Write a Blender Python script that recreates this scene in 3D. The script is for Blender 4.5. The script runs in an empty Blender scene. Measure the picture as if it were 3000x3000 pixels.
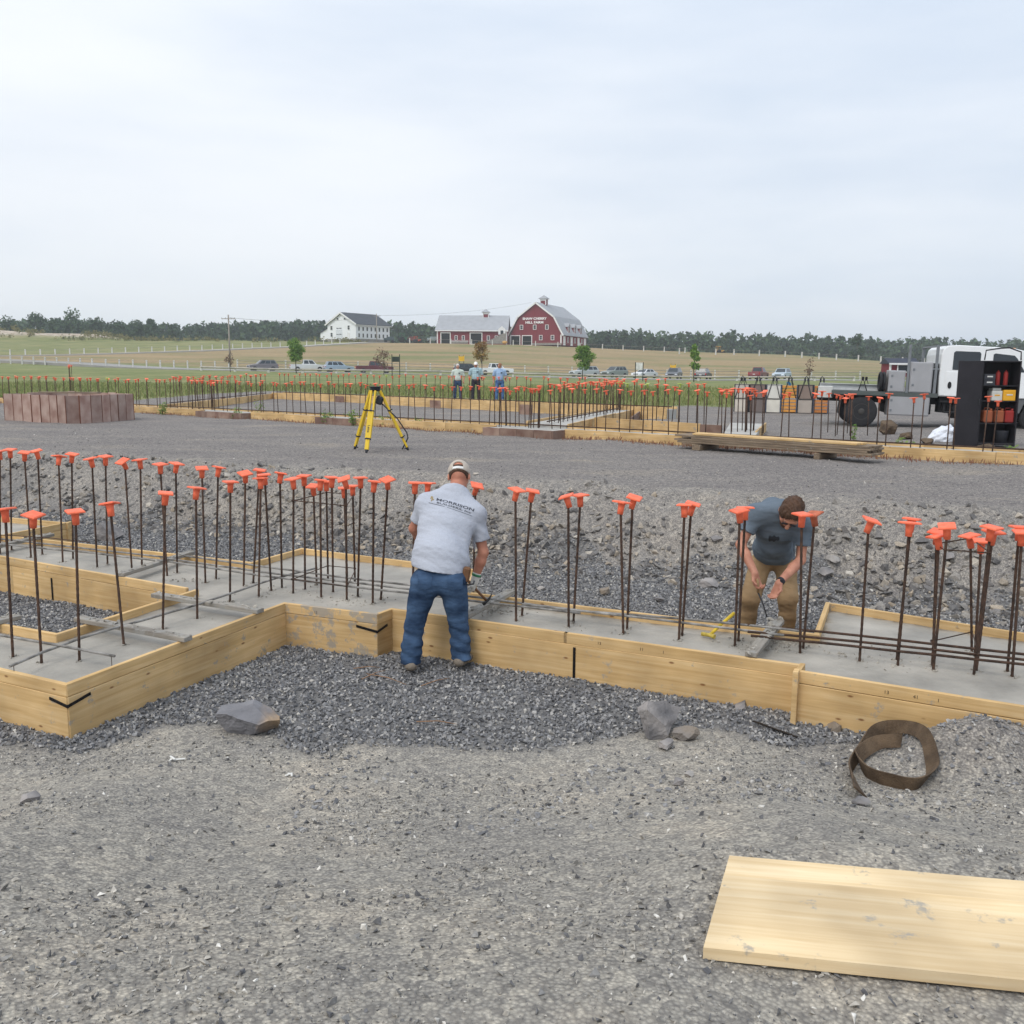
import bpy, bmesh, math, random
import numpy as np
from mathutils import Vector, Matrix
from mathutils.bvhtree import BVHTree

random.seed(7)
RNG = np.random.default_rng(11)
SC = bpy.context.scene
COL = SC.collection
R = math.radians

# ------------------------------------------------------------------ camera
FPX = 2750.0                       # focal length in pixels of a 3000 px frame
CAM_H = 1.7
PITCH, ROLL = R(8.72), R(0.4)
_f = np.array([0, math.cos(PITCH), -math.sin(PITCH)])
_u = np.array([0, math.sin(PITCH), math.cos(PITCH)])
_r = np.array([1.0, 0, 0])
_r2 = _r * math.cos(ROLL) + _u * math.sin(ROLL)
_u2 = _u * math.cos(ROLL) - _r * math.sin(ROLL)
cam_d = bpy.data.cameras.new('camera')
cam_d.sensor_width = 36.0
cam_d.lens = 36.0 * FPX / 3000.0
cam_d.clip_start = 0.05
cam_d.clip_end = 5000
cam = bpy.data.objects.new('camera', cam_d)
COL.objects.link(cam)
cam.matrix_world = Matrix(((_r2[0], _u2[0], -_f[0], 0), (_r2[1], _u2[1], -_f[1], 0),
                           (_r2[2], _u2[2], -_f[2], CAM_H), (0, 0, 0, 1)))
SC.camera = cam

# ------------------------------------------------------------------ sky
SUN_EL, SUN_AZ = R(52), R(215)      # azimuth clockwise from +Y
w = bpy.data.worlds.new('World'); SC.world = w; w.use_nodes = True
nt = w.node_tree; nt.nodes.clear()
N = nt.nodes.new; L = nt.links.new
out = N('ShaderNodeOutputWorld'); bg = N('ShaderNodeBackground'); bg.inputs[1].default_value = 0.115
sky = N('ShaderNodeTexSky'); sky.sky_type = 'NISHITA'; sky.sun_disc = False
sky.sun_elevation = SUN_EL; sky.sun_rotation = SUN_AZ
sky.air_density = 1.0; sky.dust_density = 2.0; sky.ozone_density = 1.0
tc = N('ShaderNodeTexCoord')
mp = N('ShaderNodeMapping'); mp.inputs['Scale'].default_value = (1.0, 1.0, 4.5)
no = N('ShaderNodeTexNoise'); no.inputs['Scale'].default_value = 1.6; no.inputs['Detail'].default_value = 5; no.inputs['Roughness'].default_value = 0.5
cr = N('ShaderNodeValToRGB'); cr.color_ramp.interpolation = 'B_SPLINE'
cr.color_ramp.elements[0].position = 0.30; cr.color_ramp.elements[0].color = (.57, .66, .785, 1)
cr.color_ramp.elements[1].position = 0.64; cr.color_ramp.elements[1].color = (.90, .925, .96, 1)
sep = N('ShaderNodeSeparateXYZ')
# overcast dome: brighter towards the zenith
zr = N('ShaderNodeMapRange'); zr.inputs['From Min'].default_value = 0.0; zr.inputs['From Max'].default_value = 0.75
zr.inputs['To Min'].default_value = 8.9; zr.inputs['To Max'].default_value = 12.0
mul = N('ShaderNodeMix'); mul.data_type = 'RGBA'; mul.blend_type = 'MULTIPLY'; mul.inputs[0].default_value = 1.0
mix = N('ShaderNodeMix'); mix.data_type = 'RGBA'; mix.inputs[0].default_value = 0.90
# thinner, bluer cloud towards the east (right) side of the sky
xr = N('ShaderNodeMapRange'); xr.inputs['From Min'].default_value = -0.5; xr.inputs['From Max'].default_value = 0.6
xr.inputs['To Min'].default_value = 0.12; xr.inputs['To Max'].default_value = -0.22
add = N('ShaderNodeMath'); add.operation = 'ADD'
L(tc.outputs['Generated'], mp.inputs[0]); L(mp.outputs[0], no.inputs['Vector'])
L(tc.outputs['Generated'], sep.inputs[0]); L(sep.outputs[2], zr.inputs[0]); L(sep.outputs[0], xr.inputs[0])
L(no.outputs[0], add.inputs[0]); L(xr.outputs[0], add.inputs[1]); L(add.outputs[0], cr.inputs[0])
L(cr.outputs[0], mul.inputs[6]); L(zr.outputs[0], mul.inputs[7])
L(sky.outputs[0], mix.inputs[6]); L(mul.outputs[2], mix.inputs[7]); L(mix.outputs[2], bg.inputs[0]); L(bg.outputs[0], out.inputs[0])

sun_d = bpy.data.lights.new('sun', 'SUN'); sun_d.energy = 1.4; sun_d.angle = R(25); sun_d.color = (1.0, 0.96, 0.9)
sun = bpy.data.objects.new('sun', sun_d); COL.objects.link(sun)
sd = Vector((math.sin(SUN_AZ) * math.cos(SUN_EL), math.cos(SUN_AZ) * math.cos(SUN_EL), math.sin(SUN_EL)))
sun.rotation_euler = sd.to_track_quat('Z', 'Y').to_euler()

vs = SC.view_settings
vs.view_transform = 'Standard'; vs.look = 'None'; vs.exposure = 0.06; vs.gamma = 1.0; vs.use_curve_mapping = False
SC.cycles.max_bounces = 5; SC.cycles.diffuse_bounces = 3; SC.cycles.glossy_bounces = 2
SC.cycles.transparent_max_bounces = 6
SC.cycles.use_denoising = True

# ------------------------------------------------------------------ photo point -> place in the world
def ray(px, py):
    return _f + _r2 * ((px - 1500) / FPX) - _u2 * ((py - 1500) / FPX)
def W(px, py, z):
    d = ray(px, py); t = (z - CAM_H) / d[2]
    return Vector((d[0] * t, d[1] * t, z))
def WY(px, py, y):
    d = ray(px, py); t = y / d[1]
    return Vector((d[0] * t, y, CAM_H + d[2] * t))

# ------------------------------------------------------------------ numpy noise
_perm = np.random.default_rng(3).random((256, 256)).astype(np.float32)
def vnoise(x, y):
    xi = np.floor(x).astype(np.int64); yi = np.floor(y).astype(np.int64)
    fx = x - xi; fy = y - yi
    fx = fx * fx * (3 - 2 * fx); fy = fy * fy * (3 - 2 * fy)
    g = lambda a, b: _perm[a & 255, b & 255]
    return ((g(xi, yi) * (1 - fx) + g(xi + 1, yi) * fx) * (1 - fy) +
            (g(xi, yi + 1) * (1 - fx) + g(xi + 1, yi + 1) * fx) * fy)
def fbm(x, y, o=4):
    s = 0; a = 0.5
    for i in range(o):
        s = s + a * vnoise(x * 2 ** i + 17.3 * i, y * 2 ** i + 5.1 * i); a *= 0.5
    return s
def sstep(a, b, x):
    t = np.clip((x - a) / (b - a), 0, 1); return t * t * (3 - 2 * t)

# ------------------------------------------------------------------ terrain
Z_FLOOR = -0.80       # crushed stone round the near footing
Z_FORM = -0.42        # top of the near form boards
Z_CONC = -0.49        # wet concrete
DIR = R(-25)
UX, UY = math.cos(DIR), math.sin(DIR)
VX, VY = -UY, UX
def vcoord(x, y): return x * VX + y * VY
_rim_px = [(-900, 2190), (-300, 2170), (0, 2160), (230, 2185), (480, 2120), (640, 2110), (900, 2185), (1400, 2190), (1700, 2165), (1850, 2140),
           (2050, 2110), (2340, 2165), (2600, 2205), (2800, 2170), (3000, 2230), (3600, 2330)]
_rim = np.array([tuple(W(a, b, -0.76))[:2] for a, b in _rim_px])
def rim_y(x): return np.interp(x, _rim[:, 0], _rim[:, 1])
_crest_x = np.array([(p - 1500) * 260 / FPX for p in (-1500, 0, 700, 1500, 2000, 2300, 2600, 3000, 4200)])
_crest_z = np.array([8.6, 8.2, 8.5, 8.0, 6.4, 5.8, 4.2, 3.2, 2.0])
_bank0 = float(vcoord(*W(2000, 1690, Z_FLOOR)[:2]))
def H0(x, y):
    x = np.asarray(x, float); y = np.asarray(y, float)
    # far land
    base = np.interp(x, [-90, -42, -3, 28, 90], [1.5, 1.1, .55, .08, .0])
    far = 0.10 * sstep(32, 48, y) + base * sstep(60, 140, y)
    crest = np.interp(x, _crest_x, _crest_z)
    s = np.clip((y - 158) / 102, 0, 1) ** 1.1
    far = far + (crest - 0.1 - base) * s
    far = far + np.where(y > 262, -0.012 * (y - 262), 0) * (x > -60) + np.where(y > 262, 0.008 * np.minimum(y - 262, 120), 0) * (x <= -60)
    far = np.where(y > 420, np.maximum(far, -2), far)
    # excavation
    v = vcoord(x, y)
    wob = (fbm(x * 0.5 + 9, y * 0.5, 3) - 0.45) * 0.9
    k = sstep(-5, 4, x)
    b0 = _bank0 + wob * 0.8 + (1 - k) * 0.25
    bank = sstep(b0 - 0.25, b0 + 1.25 + 0.5 * k, v)
    ry = rim_y(x)
    front = 1 - sstep(ry - 3.9, ry + 0.12, y) ** 0.85
    front = np.maximum(front, 0)
    hole = Z_FLOOR * (1 - np.maximum(bank, front))
    return far + np.where(y < 30, hole, 0)
_mound = W(2880, 2200, -0.7)
def H(x, y):
    x = np.asarray(x, float); y = np.asarray(y, float)
    z = H0(x, y)
    v = vcoord(x, y)
    rough = np.where(y < 22, 1, 0.3)
    z = z + (fbm(x * 0.9, y * 0.9, 4) - 0.47) * np.where(y < 7.5, .032, .10) * np.where(y < 60, 1, 0.5)
    near = np.where(y < 20, 1, 0)
    z = z + (fbm(x * 6, y * 6, 3) - 0.45) * np.where(y < 7, .02, .03) * near
    # levelled spot under the planks
    fl_ = (1 - sstep(.9, 1.5, np.abs(x - 1.75))) * (1 - sstep(.45, .8, np.abs(y - 2.75)))
    z = z * (1 - fl_) - .06 * fl_
    # rubble lumps on the bank
    bk = sstep(_bank0 - 0.2, _bank0 + 0.5, v) * (1 - sstep(_bank0 + 1.6, _bank0 + 2.6, v)) * near
    z = z + bk * (fbm(x * 2.6 + 4, y * 2.6, 4) - 0.45) * 0.28
    z = z + 0.30 * np.exp(-(((x - _mound.x) / 0.55) ** 2 + ((y - _mound.y) / 0.32) ** 2))
    # land far off undulates
    z = z + np.where(y > 60, (fbm(x * 0.02, y * 0.03, 3) - 0.45) * 1.2 * sstep(60, 200, y), 0)
    # dug earth heaps on the left hilltop
    for hx, hy, hr, hh in ((-140, 262, 13, 3.2), (-118, 266, 9, 2.0), (-160, 270, 14, 3.0)):
        z = z + hh * np.exp(-(((x - hx) / hr) ** 2 + ((y - hy) / 7.0) ** 2)) * (0.7 + 0.6 * fbm(x * .2, y * .2, 3))
    return z
def hz(x, y): return float(H(np.array([x]), np.array([y]))[0])
_YS = np.concatenate([np.linspace(1.5, 30, 900), np.linspace(30, 150, 900)[1:], np.linspace(150, 700, 900)[1:]])
def G(px, py):
    """first ground point along the ray of a photo pixel"""
    d = ray(px, py); t = _YS / d[1]
    xs = d[0] * t; zs = CAM_H + d[2] * t; g = H(xs, _YS)
    i = np.argmax(zs < g)
    if zs[i] >= g[i]: i = len(_YS) - 1
    return Vector((float(xs[i]), float(_YS[i]), float(g[i])))

# ------------------------------------------------------------------ object helpers
def tag(o, label=None, cat=None, group=None, kind=None):
    if label: o['label'] = label
    if cat: o['category'] = cat
    if group: o['group'] = group
    if kind: o['kind'] = kind
    return o
def empty(name, loc=(0, 0, 0), rz=0.0, label=None, cat=None, group=None):
    o = bpy.data.objects.new(name, None); COL.objects.link(o)
    o.location = loc; o.rotation_euler = (0, 0, rz); o.empty_display_size = 0.1
    return tag(o, label, cat, group)
def link(name, me, parent=None, mat=None, loc=None, mtx=None):
    o = bpy.data.objects.new(name, me); COL.objects.link(o)
    if mat is not None and not me.materials: me.materials.append(mat)
    if parent is not None: o.parent = parent
    if mtx is not None: o.matrix_local = mtx
    elif loc is not None: o.location = loc
    return o
def mesh_np(name, verts, faces, smooth=False):
    """verts (n,3), faces (m,k) arrays"""
    me = bpy.data.meshes.new(name)
    verts = np.asarray(verts, np.float32); faces = np.asarray(faces, np.int32)
    n, m, k = len(verts), len(faces), faces.shape[1]
    me.vertices.add(n); me.vertices.foreach_set('co', verts.ravel())
    me.loops.add(m * k); me.loops.foreach_set('vertex_index', faces.ravel())
    me.polygons.add(m)
    me.polygons.foreach_set('loop_start', np.arange(0, m * k, k, dtype=np.int32))
    me.polygons.foreach_set('loop_total', np.full(m, k, np.int32))
    me.polygons.foreach_set('use_smooth', np.full(m, smooth, bool))
    me.update(calc_edges=True)
    return me
def attr(me, name, vals, dom='POINT'):
    a = me.attributes.new(name, 'FLOAT', dom); a.data.foreach_set('value', np.asarray(vals, np.float32))

class MB:
    """collects shapes into one mesh"""
    def __init__(s): s.v = []; s.f = []; s.sm = []
    def add(s, vs_, fs, sm=False):
        n = len(s.v); s.v += [tuple(v) for v in vs_]; s.f += [tuple(i + n for i in f) for f in fs]; s.sm += [sm] * len(fs)
        return s
    def box(s, c, size, M=None, taper=1.0):
        x, y, z = [k / 2 for k in size]; vs_ = []
        for sz, t in ((-1, 1), (1, taper)):
            for sx, sy in ((-1, -1), (1, -1), (1, 1), (-1, 1)):
                p = Vector((sx * x * t, sy * y * t, sz * z))
                if M is not None: p = M @ p
                vs_.append(p + Vector(c))
        return s.add(vs_, [(3, 2, 1, 0), (4, 5, 6, 7), (0, 1, 5, 4), (1, 2, 6, 5), (2, 3, 7, 6), (3, 0, 4, 7)])
    def cbox(s, c, size, b=0.01, M=None):
        """box with chamfered edges"""
        bm = bmesh.new(); bmesh.ops.create_cube(bm, size=1)
        for v in bm.verts: v.co = Vector((v.co.x * size[0], v.co.y * size[1], v.co.z * size[2]))
        bmesh.ops.bevel(bm, geom=bm.edges[:], offset=b, segments=1, affect='EDGES')
        bm.verts.index_update()
        vs_ = [((M @ v.co) if M is not None else v.co) + Vector(c) for v in bm.verts]
        fs = [[v.index for v in f.verts] for f in bm.faces]; bm.free()
        return s.add(vs_, fs)
    def tube(s, pts, r, n=8, cap=True, sm=True):
        pts = [Vector(p) for p in pts]; k = len(pts)
        rs = r if hasattr(r, '__len__') else [r] * k
        vs_ = []; prev = None
        for i, p in enumerate(pts):
            t = (pts[min(i + 1, k - 1)] - pts[max(i - 1, 0)])
            t = t.normalized() if t.length > 1e-9 else Vector((0, 0, 1))
            if prev is None:
                a = t.orthogonal().normalized()
            else:
                a = prev - t * prev.dot(t); a = a.normalized() if a.length > 1e-6 else t.orthogonal().normalized()
            prev = a; b = t.cross(a)
            for j in range(n):
                q = 2 * math.pi * j / n
                vs_.append(p + (a * math.cos(q) + b * math.sin(q)) * rs[i])
        fs = [(i * n + j, i * n + (j + 1) % n, (i + 1) * n + (j + 1) % n, (i + 1) * n + j) for i in range(k - 1) for j in range(n)]
        s.add(vs_, fs, sm)
        if cap:
            m = len(s.v) - len(vs_)
            s.f.append(tuple(m + j for j in range(n))[::-1]); s.sm.append(False)
            s.f.append(tuple(m + (k - 1) * n + j for j in range(n))); s.sm.append(False)
        return s
    def lathe(s, prof, c=(0, 0, 0), n=16, M=None, sm=True):
        """profile (r, z) turned about z"""
        vs_ = []
        for r_, z_ in prof:
            for j in range(n):
                q = 2 * math.pi * j / n; p = Vector((r_ * math.cos(q), r_ * math.sin(q), z_))
                if M is not None: p = M @ p
                vs_.append(p + Vector(c))
        k = len(prof)
        fs = [(i * n + j, i * n + (j + 1) % n, (i + 1) * n + (j + 1) % n, (i + 1) * n + j) for i in range(k - 1) for j in range(n)]
        m = len(s.v); s.add(vs_, fs, sm)
        s.f.append(tuple(m + j for j in range(n))[::-1]); s.sm.append(False)
        s.f.append(tuple(m + (k - 1) * n + j for j in range(n))); s.sm.append(False)
        return s
    def prism(s, poly, d0, d1, axis='y', scale1=None):
        """polygon (a, b) extruded along axis from d0 to d1"""
        def P(a, b, d): return {'y': (a, d, b), 'x': (d, a, b), 'z': (a, b, d)}[axis]
        k = len(poly); p1 = scale1 or poly
        vs_ = [P(a, b, d0) for a, b in poly] + [P(a, b, d1) for a, b in p1]
        fs = [tuple(range(k)), tuple(range(2 * k - 1, k - 1, -1))] + [(i, i + k, (i + 1) % k + k, (i + 1) % k) for i in range(k)]
        return s.add(vs_, fs)
    def build(s, name, mat=None, parent=None, loc=None, mtx=None, fix=True):
        me = bpy.data.meshes.new(name); me.from_pydata(s.v, [], s.f)
        me.polygons.foreach_set('use_smooth', s.sm)
        if fix:
            bm = bmesh.new(); bm.from_mesh(me); bmesh.ops.recalc_face_normals(bm, faces=bm.faces); bm.to_mesh(me); bm.free()
        me.update()
        return link(name, me, parent, mat, loc, mtx)
def frame(a, b, up=Vector((0, 0, 1))):
    """matrix whose x runs from a to b, origin at a"""
    a = Vector(a); b = Vector(b); x = (b - a).normalized(); y = up.cross(x).normalized(); z = x.cross(y)
    return Matrix(((x.x, y.x, z.x, a.x), (x.y, y.y, z.y, a.y), (x.z, y.z, z.z, a.z), (0, 0, 0, 1)))

# ------------------------------------------------------------------ materials
def srgb(r, g, b):
    f = lambda c: (c / 255 / 12.92) if c / 255 <= 0.04045 else ((c / 255 + 0.055) / 1.055) ** 2.4
    return (f(r), f(g), f(b), 1)
def mul4(c, k): return (min(c[0] * k, 1), min(c[1] * k, 1), min(c[2] * k, 1), 1)
MATS = {}
def M_(name, c, rough=0.8, var=0.15, scale=4.0, bump=0.0, bscale=40.0, metal=0.0, spec=0.3, c2=None, stretch=None, rand=0.0, detail=4, coords='Object', dist=0.02):
    """noise-mottled surface"""
    if name in MATS: return MATS[name]
    m = bpy.data.materials.new(name); m.use_nodes = True; t = m.node_tree; b = t.nodes['Principled BSDF']
    N = t.nodes.new; L = t.links.new
    b.inputs['Roughness'].default_value = rough; b.inputs['Metallic'].default_value = metal
    b.inputs['Specular IOR Level'].default_value = spec
    tc = N('ShaderNodeTexCoord'); mp = N('ShaderNodeMapping')
    if stretch: mp.inputs['Scale'].default_value = stretch
    oi = N('ShaderNodeObjectInfo')
    L(tc.outputs[coords], mp.inputs[0])
    if coords == 'Object':
        cx = N('ShaderNodeCombineXYZ'); ml = N('ShaderNodeMath'); ml.operation = 'MULTIPLY'; ml.inputs[1].default_value = 37.0
        L(oi.outputs['Random'], ml.inputs[0])
        for i in range(3): L(ml.outputs[0], cx.inputs[i])
        L(cx.outputs[0], mp.inputs['Location'])
    n = N('ShaderNodeTexNoise'); n.inputs['Scale'].default_value = scale; n.inputs['Detail'].default_value = detail
    L(mp.outputs[0], n.inputs['Vector'])
    rp = N('ShaderNodeValToRGB'); rp.color_ramp.elements[0].position = 0.3; rp.color_ramp.elements[1].position = 0.7
    rp.color_ramp.elements[0].color = mul4(c, 1 - var); rp.color_ramp.elements[1].color = c2 or mul4(c, 1 + var)
    L(n.outputs[0], rp.inputs[0]); col = rp.outputs[0]
    if rand > 0:
        hs = N('ShaderNodeHueSaturation'); mr = N('ShaderNodeMapRange'); mr.inputs['To Min'].default_value = 1 - rand; mr.inputs['To Max'].default_value = 1 + rand
        L(oi.outputs['Random'], mr.inputs[0]); L(mr.outputs[0], hs.inputs['Value']); L(col, hs.inputs['Color']); col = hs.outputs[0]
    L(col, b.inputs['Base Color'])
    if bump > 0:
        n2 = N('ShaderNodeTexNoise'); n2.inputs['Scale'].default_value = bscale; n2.inputs['Detail'].default_value = 4
        L(mp.outputs[0], n2.inputs['Vector'])
        bp = N('ShaderNodeBump'); bp.inputs['Strength'].default_value = bump; bp.inputs['Distance'].default_value = dist
        L(n2.outputs[0], bp.inputs['Height']); L(bp.outputs[0], b.inputs['Normal'])
    MATS[name] = m
    return m
# ================================================================== GROUND
def axis_pts(segs):
    o = []
    for a, b, n in segs: o += list(np.linspace(a, b, n, endpoint=False))
    return np.array(o + [segs[-1][1]])
gx = axis_pts([(-1500, -400, 8), (-400, -120, 24), (-120, -25, 36), (-25, -9, 40), (-9, 9, 310), (9, 25, 40), (25, 120, 36), (120, 400, 24), (400, 1500, 8)])
gy = axis_pts([(-40, 0, 8), (0, 2, 12), (2, 16, 270), (16, 45, 70), (45, 150, 60), (150, 300, 70), (300, 480, 24), (480, 2500, 10)])
GX, GY = np.meshgrid(gx, gy)
GZ = H(GX, GY)
nx_, ny_ = len(gx), len(gy)
ii = np.arange(nx_ * ny_).reshape(ny_, nx_)
faces = np.stack([ii[:-1, :-1], ii[:-1, 1:], ii[1:, 1:], ii[1:, :-1]], -1).reshape(-1, 4)
gme = mesh_np('ground', np.stack([GX, GY, GZ], -1).reshape(-1, 3), faces, True)
_gb = np.array([tuple(W(a, b, 0.0))[:2] for a, b in [(-1500, 1190), (0, 1183), (390, 1180), (430, 1166), (800, 1151), (1200, 1169), (1700, 1192), (1880, 1196), (2200, 1196), (2290, 1172), (2500, 1140), (3300, 1130)]])
def grass_y(x): return np.interp(x, _gb[:, 0], _gb[:, 1])
def m_stone(x, y):
    v = vcoord(x, y); n = (fbm(x * 2.2, y * 2.2, 4) - 0.47)
    a = sstep(rim_y(x) - 0.12, rim_y(x) + 0.24, y + n * 0.6)
    b = 1 - sstep(_bank0 + 0.0, _bank0 + 0.45, v + n * 1.6)
    return a * b
def m_grass(x, y): return sstep(-0.4, 0.6, (y - grass_y(x)) + (fbm(x * .5, y * .5, 3) - .47) * 4 * np.clip((y - 20) / 40, 0, 1))
_up = [G(a, b) for a, b in [(0, 1042), (300, 1036), (600, 1027), (800, 1018), (1000, 1007)]]
def m_meadow(x, y):
    n = (fbm(x * 0.03, y * 0.06, 3) - 0.47)
    a = sstep(160, 172, y + n * 30)
    up_y = np.interp(x, [p.x for p in _up], [p.y for p in _up])
    g = sstep(-3, 6, y - up_y + n * 10) * (1 - sstep(_up[-1].x, _up[-1].x + 10, x))
    return a * (1 - 0.85 * g)
xf, yf = GX.ravel(), GY.ravel()
attr(gme, 'stone', m_stone(xf, yf)); attr(gme, 'grass', m_grass(xf, yf)); attr(gme, 'meadow', m_meadow(xf, yf))
_fd = 1 - sstep(7.5, 11, yf)
_fd = _fd * (1 - .8 * np.exp(-(((xf - _mound.x) / .7) ** 2 + ((yf - _mound.y) / .45) ** 2)))
_vv = vcoord(xf, yf)
_bank = sstep(_bank0 - .1, _bank0 + .3, _vv) * (1 - sstep(_bank0 + 1.8, _bank0 + 2.6, _vv)) * (yf < 22)
attr(gme, 'dirt', np.maximum(_fd, 0.40 * _bank))
_earth = np.zeros_like(xf)
for hx, hy, hr in ((-140, 262, 14), (-118, 266, 10), (-160, 270, 12)):
    _earth = np.maximum(_earth, np.exp(-(((xf - hx) / hr) ** 2 + ((yf - hy) / 6.0) ** 2)))
attr(gme, 'earth', sstep(0.25, 0.6, _earth * (0.6 + 0.8 * fbm(xf * .3, yf * .3, 3))))

def ground_mat():
    m = bpy.data.materials.new('site_ground'); m.use_nodes = True; t = m.node_tree; b = t.nodes['Principled BSDF']
    N = t.nodes.new; L = t.links.new
    b.inputs['Roughness'].default_value = 0.95; b.inputs['Specular IOR Level'].default_value = 0.15
    geo = N('ShaderNodeNewGeometry'); pos = geo.outputs['Position']
    def noise(scale, detail=5, rough=0.55, stretch=None):
        n = N('ShaderNodeTexNoise'); n.inputs['Scale'].default_value = scale; n.inputs['Detail'].default_value = detail; n.inputs['Roughness'].default_value = rough
        if stretch:
            mp = N('ShaderNodeMapping'); mp.inputs['Scale'].default_value = stretch; L(pos, mp.inputs[0]); L(mp.outputs[0], n.inputs['Vector'])
        else: L(pos, n.inputs['Vector'])
        return n.outputs[0]
    def ramp(f, stops):
        r = N('ShaderNodeValToRGB'); e = r.color_ramp.elements
        while len(e) < len(stops): e.new(0.5)
        for q, (p_, c) in zip(e, stops): q.position = p_; q.color = c
        L(f, r.inputs[0]); return r.outputs[0]
    def mixc(f, a, c, blend='MIX'):
        x = N('ShaderNodeMix'); x.data_type = 'RGBA'; x.blend_type = blend
        if isinstance(f, float): x.inputs[0].default_value = f
        else: L(f, x.inputs[0])
        L(a, x.inputs[6]); L(c, x.inputs[7]); return x.outputs[2]
    def at(name):
        a = N('ShaderNodeAttribute'); a.attribute_name = name; return a.outputs['Fac']
    # compacted stone-dust lot
    lot = ramp(noise(0.9, 6, 0.6, (0.35, 1, 1)), [(0.3, srgb(138, 132, 128)), (0.55, srgb(150, 144, 138)), (0.75, srgb(170, 160, 146))])
    sp = N('ShaderNodeTexVoronoi'); sp.inputs['Scale'].default_value = 62; L(pos, sp.inputs['Vector'])
    spc = ramp(sp.outputs['Distance'], [(0.0, (1.35, 1.35, 1.36, 1)), (0.3, (1.0, 1.0, 1.0, 1)), (0.7, (0.55, 0.55, 0.57, 1))])
    sp2 = N('ShaderNodeTexVoronoi'); sp2.inputs['Scale'].default_value = 30; L(pos, sp2.inputs['Vector'])
    cell = ramp(sp2.outputs['Color'], [(0.2, (0.66, 0.67, 0.70, 1)), (0.6, (1.0, 1.0, 1.0, 1)), (0.9, (1.4, 1.38, 1.33, 1))])
    lot = mixc(1.0, lot, spc, 'MULTIPLY'); lot = mixc(0.8, lot, cell, 'MULTIPLY')
    dirt = ramp(noise(1.3, 7, 0.62), [(0.3, srgb(160, 155, 147)), (0.5, srgb(174, 168, 157)), (0.72, srgb(194, 184, 168))])
    dirt = mixc(0.8, dirt, spc, 'MULTIPLY'); dirt = mixc(0.7, dirt, cell, 'MULTIPLY')
    stone = ramp(noise(30, 3), [(0.3, srgb(96, 95, 95)), (0.7, srgb(132, 130, 128))])
    grass = ramp(noise(0.35, 6, 0.6, (0.5, 1.2, 1)), [(0.3, srgb(98, 110, 66)), (0.5, srgb(122, 128, 82)), (0.7, srgb(150, 144, 104))])
    grass = mixc(0.55, grass, ramp(noise(9, 4), [(0.3, (0.6, 0.6, 0.6, 1)), (0.7, (1.3, 1.3, 1.25, 1))]), 'MULTIPLY')
    mea = ramp(noise(0.055, 7, 0.62, (0.45, 1.6, 1)), [(0.38, srgb(122, 122, 82)), (0.5, srgb(148, 130, 98)), (0.72, srgb(166, 142, 110))])
    mea = mixc(0.5, mea, ramp(noise(1.1, 5), [(0.3, (0.72, 0.74, 0.7, 1)), (0.7, (1.2, 1.18, 1.15, 1))]), 'MULTIPLY')
    earth = ramp(noise(0.6, 5), [(0.3, srgb(150, 130, 112)), (0.7, srgb(205, 195, 180))])
    c = mixc(at('dirt'), lot, dirt); c = mixc(at('stone'), c, stone); c = mixc(at('grass'), c, grass); c = mixc(at('meadow'), c, mea); c = mixc(at('earth'), c, earth)
    L(c, b.inputs['Base Color'])
    n1 = noise(48, 6, 0.75)
    bp = N('ShaderNodeBump'); bp.inputs['Strength'].default_value = 0.7; bp.inputs['Distance'].default_value = 0.016; L(n1, bp.inputs['Height'])
    bp2 = N('ShaderNodeBump'); bp2.inputs['Strength'].default_value = 0.55; bp2.inputs['Distance'].default_value = 0.012; L(sp.outputs['Distance'], bp2.inputs['Height']); L(bp.outputs[0], bp2.inputs['Normal'])
    L(bp2.outputs[0], b.inputs['Normal'])
    return m
gob = link('ground', gme, None, ground_mat()); tag(gob, kind='structure')

# ------------------------------------------------------------------ loose stones
def _hull(seed, npt=11):
    rg = np.random.default_rng(seed); bm = bmesh.new()
    for p in rg.normal(size=(npt, 3)):
        p = p / np.linalg.norm(p) * rg.uniform(0.75, 1.1); bm.verts.new(p)
    r = bmesh.ops.convex_hull(bm, input=bm.verts); bmesh.ops.triangulate(bm, faces=bm.faces)
    lv = [v for v in bm.verts if not v.link_faces]
    bmesh.ops.delete(bm, geom=lv, context='VERTS'); bm.verts.index_update()
    v = np.array([q.co[:] for q in bm.verts]); f = np.array([[q.index for q in fc.verts] for fc in bm.faces]); bm.free()
    return v, f
HULLS = [_hull(100 + i, 10) for i in range(14)]
HULLS_S = [_hull(300 + i, 7) for i in range(16)]
HULLS_T = [_hull(500 + i, 6) for i in range(12)]
def rot_rand(n, tilt=3.14):
    q = RNG.normal(size=(n, 4)); 
    if tilt < 1: q[:, 1:3] *= tilt
    q /= np.linalg.norm(q, axis=1)[:, None]; w_, x, y, z = q.T
    return np.stack([1 - 2 * (y * y + z * z), 2 * (x * y - z * w_), 2 * (x * z + y * w_), 2 * (x * y + z * w_), 1 - 2 * (x * x + z * z), 2 * (y * z - x * w_),
                     2 * (x * z - y * w_), 2 * (y * z + x * w_), 1 - 2 * (x * x + y * y)], -1).reshape(-1, 3, 3)
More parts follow.
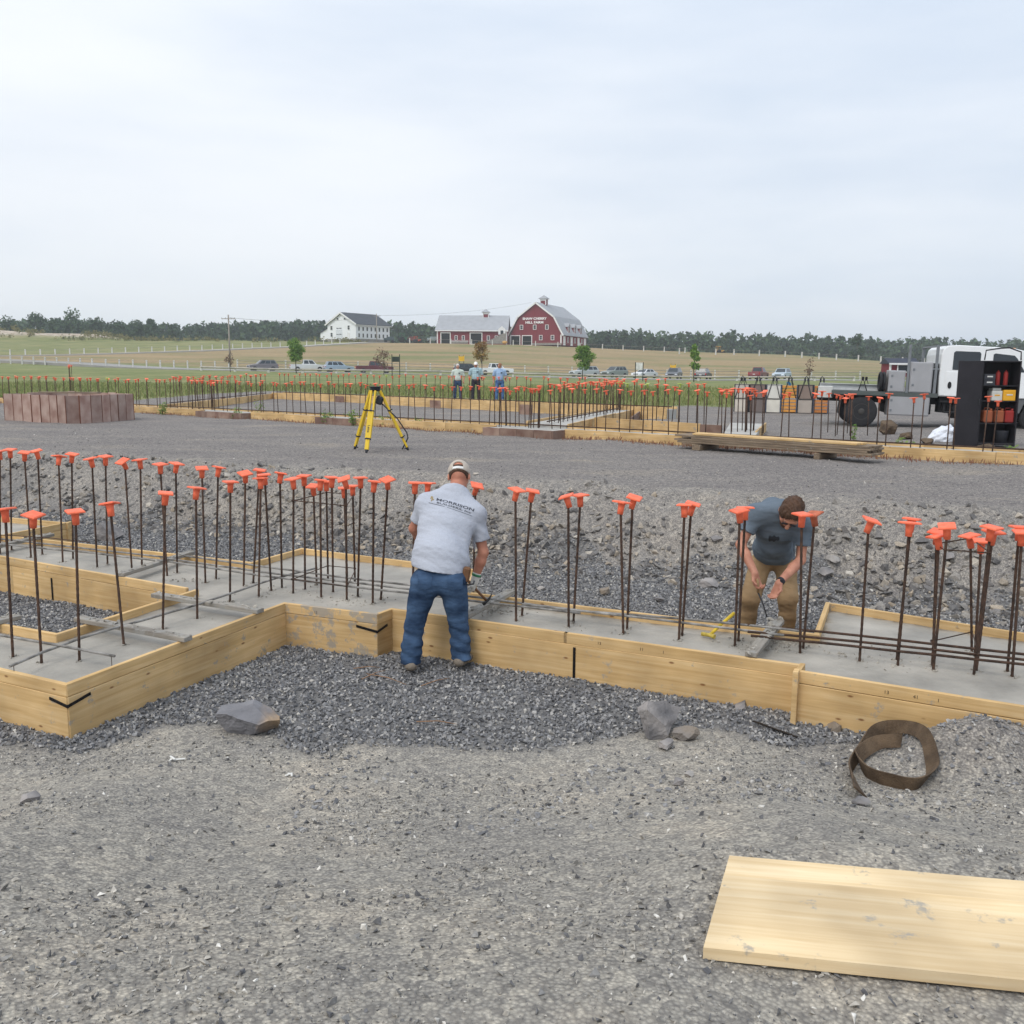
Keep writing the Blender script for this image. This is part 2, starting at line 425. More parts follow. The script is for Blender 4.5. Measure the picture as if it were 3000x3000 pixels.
def stones(name, xy, size, mat, flat=(0.55, 1.0), sink=0.25, lift=0.0, tilt=3.14, label=None, z=None, HULLS=HULLS):
    xy = np.asarray(xy); n = len(xy); z = H(xy[:, 0], xy[:, 1]) if z is None else z
    which = RNG.integers(0, len(HULLS), n); Vs = []; Fs = []; T = []; off = 0
    for k in range(len(HULLS)):
        sel = np.where(which == k)[0]
        if not len(sel): continue
        hv, hf = HULLS[k]; m = len(sel)
        sc_ = size[sel][:, None] * 0.5 * np.stack([RNG.uniform(0.8, 1.25, m), RNG.uniform(0.6, 1.0, m), RNG.uniform(*flat, m)], -1)
        P = np.einsum('nij,nkj->nki', rot_rand(m, tilt), hv[None] * sc_[:, None, :])
        P[:, :, 0] += xy[sel, 0][:, None]; P[:, :, 1] += xy[sel, 1][:, None]; P[:, :, 2] += (z[sel] + size[sel] * (0.5 - sink) * 0.6 + lift)[:, None]
        Vs.append(P.reshape(-1, 3)); Fs.append((hf[None] + (off + np.arange(m) * len(hv))[:, None, None]).reshape(-1, 3)); off += m * len(hv)
        T.append(np.repeat(RNG.random(m), len(hv)))
    me = mesh_np(name, np.concatenate(Vs), np.concatenate(Fs)); attr(me, 'tint', np.concatenate(T))
    o = link(name, me, None, mat); tag(o, label, None, None, 'stuff'); o['category'] = 'gravel'
    return o
def stone_mat(name, stops, rough=0.9):
    m = bpy.data.materials.new(name); m.use_nodes = True; t = m.node_tree; b = t.nodes['Principled BSDF']; N = t.nodes.new; L = t.links.new
    b.inputs['Roughness'].default_value = rough; b.inputs['Specular IOR Level'].default_value = 0.25
    a = N('ShaderNodeAttribute'); a.attribute_name = 'tint'; r = N('ShaderNodeValToRGB'); e = r.color_ramp.elements
    while len(e) < len(stops): e.new(0.5)
    for q, (p_, c) in zip(e, stops): q.position = p_; q.color = c
    L(a.outputs['Fac'], r.inputs[0])
    g = N('ShaderNodeNewGeometry'); n = N('ShaderNodeTexNoise'); n.inputs['Scale'].default_value = 60; n.inputs['Detail'].default_value = 4; L(g.outputs['Position'], n.inputs['Vector'])
    r2 = N('ShaderNodeValToRGB'); r2.color_ramp.elements[0].position = .3; r2.color_ramp.elements[1].position = .7
    r2.color_ramp.elements[0].color = (.72, .72, .72, 1); r2.color_ramp.elements[1].color = (1.2, 1.2, 1.2, 1); L(n.outputs[0], r2.inputs[0])
    x = N('ShaderNodeMix'); x.data_type = 'RGBA'; x.blend_type = 'MULTIPLY'; x.inputs[0].default_value = 1; L(r.outputs[0], x.inputs[6]); L(r2.outputs[0], x.inputs[7])
    L(x.outputs[2], b.inputs['Base Color'])
    bp = N('ShaderNodeBump'); bp.inputs['Strength'].default_value = .4; bp.inputs['Distance'].default_value = .01; L(n.outputs[0], bp.inputs['Height']); L(bp.outputs[0], b.inputs['Normal'])
    return m
m_crush = stone_mat('crushed_stone', [(0.0, srgb(92, 92, 94)), (0.35, srgb(118, 118, 120)), (0.7, srgb(143, 142, 142)), (0.92, srgb(168, 165, 161)), (1.0, srgb(196, 191, 182))])
m_rubble = stone_mat('rubble_stone', [(0.0, srgb(98, 96, 95)), (0.4, srgb(126, 122, 119)), (0.7, srgb(146, 141, 134)), (0.9, srgb(162, 149, 132)), (1.0, srgb(190, 183, 172))])
m_pebble = stone_mat('dirt_pebble', [(0.0, srgb(92, 92, 95)), (0.4, srgb(132, 130, 127)), (0.75, srgb(164, 158, 148)), (0.92, srgb(186, 180, 170)), (1.0, srgb(222, 218, 210))])

CELL_HIDE = []      # polygons (form footprints) no stones are laid in
def in_poly(x, y, poly):
    c = np.zeros(len(x), bool); j = len(poly) - 1
    for i in range(len(poly)):
        xi, yi = poly[i]; xj, yj = poly[j]
        c ^= ((yi > y) != (yj > y)) & (x < (xj - xi) * (y - yi) / (yj - yi + 1e-12) + xi); j = i
    return c
def in_view(x, y, z, m=160):
    d = np.stack([x, y, z - CAM_H], -1); zc = d @ _f
    px = 1500 + FPX * (d @ _r2) / np.maximum(zc, .01); py = 1500 - FPX * (d @ _u2) / np.maximum(zc, .01)
    return (zc > .3) & (px > -m) & (px < 3000 + m) & (py > 0) & (py < 3000 + m)
# ================================================================== NEAR FOOTING
def wood_mat(name, c0, c1, c2, knots=True, splat=False, grain=1.0, rand=0.08):
    m = bpy.data.materials.new(name); m.use_nodes = True; t = m.node_tree; b = t.nodes['Principled BSDF']; N = t.nodes.new; L = t.links.new
    b.inputs['Roughness'].default_value = 0.75; b.inputs['Specular IOR Level'].default_value = 0.2
    tc = N('ShaderNodeTexCoord'); oi = N('ShaderNodeObjectInfo'); mu = N('ShaderNodeMath'); mu.operation = 'MULTIPLY'; mu.inputs[1].default_value = 53
    cx = N('ShaderNodeCombineXYZ'); L(oi.outputs['Random'], mu.inputs[0])
    for i in range(3): L(mu.outputs[0], cx.inputs[i])
    va = N('ShaderNodeVectorMath'); va.operation = 'ADD'; L(tc.outputs['Object'], va.inputs[0]); L(cx.outputs[0], va.inputs[1])
    mp = N('ShaderNodeMapping'); mp.inputs['Scale'].default_value = (0.7 * grain, 16 * grain, 16 * grain); L(va.outputs[0], mp.inputs[0])
    n = N('ShaderNodeTexNoise'); n.inputs['Scale'].default_value = 2.2; n.inputs['Detail'].default_value = 6; n.inputs['Distortion'].default_value = 0.6; L(mp.outputs[0], n.inputs['Vector'])
    r = N('ShaderNodeValToRGB'); e = r.color_ramp.elements; e.new(0.5)
    for q, (p_, c) in zip(e, [(0.3, c0), (0.5, c1), (0.72, c2)]): q.position = p_; q.color = c
    L(n.outputs[0], r.inputs[0]); col = r.outputs[0]
    n0 = N('ShaderNodeTexNoise'); n0.inputs['Scale'].default_value = 1.7; n0.inputs['Detail'].default_value = 3; L(va.outputs[0], n0.inputs['Vector'])
    r0 = N('ShaderNodeValToRGB'); r0.color_ramp.elements[0].position = .32; r0.color_ramp.elements[1].position = .66
    r0.color_ramp.elements[0].color = (.70, .68, .66, 1); r0.color_ramp.elements[1].color = (1.06, 1.05, 1.03, 1); L(n0.outputs[0], r0.inputs[0])
    x0 = N('ShaderNodeMix'); x0.data_type = 'RGBA'; x0.blend_type = 'MULTIPLY'; x0.inputs[0].default_value = 1; L(col, x0.inputs[6]); L(r0.outputs[0], x0.inputs[7]); col = x0.outputs[2]
    def over(fac, c, col):
        x = N('ShaderNodeMix'); x.data_type = 'RGBA'; L(fac, x.inputs[0]); L(col, x.inputs[6]); x.inputs[7].default_value = c; return x.outputs[2]
    if knots:
        mk = N('ShaderNodeMapping'); mk.inputs['Scale'].default_value = (1.9, 4.6, 4.6); L(va.outputs[0], mk.inputs[0])
        v = N('ShaderNodeTexVoronoi'); v.inputs['Scale'].default_value = 1.9; v.inputs['Randomness'].default_value = 1; L(mk.outputs[0], v.inputs['Vector'])
        rk = N('ShaderNodeValToRGB'); rk.color_ramp.elements[0].position = 0.05; rk.color_ramp.elements[1].position = 0.10
        rk.color_ramp.elements[0].color = (0.85, 0.85, 0.85, 1); rk.color_ramp.elements[1].color = (0, 0, 0, 1); L(v.outputs['Distance'], rk.inputs[0])
        col = over(rk.outputs[0], srgb(120, 78, 46), col)
    # smears of cement near the top edge and mud
    nm = N('ShaderNodeTexNoise'); nm.inputs['Scale'].default_value = 7 if not splat else 5; nm.inputs['Detail'].default_value = 7; nm.inputs['Roughness'].default_value = .7; L(va.outputs[0], nm.inputs['Vector'])
    rm = N('ShaderNodeValToRGB'); lo = 0.60 if not splat else 0.50
    rm.color_ramp.elements[0].position = lo; rm.color_ramp.elements[1].position = lo + .06
    rm.color_ramp.elements[0].color = (0, 0, 0, 1); rm.color_ramp.elements[1].color = (.75, .75, .75, 1); L(nm.outputs[0], rm.inputs[0])
    col = over(rm.outputs[0], srgb(150, 148, 143), col)
    hs = N('ShaderNodeHueSaturation'); mr = N('ShaderNodeMapRange'); mr.inputs['To Min'].default_value = 1 - rand; mr.inputs['To Max'].default_value = 1 + rand * .4
    L(oi.outputs['Random'], mr.inputs[0]); L(mr.outputs[0], hs.inputs['Value']); L(col, hs.inputs['Color'])
    L(hs.outputs[0], b.inputs['Base Color'])
    bp = N('ShaderNodeBump'); bp.inputs['Strength'].default_value = .35; bp.inputs['Distance'].default_value = .004; L(n.outputs[0], bp.inputs['Height']); L(bp.outputs[0], b.inputs['Normal'])
    return m
m_wood = wood_mat('spruce_board', srgb(204, 169, 116), srgb(218, 184, 132), srgb(229, 199, 151))
m_wood_splat = wood_mat('spruce_board_splashed', srgb(204, 169, 116), srgb(218, 184, 132), srgb(229, 199, 151), splat=True)
m_wood_grey = wood_mat('cement_smeared_lumber', srgb(128, 122, 114), srgb(152, 147, 139), srgb(172, 167, 158), knots=False, splat=True)
m_wood_old = wood_mat('weathered_lumber', srgb(112, 98, 84), srgb(138, 122, 104), srgb(160, 144, 124), knots=False)
m_wood_pale = wood_mat('pale_planed_board', srgb(218, 192, 150), srgb(228, 204, 164), srgb(236, 216, 180), knots=False)
m_strap = M_('black_strap_steel', srgb(38, 36, 36), 0.55, .3, 30, .3, 60, 0.6)
m_rust = M_('rusty_rebar', srgb(80, 68, 62), 0.75, .35, 22, .6, 160, 0.35, .3, srgb(104, 80, 66), rand=.2)
m_rust_grey = M_('cement_coated_rebar', srgb(116, 112, 108), 0.8, .3, 9, .6, 120, 0.1, .3, srgb(176, 173, 168))
m_cap = M_('orange_cap_plastic', srgb(250, 112, 76), 0.55, .14, 22, .15, 60, 0, .4, c2=srgb(255, 124, 88), rand=.10)
m_cap_dirty = M_('muddy_cap_plastic', srgb(178, 100, 74), 0.8, .3, 14, .3, 60)
m_conc = None
def conc_mat():
    m = bpy.data.materials.new('wet_concrete'); m.use_nodes = True; t = m.node_tree; b = t.nodes['Principled BSDF']; N = t.nodes.new; L = t.links.new
    g = N('ShaderNodeNewGeometry')
    n = N('ShaderNodeTexNoise'); n.inputs['Scale'].default_value = 1.8; n.inputs['Detail'].default_value = 7; n.inputs['Roughness'].default_value = .6; L(g.outputs['Position'], n.inputs['Vector'])
    r = N('ShaderNodeValToRGB'); r.color_ramp.elements[0].position = .3; r.color_ramp.elements[1].position = .7
    r.color_ramp.elements[0].color = srgb(134, 130, 122); r.color_ramp.elements[1].color = srgb(180, 174, 163); L(n.outputs[0], r.inputs[0]); L(r.outputs[0], b.inputs['Base Color'])
    r2 = N('ShaderNodeValToRGB'); r2.color_ramp.elements[0].color = (.42, .42, .42, 1); r2.color_ramp.elements[1].color = (.75, .75, .75, 1); L(n.outputs[0], r2.inputs[0]); L(r2.outputs[0], b.inputs['Roughness'])
    n2 = N('ShaderNodeTexNoise'); n2.inputs['Scale'].default_value = 9; n2.inputs['Detail'].default_value = 8; n2.inputs['Roughness'].default_value = .62; L(g.outputs['Position'], n2.inputs['Vector'])
    bp = N('ShaderNodeBump'); bp.inputs['Strength'].default_value = .5; bp.inputs['Distance'].default_value = .03; L(n2.outputs[0], bp.inputs['Height']); L(bp.outputs[0], b.inputs['Normal'])
    b.inputs['Specular IOR Level'].default_value = .35
    return m
m_conc = conc_mat()

def board(a, b, top, h, th=0.038, parent=None, mat=None, name='board', ext=0.0, off=0.0):
    """plank on edge from a to b (plan points), its top at height top; local x along the plank"""
    a = Vector((a[0], a[1], top)); b = Vector((b[0], b[1], top)); d = (b - a).normalized(); a = a - d * ext; b = b + d * ext
    L_ = (b - a).length; mb = MB(); mb.cbox((L_ / 2, off, -h / 2), (L_, th, h), 0.003)
    return mb.build(name, mat or m_wood, parent, mtx=frame(a, b), fix=False)

FP = lambda px, py: W(px, py, Z_FORM)
near_form = empty('footing_form', FP(1148, 1782), 0, 'raw spruce board formwork round the near poured footing', 'formwork')
_inv = Matrix.Translation(-near_form.location)
def nb(a, b, top, h, **k):
    o = near_form.location
    return board((a.x - o.x, a.y - o.y), (b.x - o.x, b.y - o.y), top - o.z, h, parent=near_form, **k)
SEG = {  # name: photo points of the top edge
    'n1': ((-420, 1862), (195, 2003)), 'n2': ((195, 2003), (834, 1766)), 'n3': ((834, 1766), (1103, 1798)), 'n4': ((1103, 1798), (1148, 1782)),
    'n5': ((1148, 1782), (2344, 1946)), 'n6': ((2352, 1942), (2336, 1966)), 'n7': ((2336, 1964), (3500, 2148)),
    'f1': ((-420, 1478), (198, 1531)), 'f2': ((207, 1528), (-8, 1570)), 'f3': ((-8, 1566), (735, 1648)), 'f4': ((735, 1648), (885, 1606)), 'f5': ((885, 1606), (1392, 1668)),
    'f6': ((1392, 1668), (1366, 1736)), 'f7': ((1366, 1735), (2396, 1858)), 'f8': ((2392, 1856), (2425, 1765)), 'f9': ((2425, 1765), (3500, 1932)),
    'i1': ((-420, 1556), (545, 1722)), 'i2': ((575, 1727), (165, 1857)), 'i3': ((165, 1857), (-420, 1752))}
for k, (p, q) in SEG.items():
    a, b = FP(*p), FP(*q); j = random.uniform(-.002, .003)
    mt = m_wood_splat if k == 'n3' else m_wood
    L_ = (b - a).length
    cuts = [0, 1] if L_ < 3.2 else [0, random.uniform(.42, .55), 1]
    for c0, c1 in zip(cuts[:-1], cuts[1:]):
        nb(a.lerp(b, c0) , a.lerp(b, c1), Z_FORM + j, 0.088, mat=mt, ext=.016 if k not in ('n6',) else 0)
    cuts = [0, 1] if L_ < 4.9 else [0, random.uniform(.5, .65), 1]
    for c0, c1 in zip(cuts[:-1], cuts[1:]):
        nb(a.lerp(b, c0), a.lerp(b, c1), Z_FORM - .0905, 0.335, mat=mt, ext=.014 if k not in ('n6',) else 0, off=random.uniform(-.003, .003))
# corner post beside the jog, perforated corner straps and stakes
pc = FP(2333, 1970); mb = MB(); mb.cbox((0, 0, -.21), (.038, .085, .43), .003); o = mb.build('corner_post', m_wood, near_form, loc=pc - near_form.location + Vector((0, 0, .012)))
o.rotation_euler = (0, 0, DIR)
def strap(pts, wid=.022):
    """steel strip bent round the outside of the boards"""
    mb = MB(); pts = [Vector(p) - near_form.location for p in pts]
    for a, b in zip(pts[:-1], pts[1:]):
        fr = frame(a, b); L_ = (b - a).length; mb.cbox(fr @ Vector((L_ / 2, 0, 0)), (L_ + .004, .005, wid), .001, fr.to_3x3())
    return mb.build('corner_strap', m_strap, near_form)
def outset(a, b, t, z, side):
    a = Vector(a); b = Vector(b); d = (b - a).normalized(); n = Vector((-d.y, d.x, 0)) * side * .0245
    p = a.lerp(b, t) + n; p.z = z; return p
A, B, C, D, E = FP(195, 2003), FP(834, 1766), FP(1103, 1798), FP(1148, 1782), FP(2344, 1946)
lft = FP(-420, 1862)
def corner_strap(a, c, b, z, la, lb, dz=0.03):
    da = (a - c).normalized(); db = (b - c).normalized(); out_ = -(da + db).normalized()
    k = .0245 / max(abs(out_.dot(Vector((-da.y, da.x, 0)))), .3); cc = c + out_ * k * 1.0
    na = Vector((-da.y, da.x, 0)); na = na if na.dot(out_) > 0 else -na; nb_ = Vector((-db.y, db.x, 0)); nb_ = nb_ if nb_.dot(out_) > 0 else -nb_
    p0 = c + da * la + na * .0245; p1 = cc; p2 = c + db * lb + nb_ * .0245
    for p, q in ((p0, dz), (p1, 0), (p2, dz)): p.z = z + q
    strap([p0, p1, p2])
corner_strap(lft, A, B, -.57, .15, .17)
corner_strap(B, C, D, -.575, .19, .12)
def stake(px, py, h=.30):
    top = WY(px, py, 1); mb = MB()
    return mb
def face_stake(seg, t, z0, z1, side):
    a, b = FP(*SEG[seg][0]), FP(*SEG[seg][1]); p = outset(a, b, t, 0, side) - near_form.location; d = (b - a).normalized()
    fr = frame(Vector((0, 0, 0)), d); mb = MB(); zc = (z0 + z1) / 2 - near_form.location.z
    mb.cbox((p.x, p.y, zc), (.022, .006, z1 - z0), .001, fr.to_3x3()); mb.build('form_stake', m_strap, near_form)
def tpar(seg, px):
    (x0, y0), (x1, y1) = SEG[seg]; return (px - x0) / (x1 - x0)
face_stake('n5', .50, -.80, -.53, -1)
face_stake('i1', .66, -.80, -.56, -1)
# lumber-yard stamps printed on the top strip
m_ink = M_('stamp_ink', srgb(72, 60, 48), .9, .1, 10)
def stamp(seg, t, s, size=.035):
    cu = bpy.data.curves.new('stamp', 'FONT'); cu.body = s; cu.size = size; cu.align_x = 'CENTER'
    ob = bpy.data.objects.new('stamp', cu); me = bpy.data.meshes.new_from_object(ob); bpy.data.objects.remove(ob)
    a, b = FP(*SEG[seg][0]), FP(*SEG[seg][1]); d = (b - a).normalized(); p = outset(a, b, t, Z_FORM - .06, -1) - near_form.location
    n = Vector((d.y, -d.x, 0)); M4 = Matrix(((d.x, 0, n.x, p.x - n.x * .004), (d.y, 0, n.y, p.y - n.y * .004), (0, 1, 0, p.z), (0, 0, 0, 1)))
    link('stamp', me, near_form, m_ink, mtx=M4)
for t_, s_ in ((.56, '13'), (.66, '11'), (.71, '1')): stamp('n5', t_, s_)
for t_, s_ in ((.26, '13'), (.34, '41'), (.40, '1')): stamp('n7', t_, s_)
stamp('n3', .36, '13')

# concrete
CP = [(-420, 1862), (195, 2003), (834, 1766), (1103, 1798), (1148, 1782), (2344, 1946), (2336, 1964), (3500, 2148), (3500, 1932), (2425, 1765), (2394, 1857), (1366, 1736), (1392, 1668),
      (885, 1606), (735, 1648), (-4, 1568), (207, 1528), (-420, 1478), (-420, 1556), (560, 1724), (165, 1857), (-420, 1752)]
CPW = [FP(*p) for p in CP]
conc_poly = [(p.x, p.y) for p in CPW]
# gridded top so that the surface is slightly uneven
_cx = np.array([p[0] for p in conc_poly]); _cy = np.array([p[1] for p in conc_poly])
bm = bmesh.new(); f = bm.faces.new([bm.verts.new((p.x, p.y, 0)) for p in CPW])
if f.normal.z < 0: f.normal_flip()
for xs in np.arange(_cx.min(), _cx.max(), .12): bmesh.ops.bisect_plane(bm, geom=bm.verts[:] + bm.edges[:] + bm.faces[:], plane_co=(xs, 0, 0), plane_no=(1, 0, 0))
for ys in np.arange(_cy.min(), _cy.max(), .12): bmesh.ops.bisect_plane(bm, geom=bm.verts[:] + bm.edges[:] + bm.faces[:], plane_co=(0, ys, 0), plane_no=(0, 1, 0))
bmesh.ops.triangulate(bm, faces=[q for q in bm.faces if len(q.verts) > 4])
ge = bmesh.ops.extrude_face_region(bm, geom=bm.faces[:])
for v in [q for q in ge['geom'] if isinstance(q, bmesh.types.BMVert)]: v.co.z = Z_FLOOR - .05
for v in bm.verts:
    if v.co.z > -.1: v.co.z = Z_CONC + (float(fbm(np.array([v.co.x * 3]), np.array([v.co.y * 3]), 3)[0]) - .45) * .025
bmesh.ops.recalc_face_normals(bm, faces=bm.faces); me = bpy.data.meshes.new('concrete_footing'); bm.to_mesh(me); bm.free()
for p in me.polygons: p.use_smooth = abs(p.normal.z) > .5
tag(link('concrete_footing', me, None, m_conc), 'freshly poured grey concrete footing inside the near board forms', 'footing')

# ------------------------------------------------------------------ dowels
def cap_mesh(lod=12):
    mb = MB(); s = .059; b = s * .86
    v = [(-s, -s, .058), (s, -s, .058), (s, s, .058), (-s, s, .058), (-s, -s, .067), (s, -s, .067), (s, s, .067), (-s, s, .067), (-b, -b, .073), (b, -b, .073), (b, b, .073), (-b, b, .073)]
    f = [(3, 2, 1, 0), (8, 9, 10, 11)]
    for k in (0, 4):
        for i in range(4): f.append((k + i, k + (i + 1) % 4, k + 4 + (i + 1) % 4, k + 4 + i))
    mb.add(v, f); mb.lathe([(.0245, -.036), (.0265, .02), (.029, .046), (.036, .0585)], n=lod)
    return mb
cap_o = cap_mesh(12).build('cap', m_cap); CAP = cap_o.data; bpy.data.objects.remove(cap_o)
cap_o = cap_mesh(6).build('cap', m_cap); CAP_FAR = cap_o.data; bpy.data.objects.remove(cap_o)
cap_o = cap_mesh(12).build('cap', m_cap_dirty); CAP_DIRTY = cap_o.data; bpy.data.objects.remove(cap_o)
m_cap_green = M_('yellow_green_cap_plastic', srgb(176, 196, 92), .5, .08, 6)
cap_o = cap_mesh(6).build('cap', m_cap_green); CAP_GREEN = cap_o.data; bpy.data.objects.remove(cap_o)
def bar_mesh(n, r, ribs):
    mb = MB()
    if ribs:
        pr = []; k = 46
        for i in range(k + 1):
            z = i / k; pr.append((r * (1.0 if i % 2 == 0 else 1.14), z))
        mb.lathe(pr, n=n)
    else: mb.lathe([(r, 0), (r, 1)], n=n)
    o = mb.build('bar', m_rust); d = o.data; bpy.data.objects.remove(o); return d
BAR = bar_mesh(8, .0098, True); BAR_FAR = bar_mesh(5, .0125, False)
ORD = ('first second third fourth fifth sixth seventh eighth ninth tenth eleventh twelfth thirteenth fourteenth fifteenth sixteenth seventeenth eighteenth nineteenth twentieth').split()
TENS = {20: 'twenty', 30: 'thirty', 40: 'forty', 50: 'fifty', 60: 'sixty', 70: 'seventy', 80: 'eighty', 90: 'ninety'}
TENTH = {20: 'twentieth', 30: 'thirtieth', 40: 'fortieth', 50: 'fiftieth', 60: 'sixtieth', 70: 'seventieth', 80: 'eightieth', 90: 'ninetieth'}
def ordinal(n):
    if n <= 20: return ORD[n - 1]
    t, u = n // 10 * 10, n % 10
    if n >= 100: return 'hundred and ' + ordinal(n - 100) if n > 100 else 'hundredth'
    return TENTH[t] if u == 0 else TENS[t] + '-' + ORD[u - 1]
def dowel(base, top, label, group, far=False, cap=None, tilt=None, rz=None):
    """upright rebar from base to top with a square safety cap"""
    base = Vector(base); top = Vector(top)
    e = empty('rebar_dowel', base, 0, label, 'rebar', group)
    d = top - base; q = Vector((0, 0, 1)).rotation_difference(d.normalized())
    Ln = d.length - .06
    b = link('bar', BAR_FAR if far else BAR, e); b.rotation_mode = 'QUATERNION'; b.rotation_quaternion = q
    b.location = -d.normalized() * .06; b.scale = (1, 1, Ln + .06)
    c = link('cap', cap or (CAP_FAR if far else CAP), e)
    from mathutils import Euler
    tl = tilt if tilt is not None else (random.gauss(0, .11), random.gauss(0, .12))
    c.rotation_euler = (q.to_matrix() @ Euler((tl[0], tl[1], rz if rz is not None else random.uniform(0, 1.57))).to_matrix()).to_euler()
    c.location = d.normalized() * (Ln + .0)
    return e
# cap top and foot of each dowel in the photo, tilt
ND = {
 'left': ('back strip left of the tied cage', [((0, 1319), (0, 1622)), ((30, 1314), (34, 1612)), ((71, 1322), (91, 1633)), ((110, 1317), (124, 1625)), ((171, 1334), (184, 1647)), ((210, 1327), (214, 1639)),
   ((269, 1340), (285, 1663)), ((309, 1334), (315, 1654)), ((365, 1345), (387, 1677)), ((411, 1344), (416, 1667)), ((469, 1357), (490, 1688)), ((515, 1355), (519, 1679)), ((591, 1368), (602, 1707)),
   ((639, 1366), (633, 1697)), ((719, 1382), (714, 1717)), ((760, 1374), (742, 1708)), ((775, 1388), (795, 1731)), ((820, 1384), (826, 1722))]),
 'wing': ('footing arm nearest the camera', [((15, 1489), (38, 1925)), ((96, 1504), (122, 1943)), ((221, 1495), (233, 1937)), ((322, 1473), (363, 1890)), ((484, 1442), (477, 1843)), ((574, 1427), (578, 1814)), ((675, 1409), (674, 1763)), ((764, 1399), (758, 1748))]),
 'cage': ('tied cage beside the stooping man', [((860, 1400), (859, 1739)), ((891, 1391), (894, 1728)), ((918, 1420), (928, 1714)), ((938, 1404), (941, 1750)), ((956, 1408), (961, 1697)), ((972, 1396), (976, 1736)), ((1013, 1398), (1016, 1759)),
   ((1008, 1427), (1018, 1716)), ((1033, 1421), (1040, 1705)), ((1057, 1397), (1048, 1749)), ((1095, 1408), (1092, 1770)), ((1137, 1400), (1116, 1756))]),
 'run': ('paired row between the bending men', [((1216, 1412), (1208, 1785)), ((1254, 1413), (1232, 1772)), ((1393, 1417), (1386, 1751)), ((1510, 1431), (1512, 1821)), ((1558, 1435), (1529, 1805)), ((1665, 1450), (1666, 1839)), ((1701, 1448), (1680, 1823)), ((1818, 1469), (1826, 1857)),
   ((1854, 1453), (1837, 1842)), ((2006, 1477), (1989, 1876)), ((2026, 1472), (1998, 1863)), ((2168, 1492), (2153, 1893)), ((2184, 1485), (2163, 1878)), ((2349, 1504), (2344, 1914)), ((2388, 1502), (2353, 1899))]),
 'right': ('pad at the right edge', [((2546, 1520), (2518, 1937)), ((2670, 1518), (2627, 1935)), ((2665, 1530), (2630, 1950)), ((2745, 1554), (2733, 1940)), ((2751, 1568), (2731, 1952)), ((2777, 1537), (2734, 1963)), ((2843, 1566), (2847, 1910)), ((2875, 1581), (2856, 1924)),
   ((2903, 1542), (2853, 1977)), ((2909, 1554), (2860, 1965)), ((2987, 1542), (2951, 1968)), ((2995, 1556), (2965, 1982))])}
TILT = {(365, 1345): (0.1, -.5), (171, 1334): (-.1, .25), (1393, 1417): (.35, .2), (1854, 1453): (.25, -.15), (719, 1382): (.25, -.2), (96, 1504): (.2, -.15), (1013, 1398): (.2, -.3), (110, 1317): (.05, -.25), (71, 1322): (.15, .1)}
DOW = {}
for key, (place, lst) in ND.items():
    order = sorted(range(len(lst)), key=lambda i: lst[i][0][0])
    DOW[key] = [None] * len(lst)
    for rank, i in enumerate(order):
        t, bse = lst[i]; b = W(bse[0], bse[1], Z_CONC); tp = WY(t[0], t[1] + 4, b.y)
        cap = CAP_DIRTY if t in ((2388, 1502),) else None
        lab = f'{ordinal(rank + 1)} orange-capped rebar from left in the {place}'
        if cap: lab = 'rebar with a mud-browned cap behind the tan-trousered man\'s head'
        dowel(b, tp, lab, 'capped dowels of the near footing', cap=cap, tilt=TILT.get(t))
        DOW[key][i] = (b, tp)

# ------------------------------------------------------------------ bars, hoops and spreaders lying over the concrete
def rod(name, pts, label, mat=None, r=.0105, cat='rebar', group=None, z=-.372):
    P = [W(a, b, z) for a, b in pts]; o0 = P[0].copy(); mb = MB()
    Q = []
    for a, b in zip(P[:-1], P[1:]):
        k = max(2, int((b - a).length / .25))
        for i in range(k): Q.append(a.lerp(b, i / k) - o0 + Vector((0, 0, random.uniform(-.002, .002))))
    Q.append(P[-1] - o0); mb.tube(Q, r, 7)
    return tag(mb.build(name, mat or m_rust_grey, loc=o0), label, cat, group)
GB = 'long bars laid over the near footing'
rod('long_rebar', [(497, 1646), (810, 1692), (1014, 1717), (1193, 1737), (1412, 1763), (1700, 1796)], 'cement-streaked long bar nearest the front boards, from cage to stooping man', group=GB)
rod('long_rebar', [(497, 1637), (810, 1681), (1193, 1725), (1420, 1752), (1660, 1784), (1992, 1823), (2297, 1861)], 'middle of the three long bars running past the stooping man', group=GB)
rod('long_rebar', [(538, 1628), (760, 1658), (1049, 1697), (1193, 1713), (1370, 1735)], 'rearmost of the three long bars through the tied cage', group=GB)
rod('long_rebar', [(1530, 1770), (1700, 1790), (1992, 1812), (2250, 1838), (2350, 1850)], 'cement-coated bar lying along the rear board behind the paired rebars', group=GB)
rod('long_rebar', [(2190, 1832), (2400, 1850), (2740, 1887), (3100, 1928)], 'rearmost brown bar across the footing pad at the right edge', m_rust, group=GB)
rod('long_rebar', [(2190, 1850), (2400, 1868), (2740, 1904), (3100, 1944)], 'middle brown bar across the footing pad at the right edge', m_rust, group=GB)
rod('long_rebar', [(2200, 1862), (2400, 1883), (2740, 1919), (3100, 1957)], 'front brown bar across the footing pad at the right edge', m_rust, group=GB)
rod('long_rebar', [(-300, 1548), (54, 1584), (300, 1612), (500, 1634)], 'rear bar on the left strip ending at the cement-smeared spreader', group=GB)
rod('long_rebar', [(-300, 1562), (32, 1597), (250, 1618), (480, 1644)], 'front bar on the left strip ending at the cement-smeared spreader', group=GB)
rod('long_rebar', [(28, 1953), (122, 1912), (233, 1870), (363, 1832), (577, 1772), (700, 1730), (810, 1693), (929, 1664)], 'bar running lengthwise over the footing arm from front corner to cage', group=GB, z=-.385)
rod('cross_rebar', [(-200, 1820), (0, 1861), (150, 1886), (336, 1922)], 'short bar crossing the front corner of the footing arm', group=GB, z=-.37)
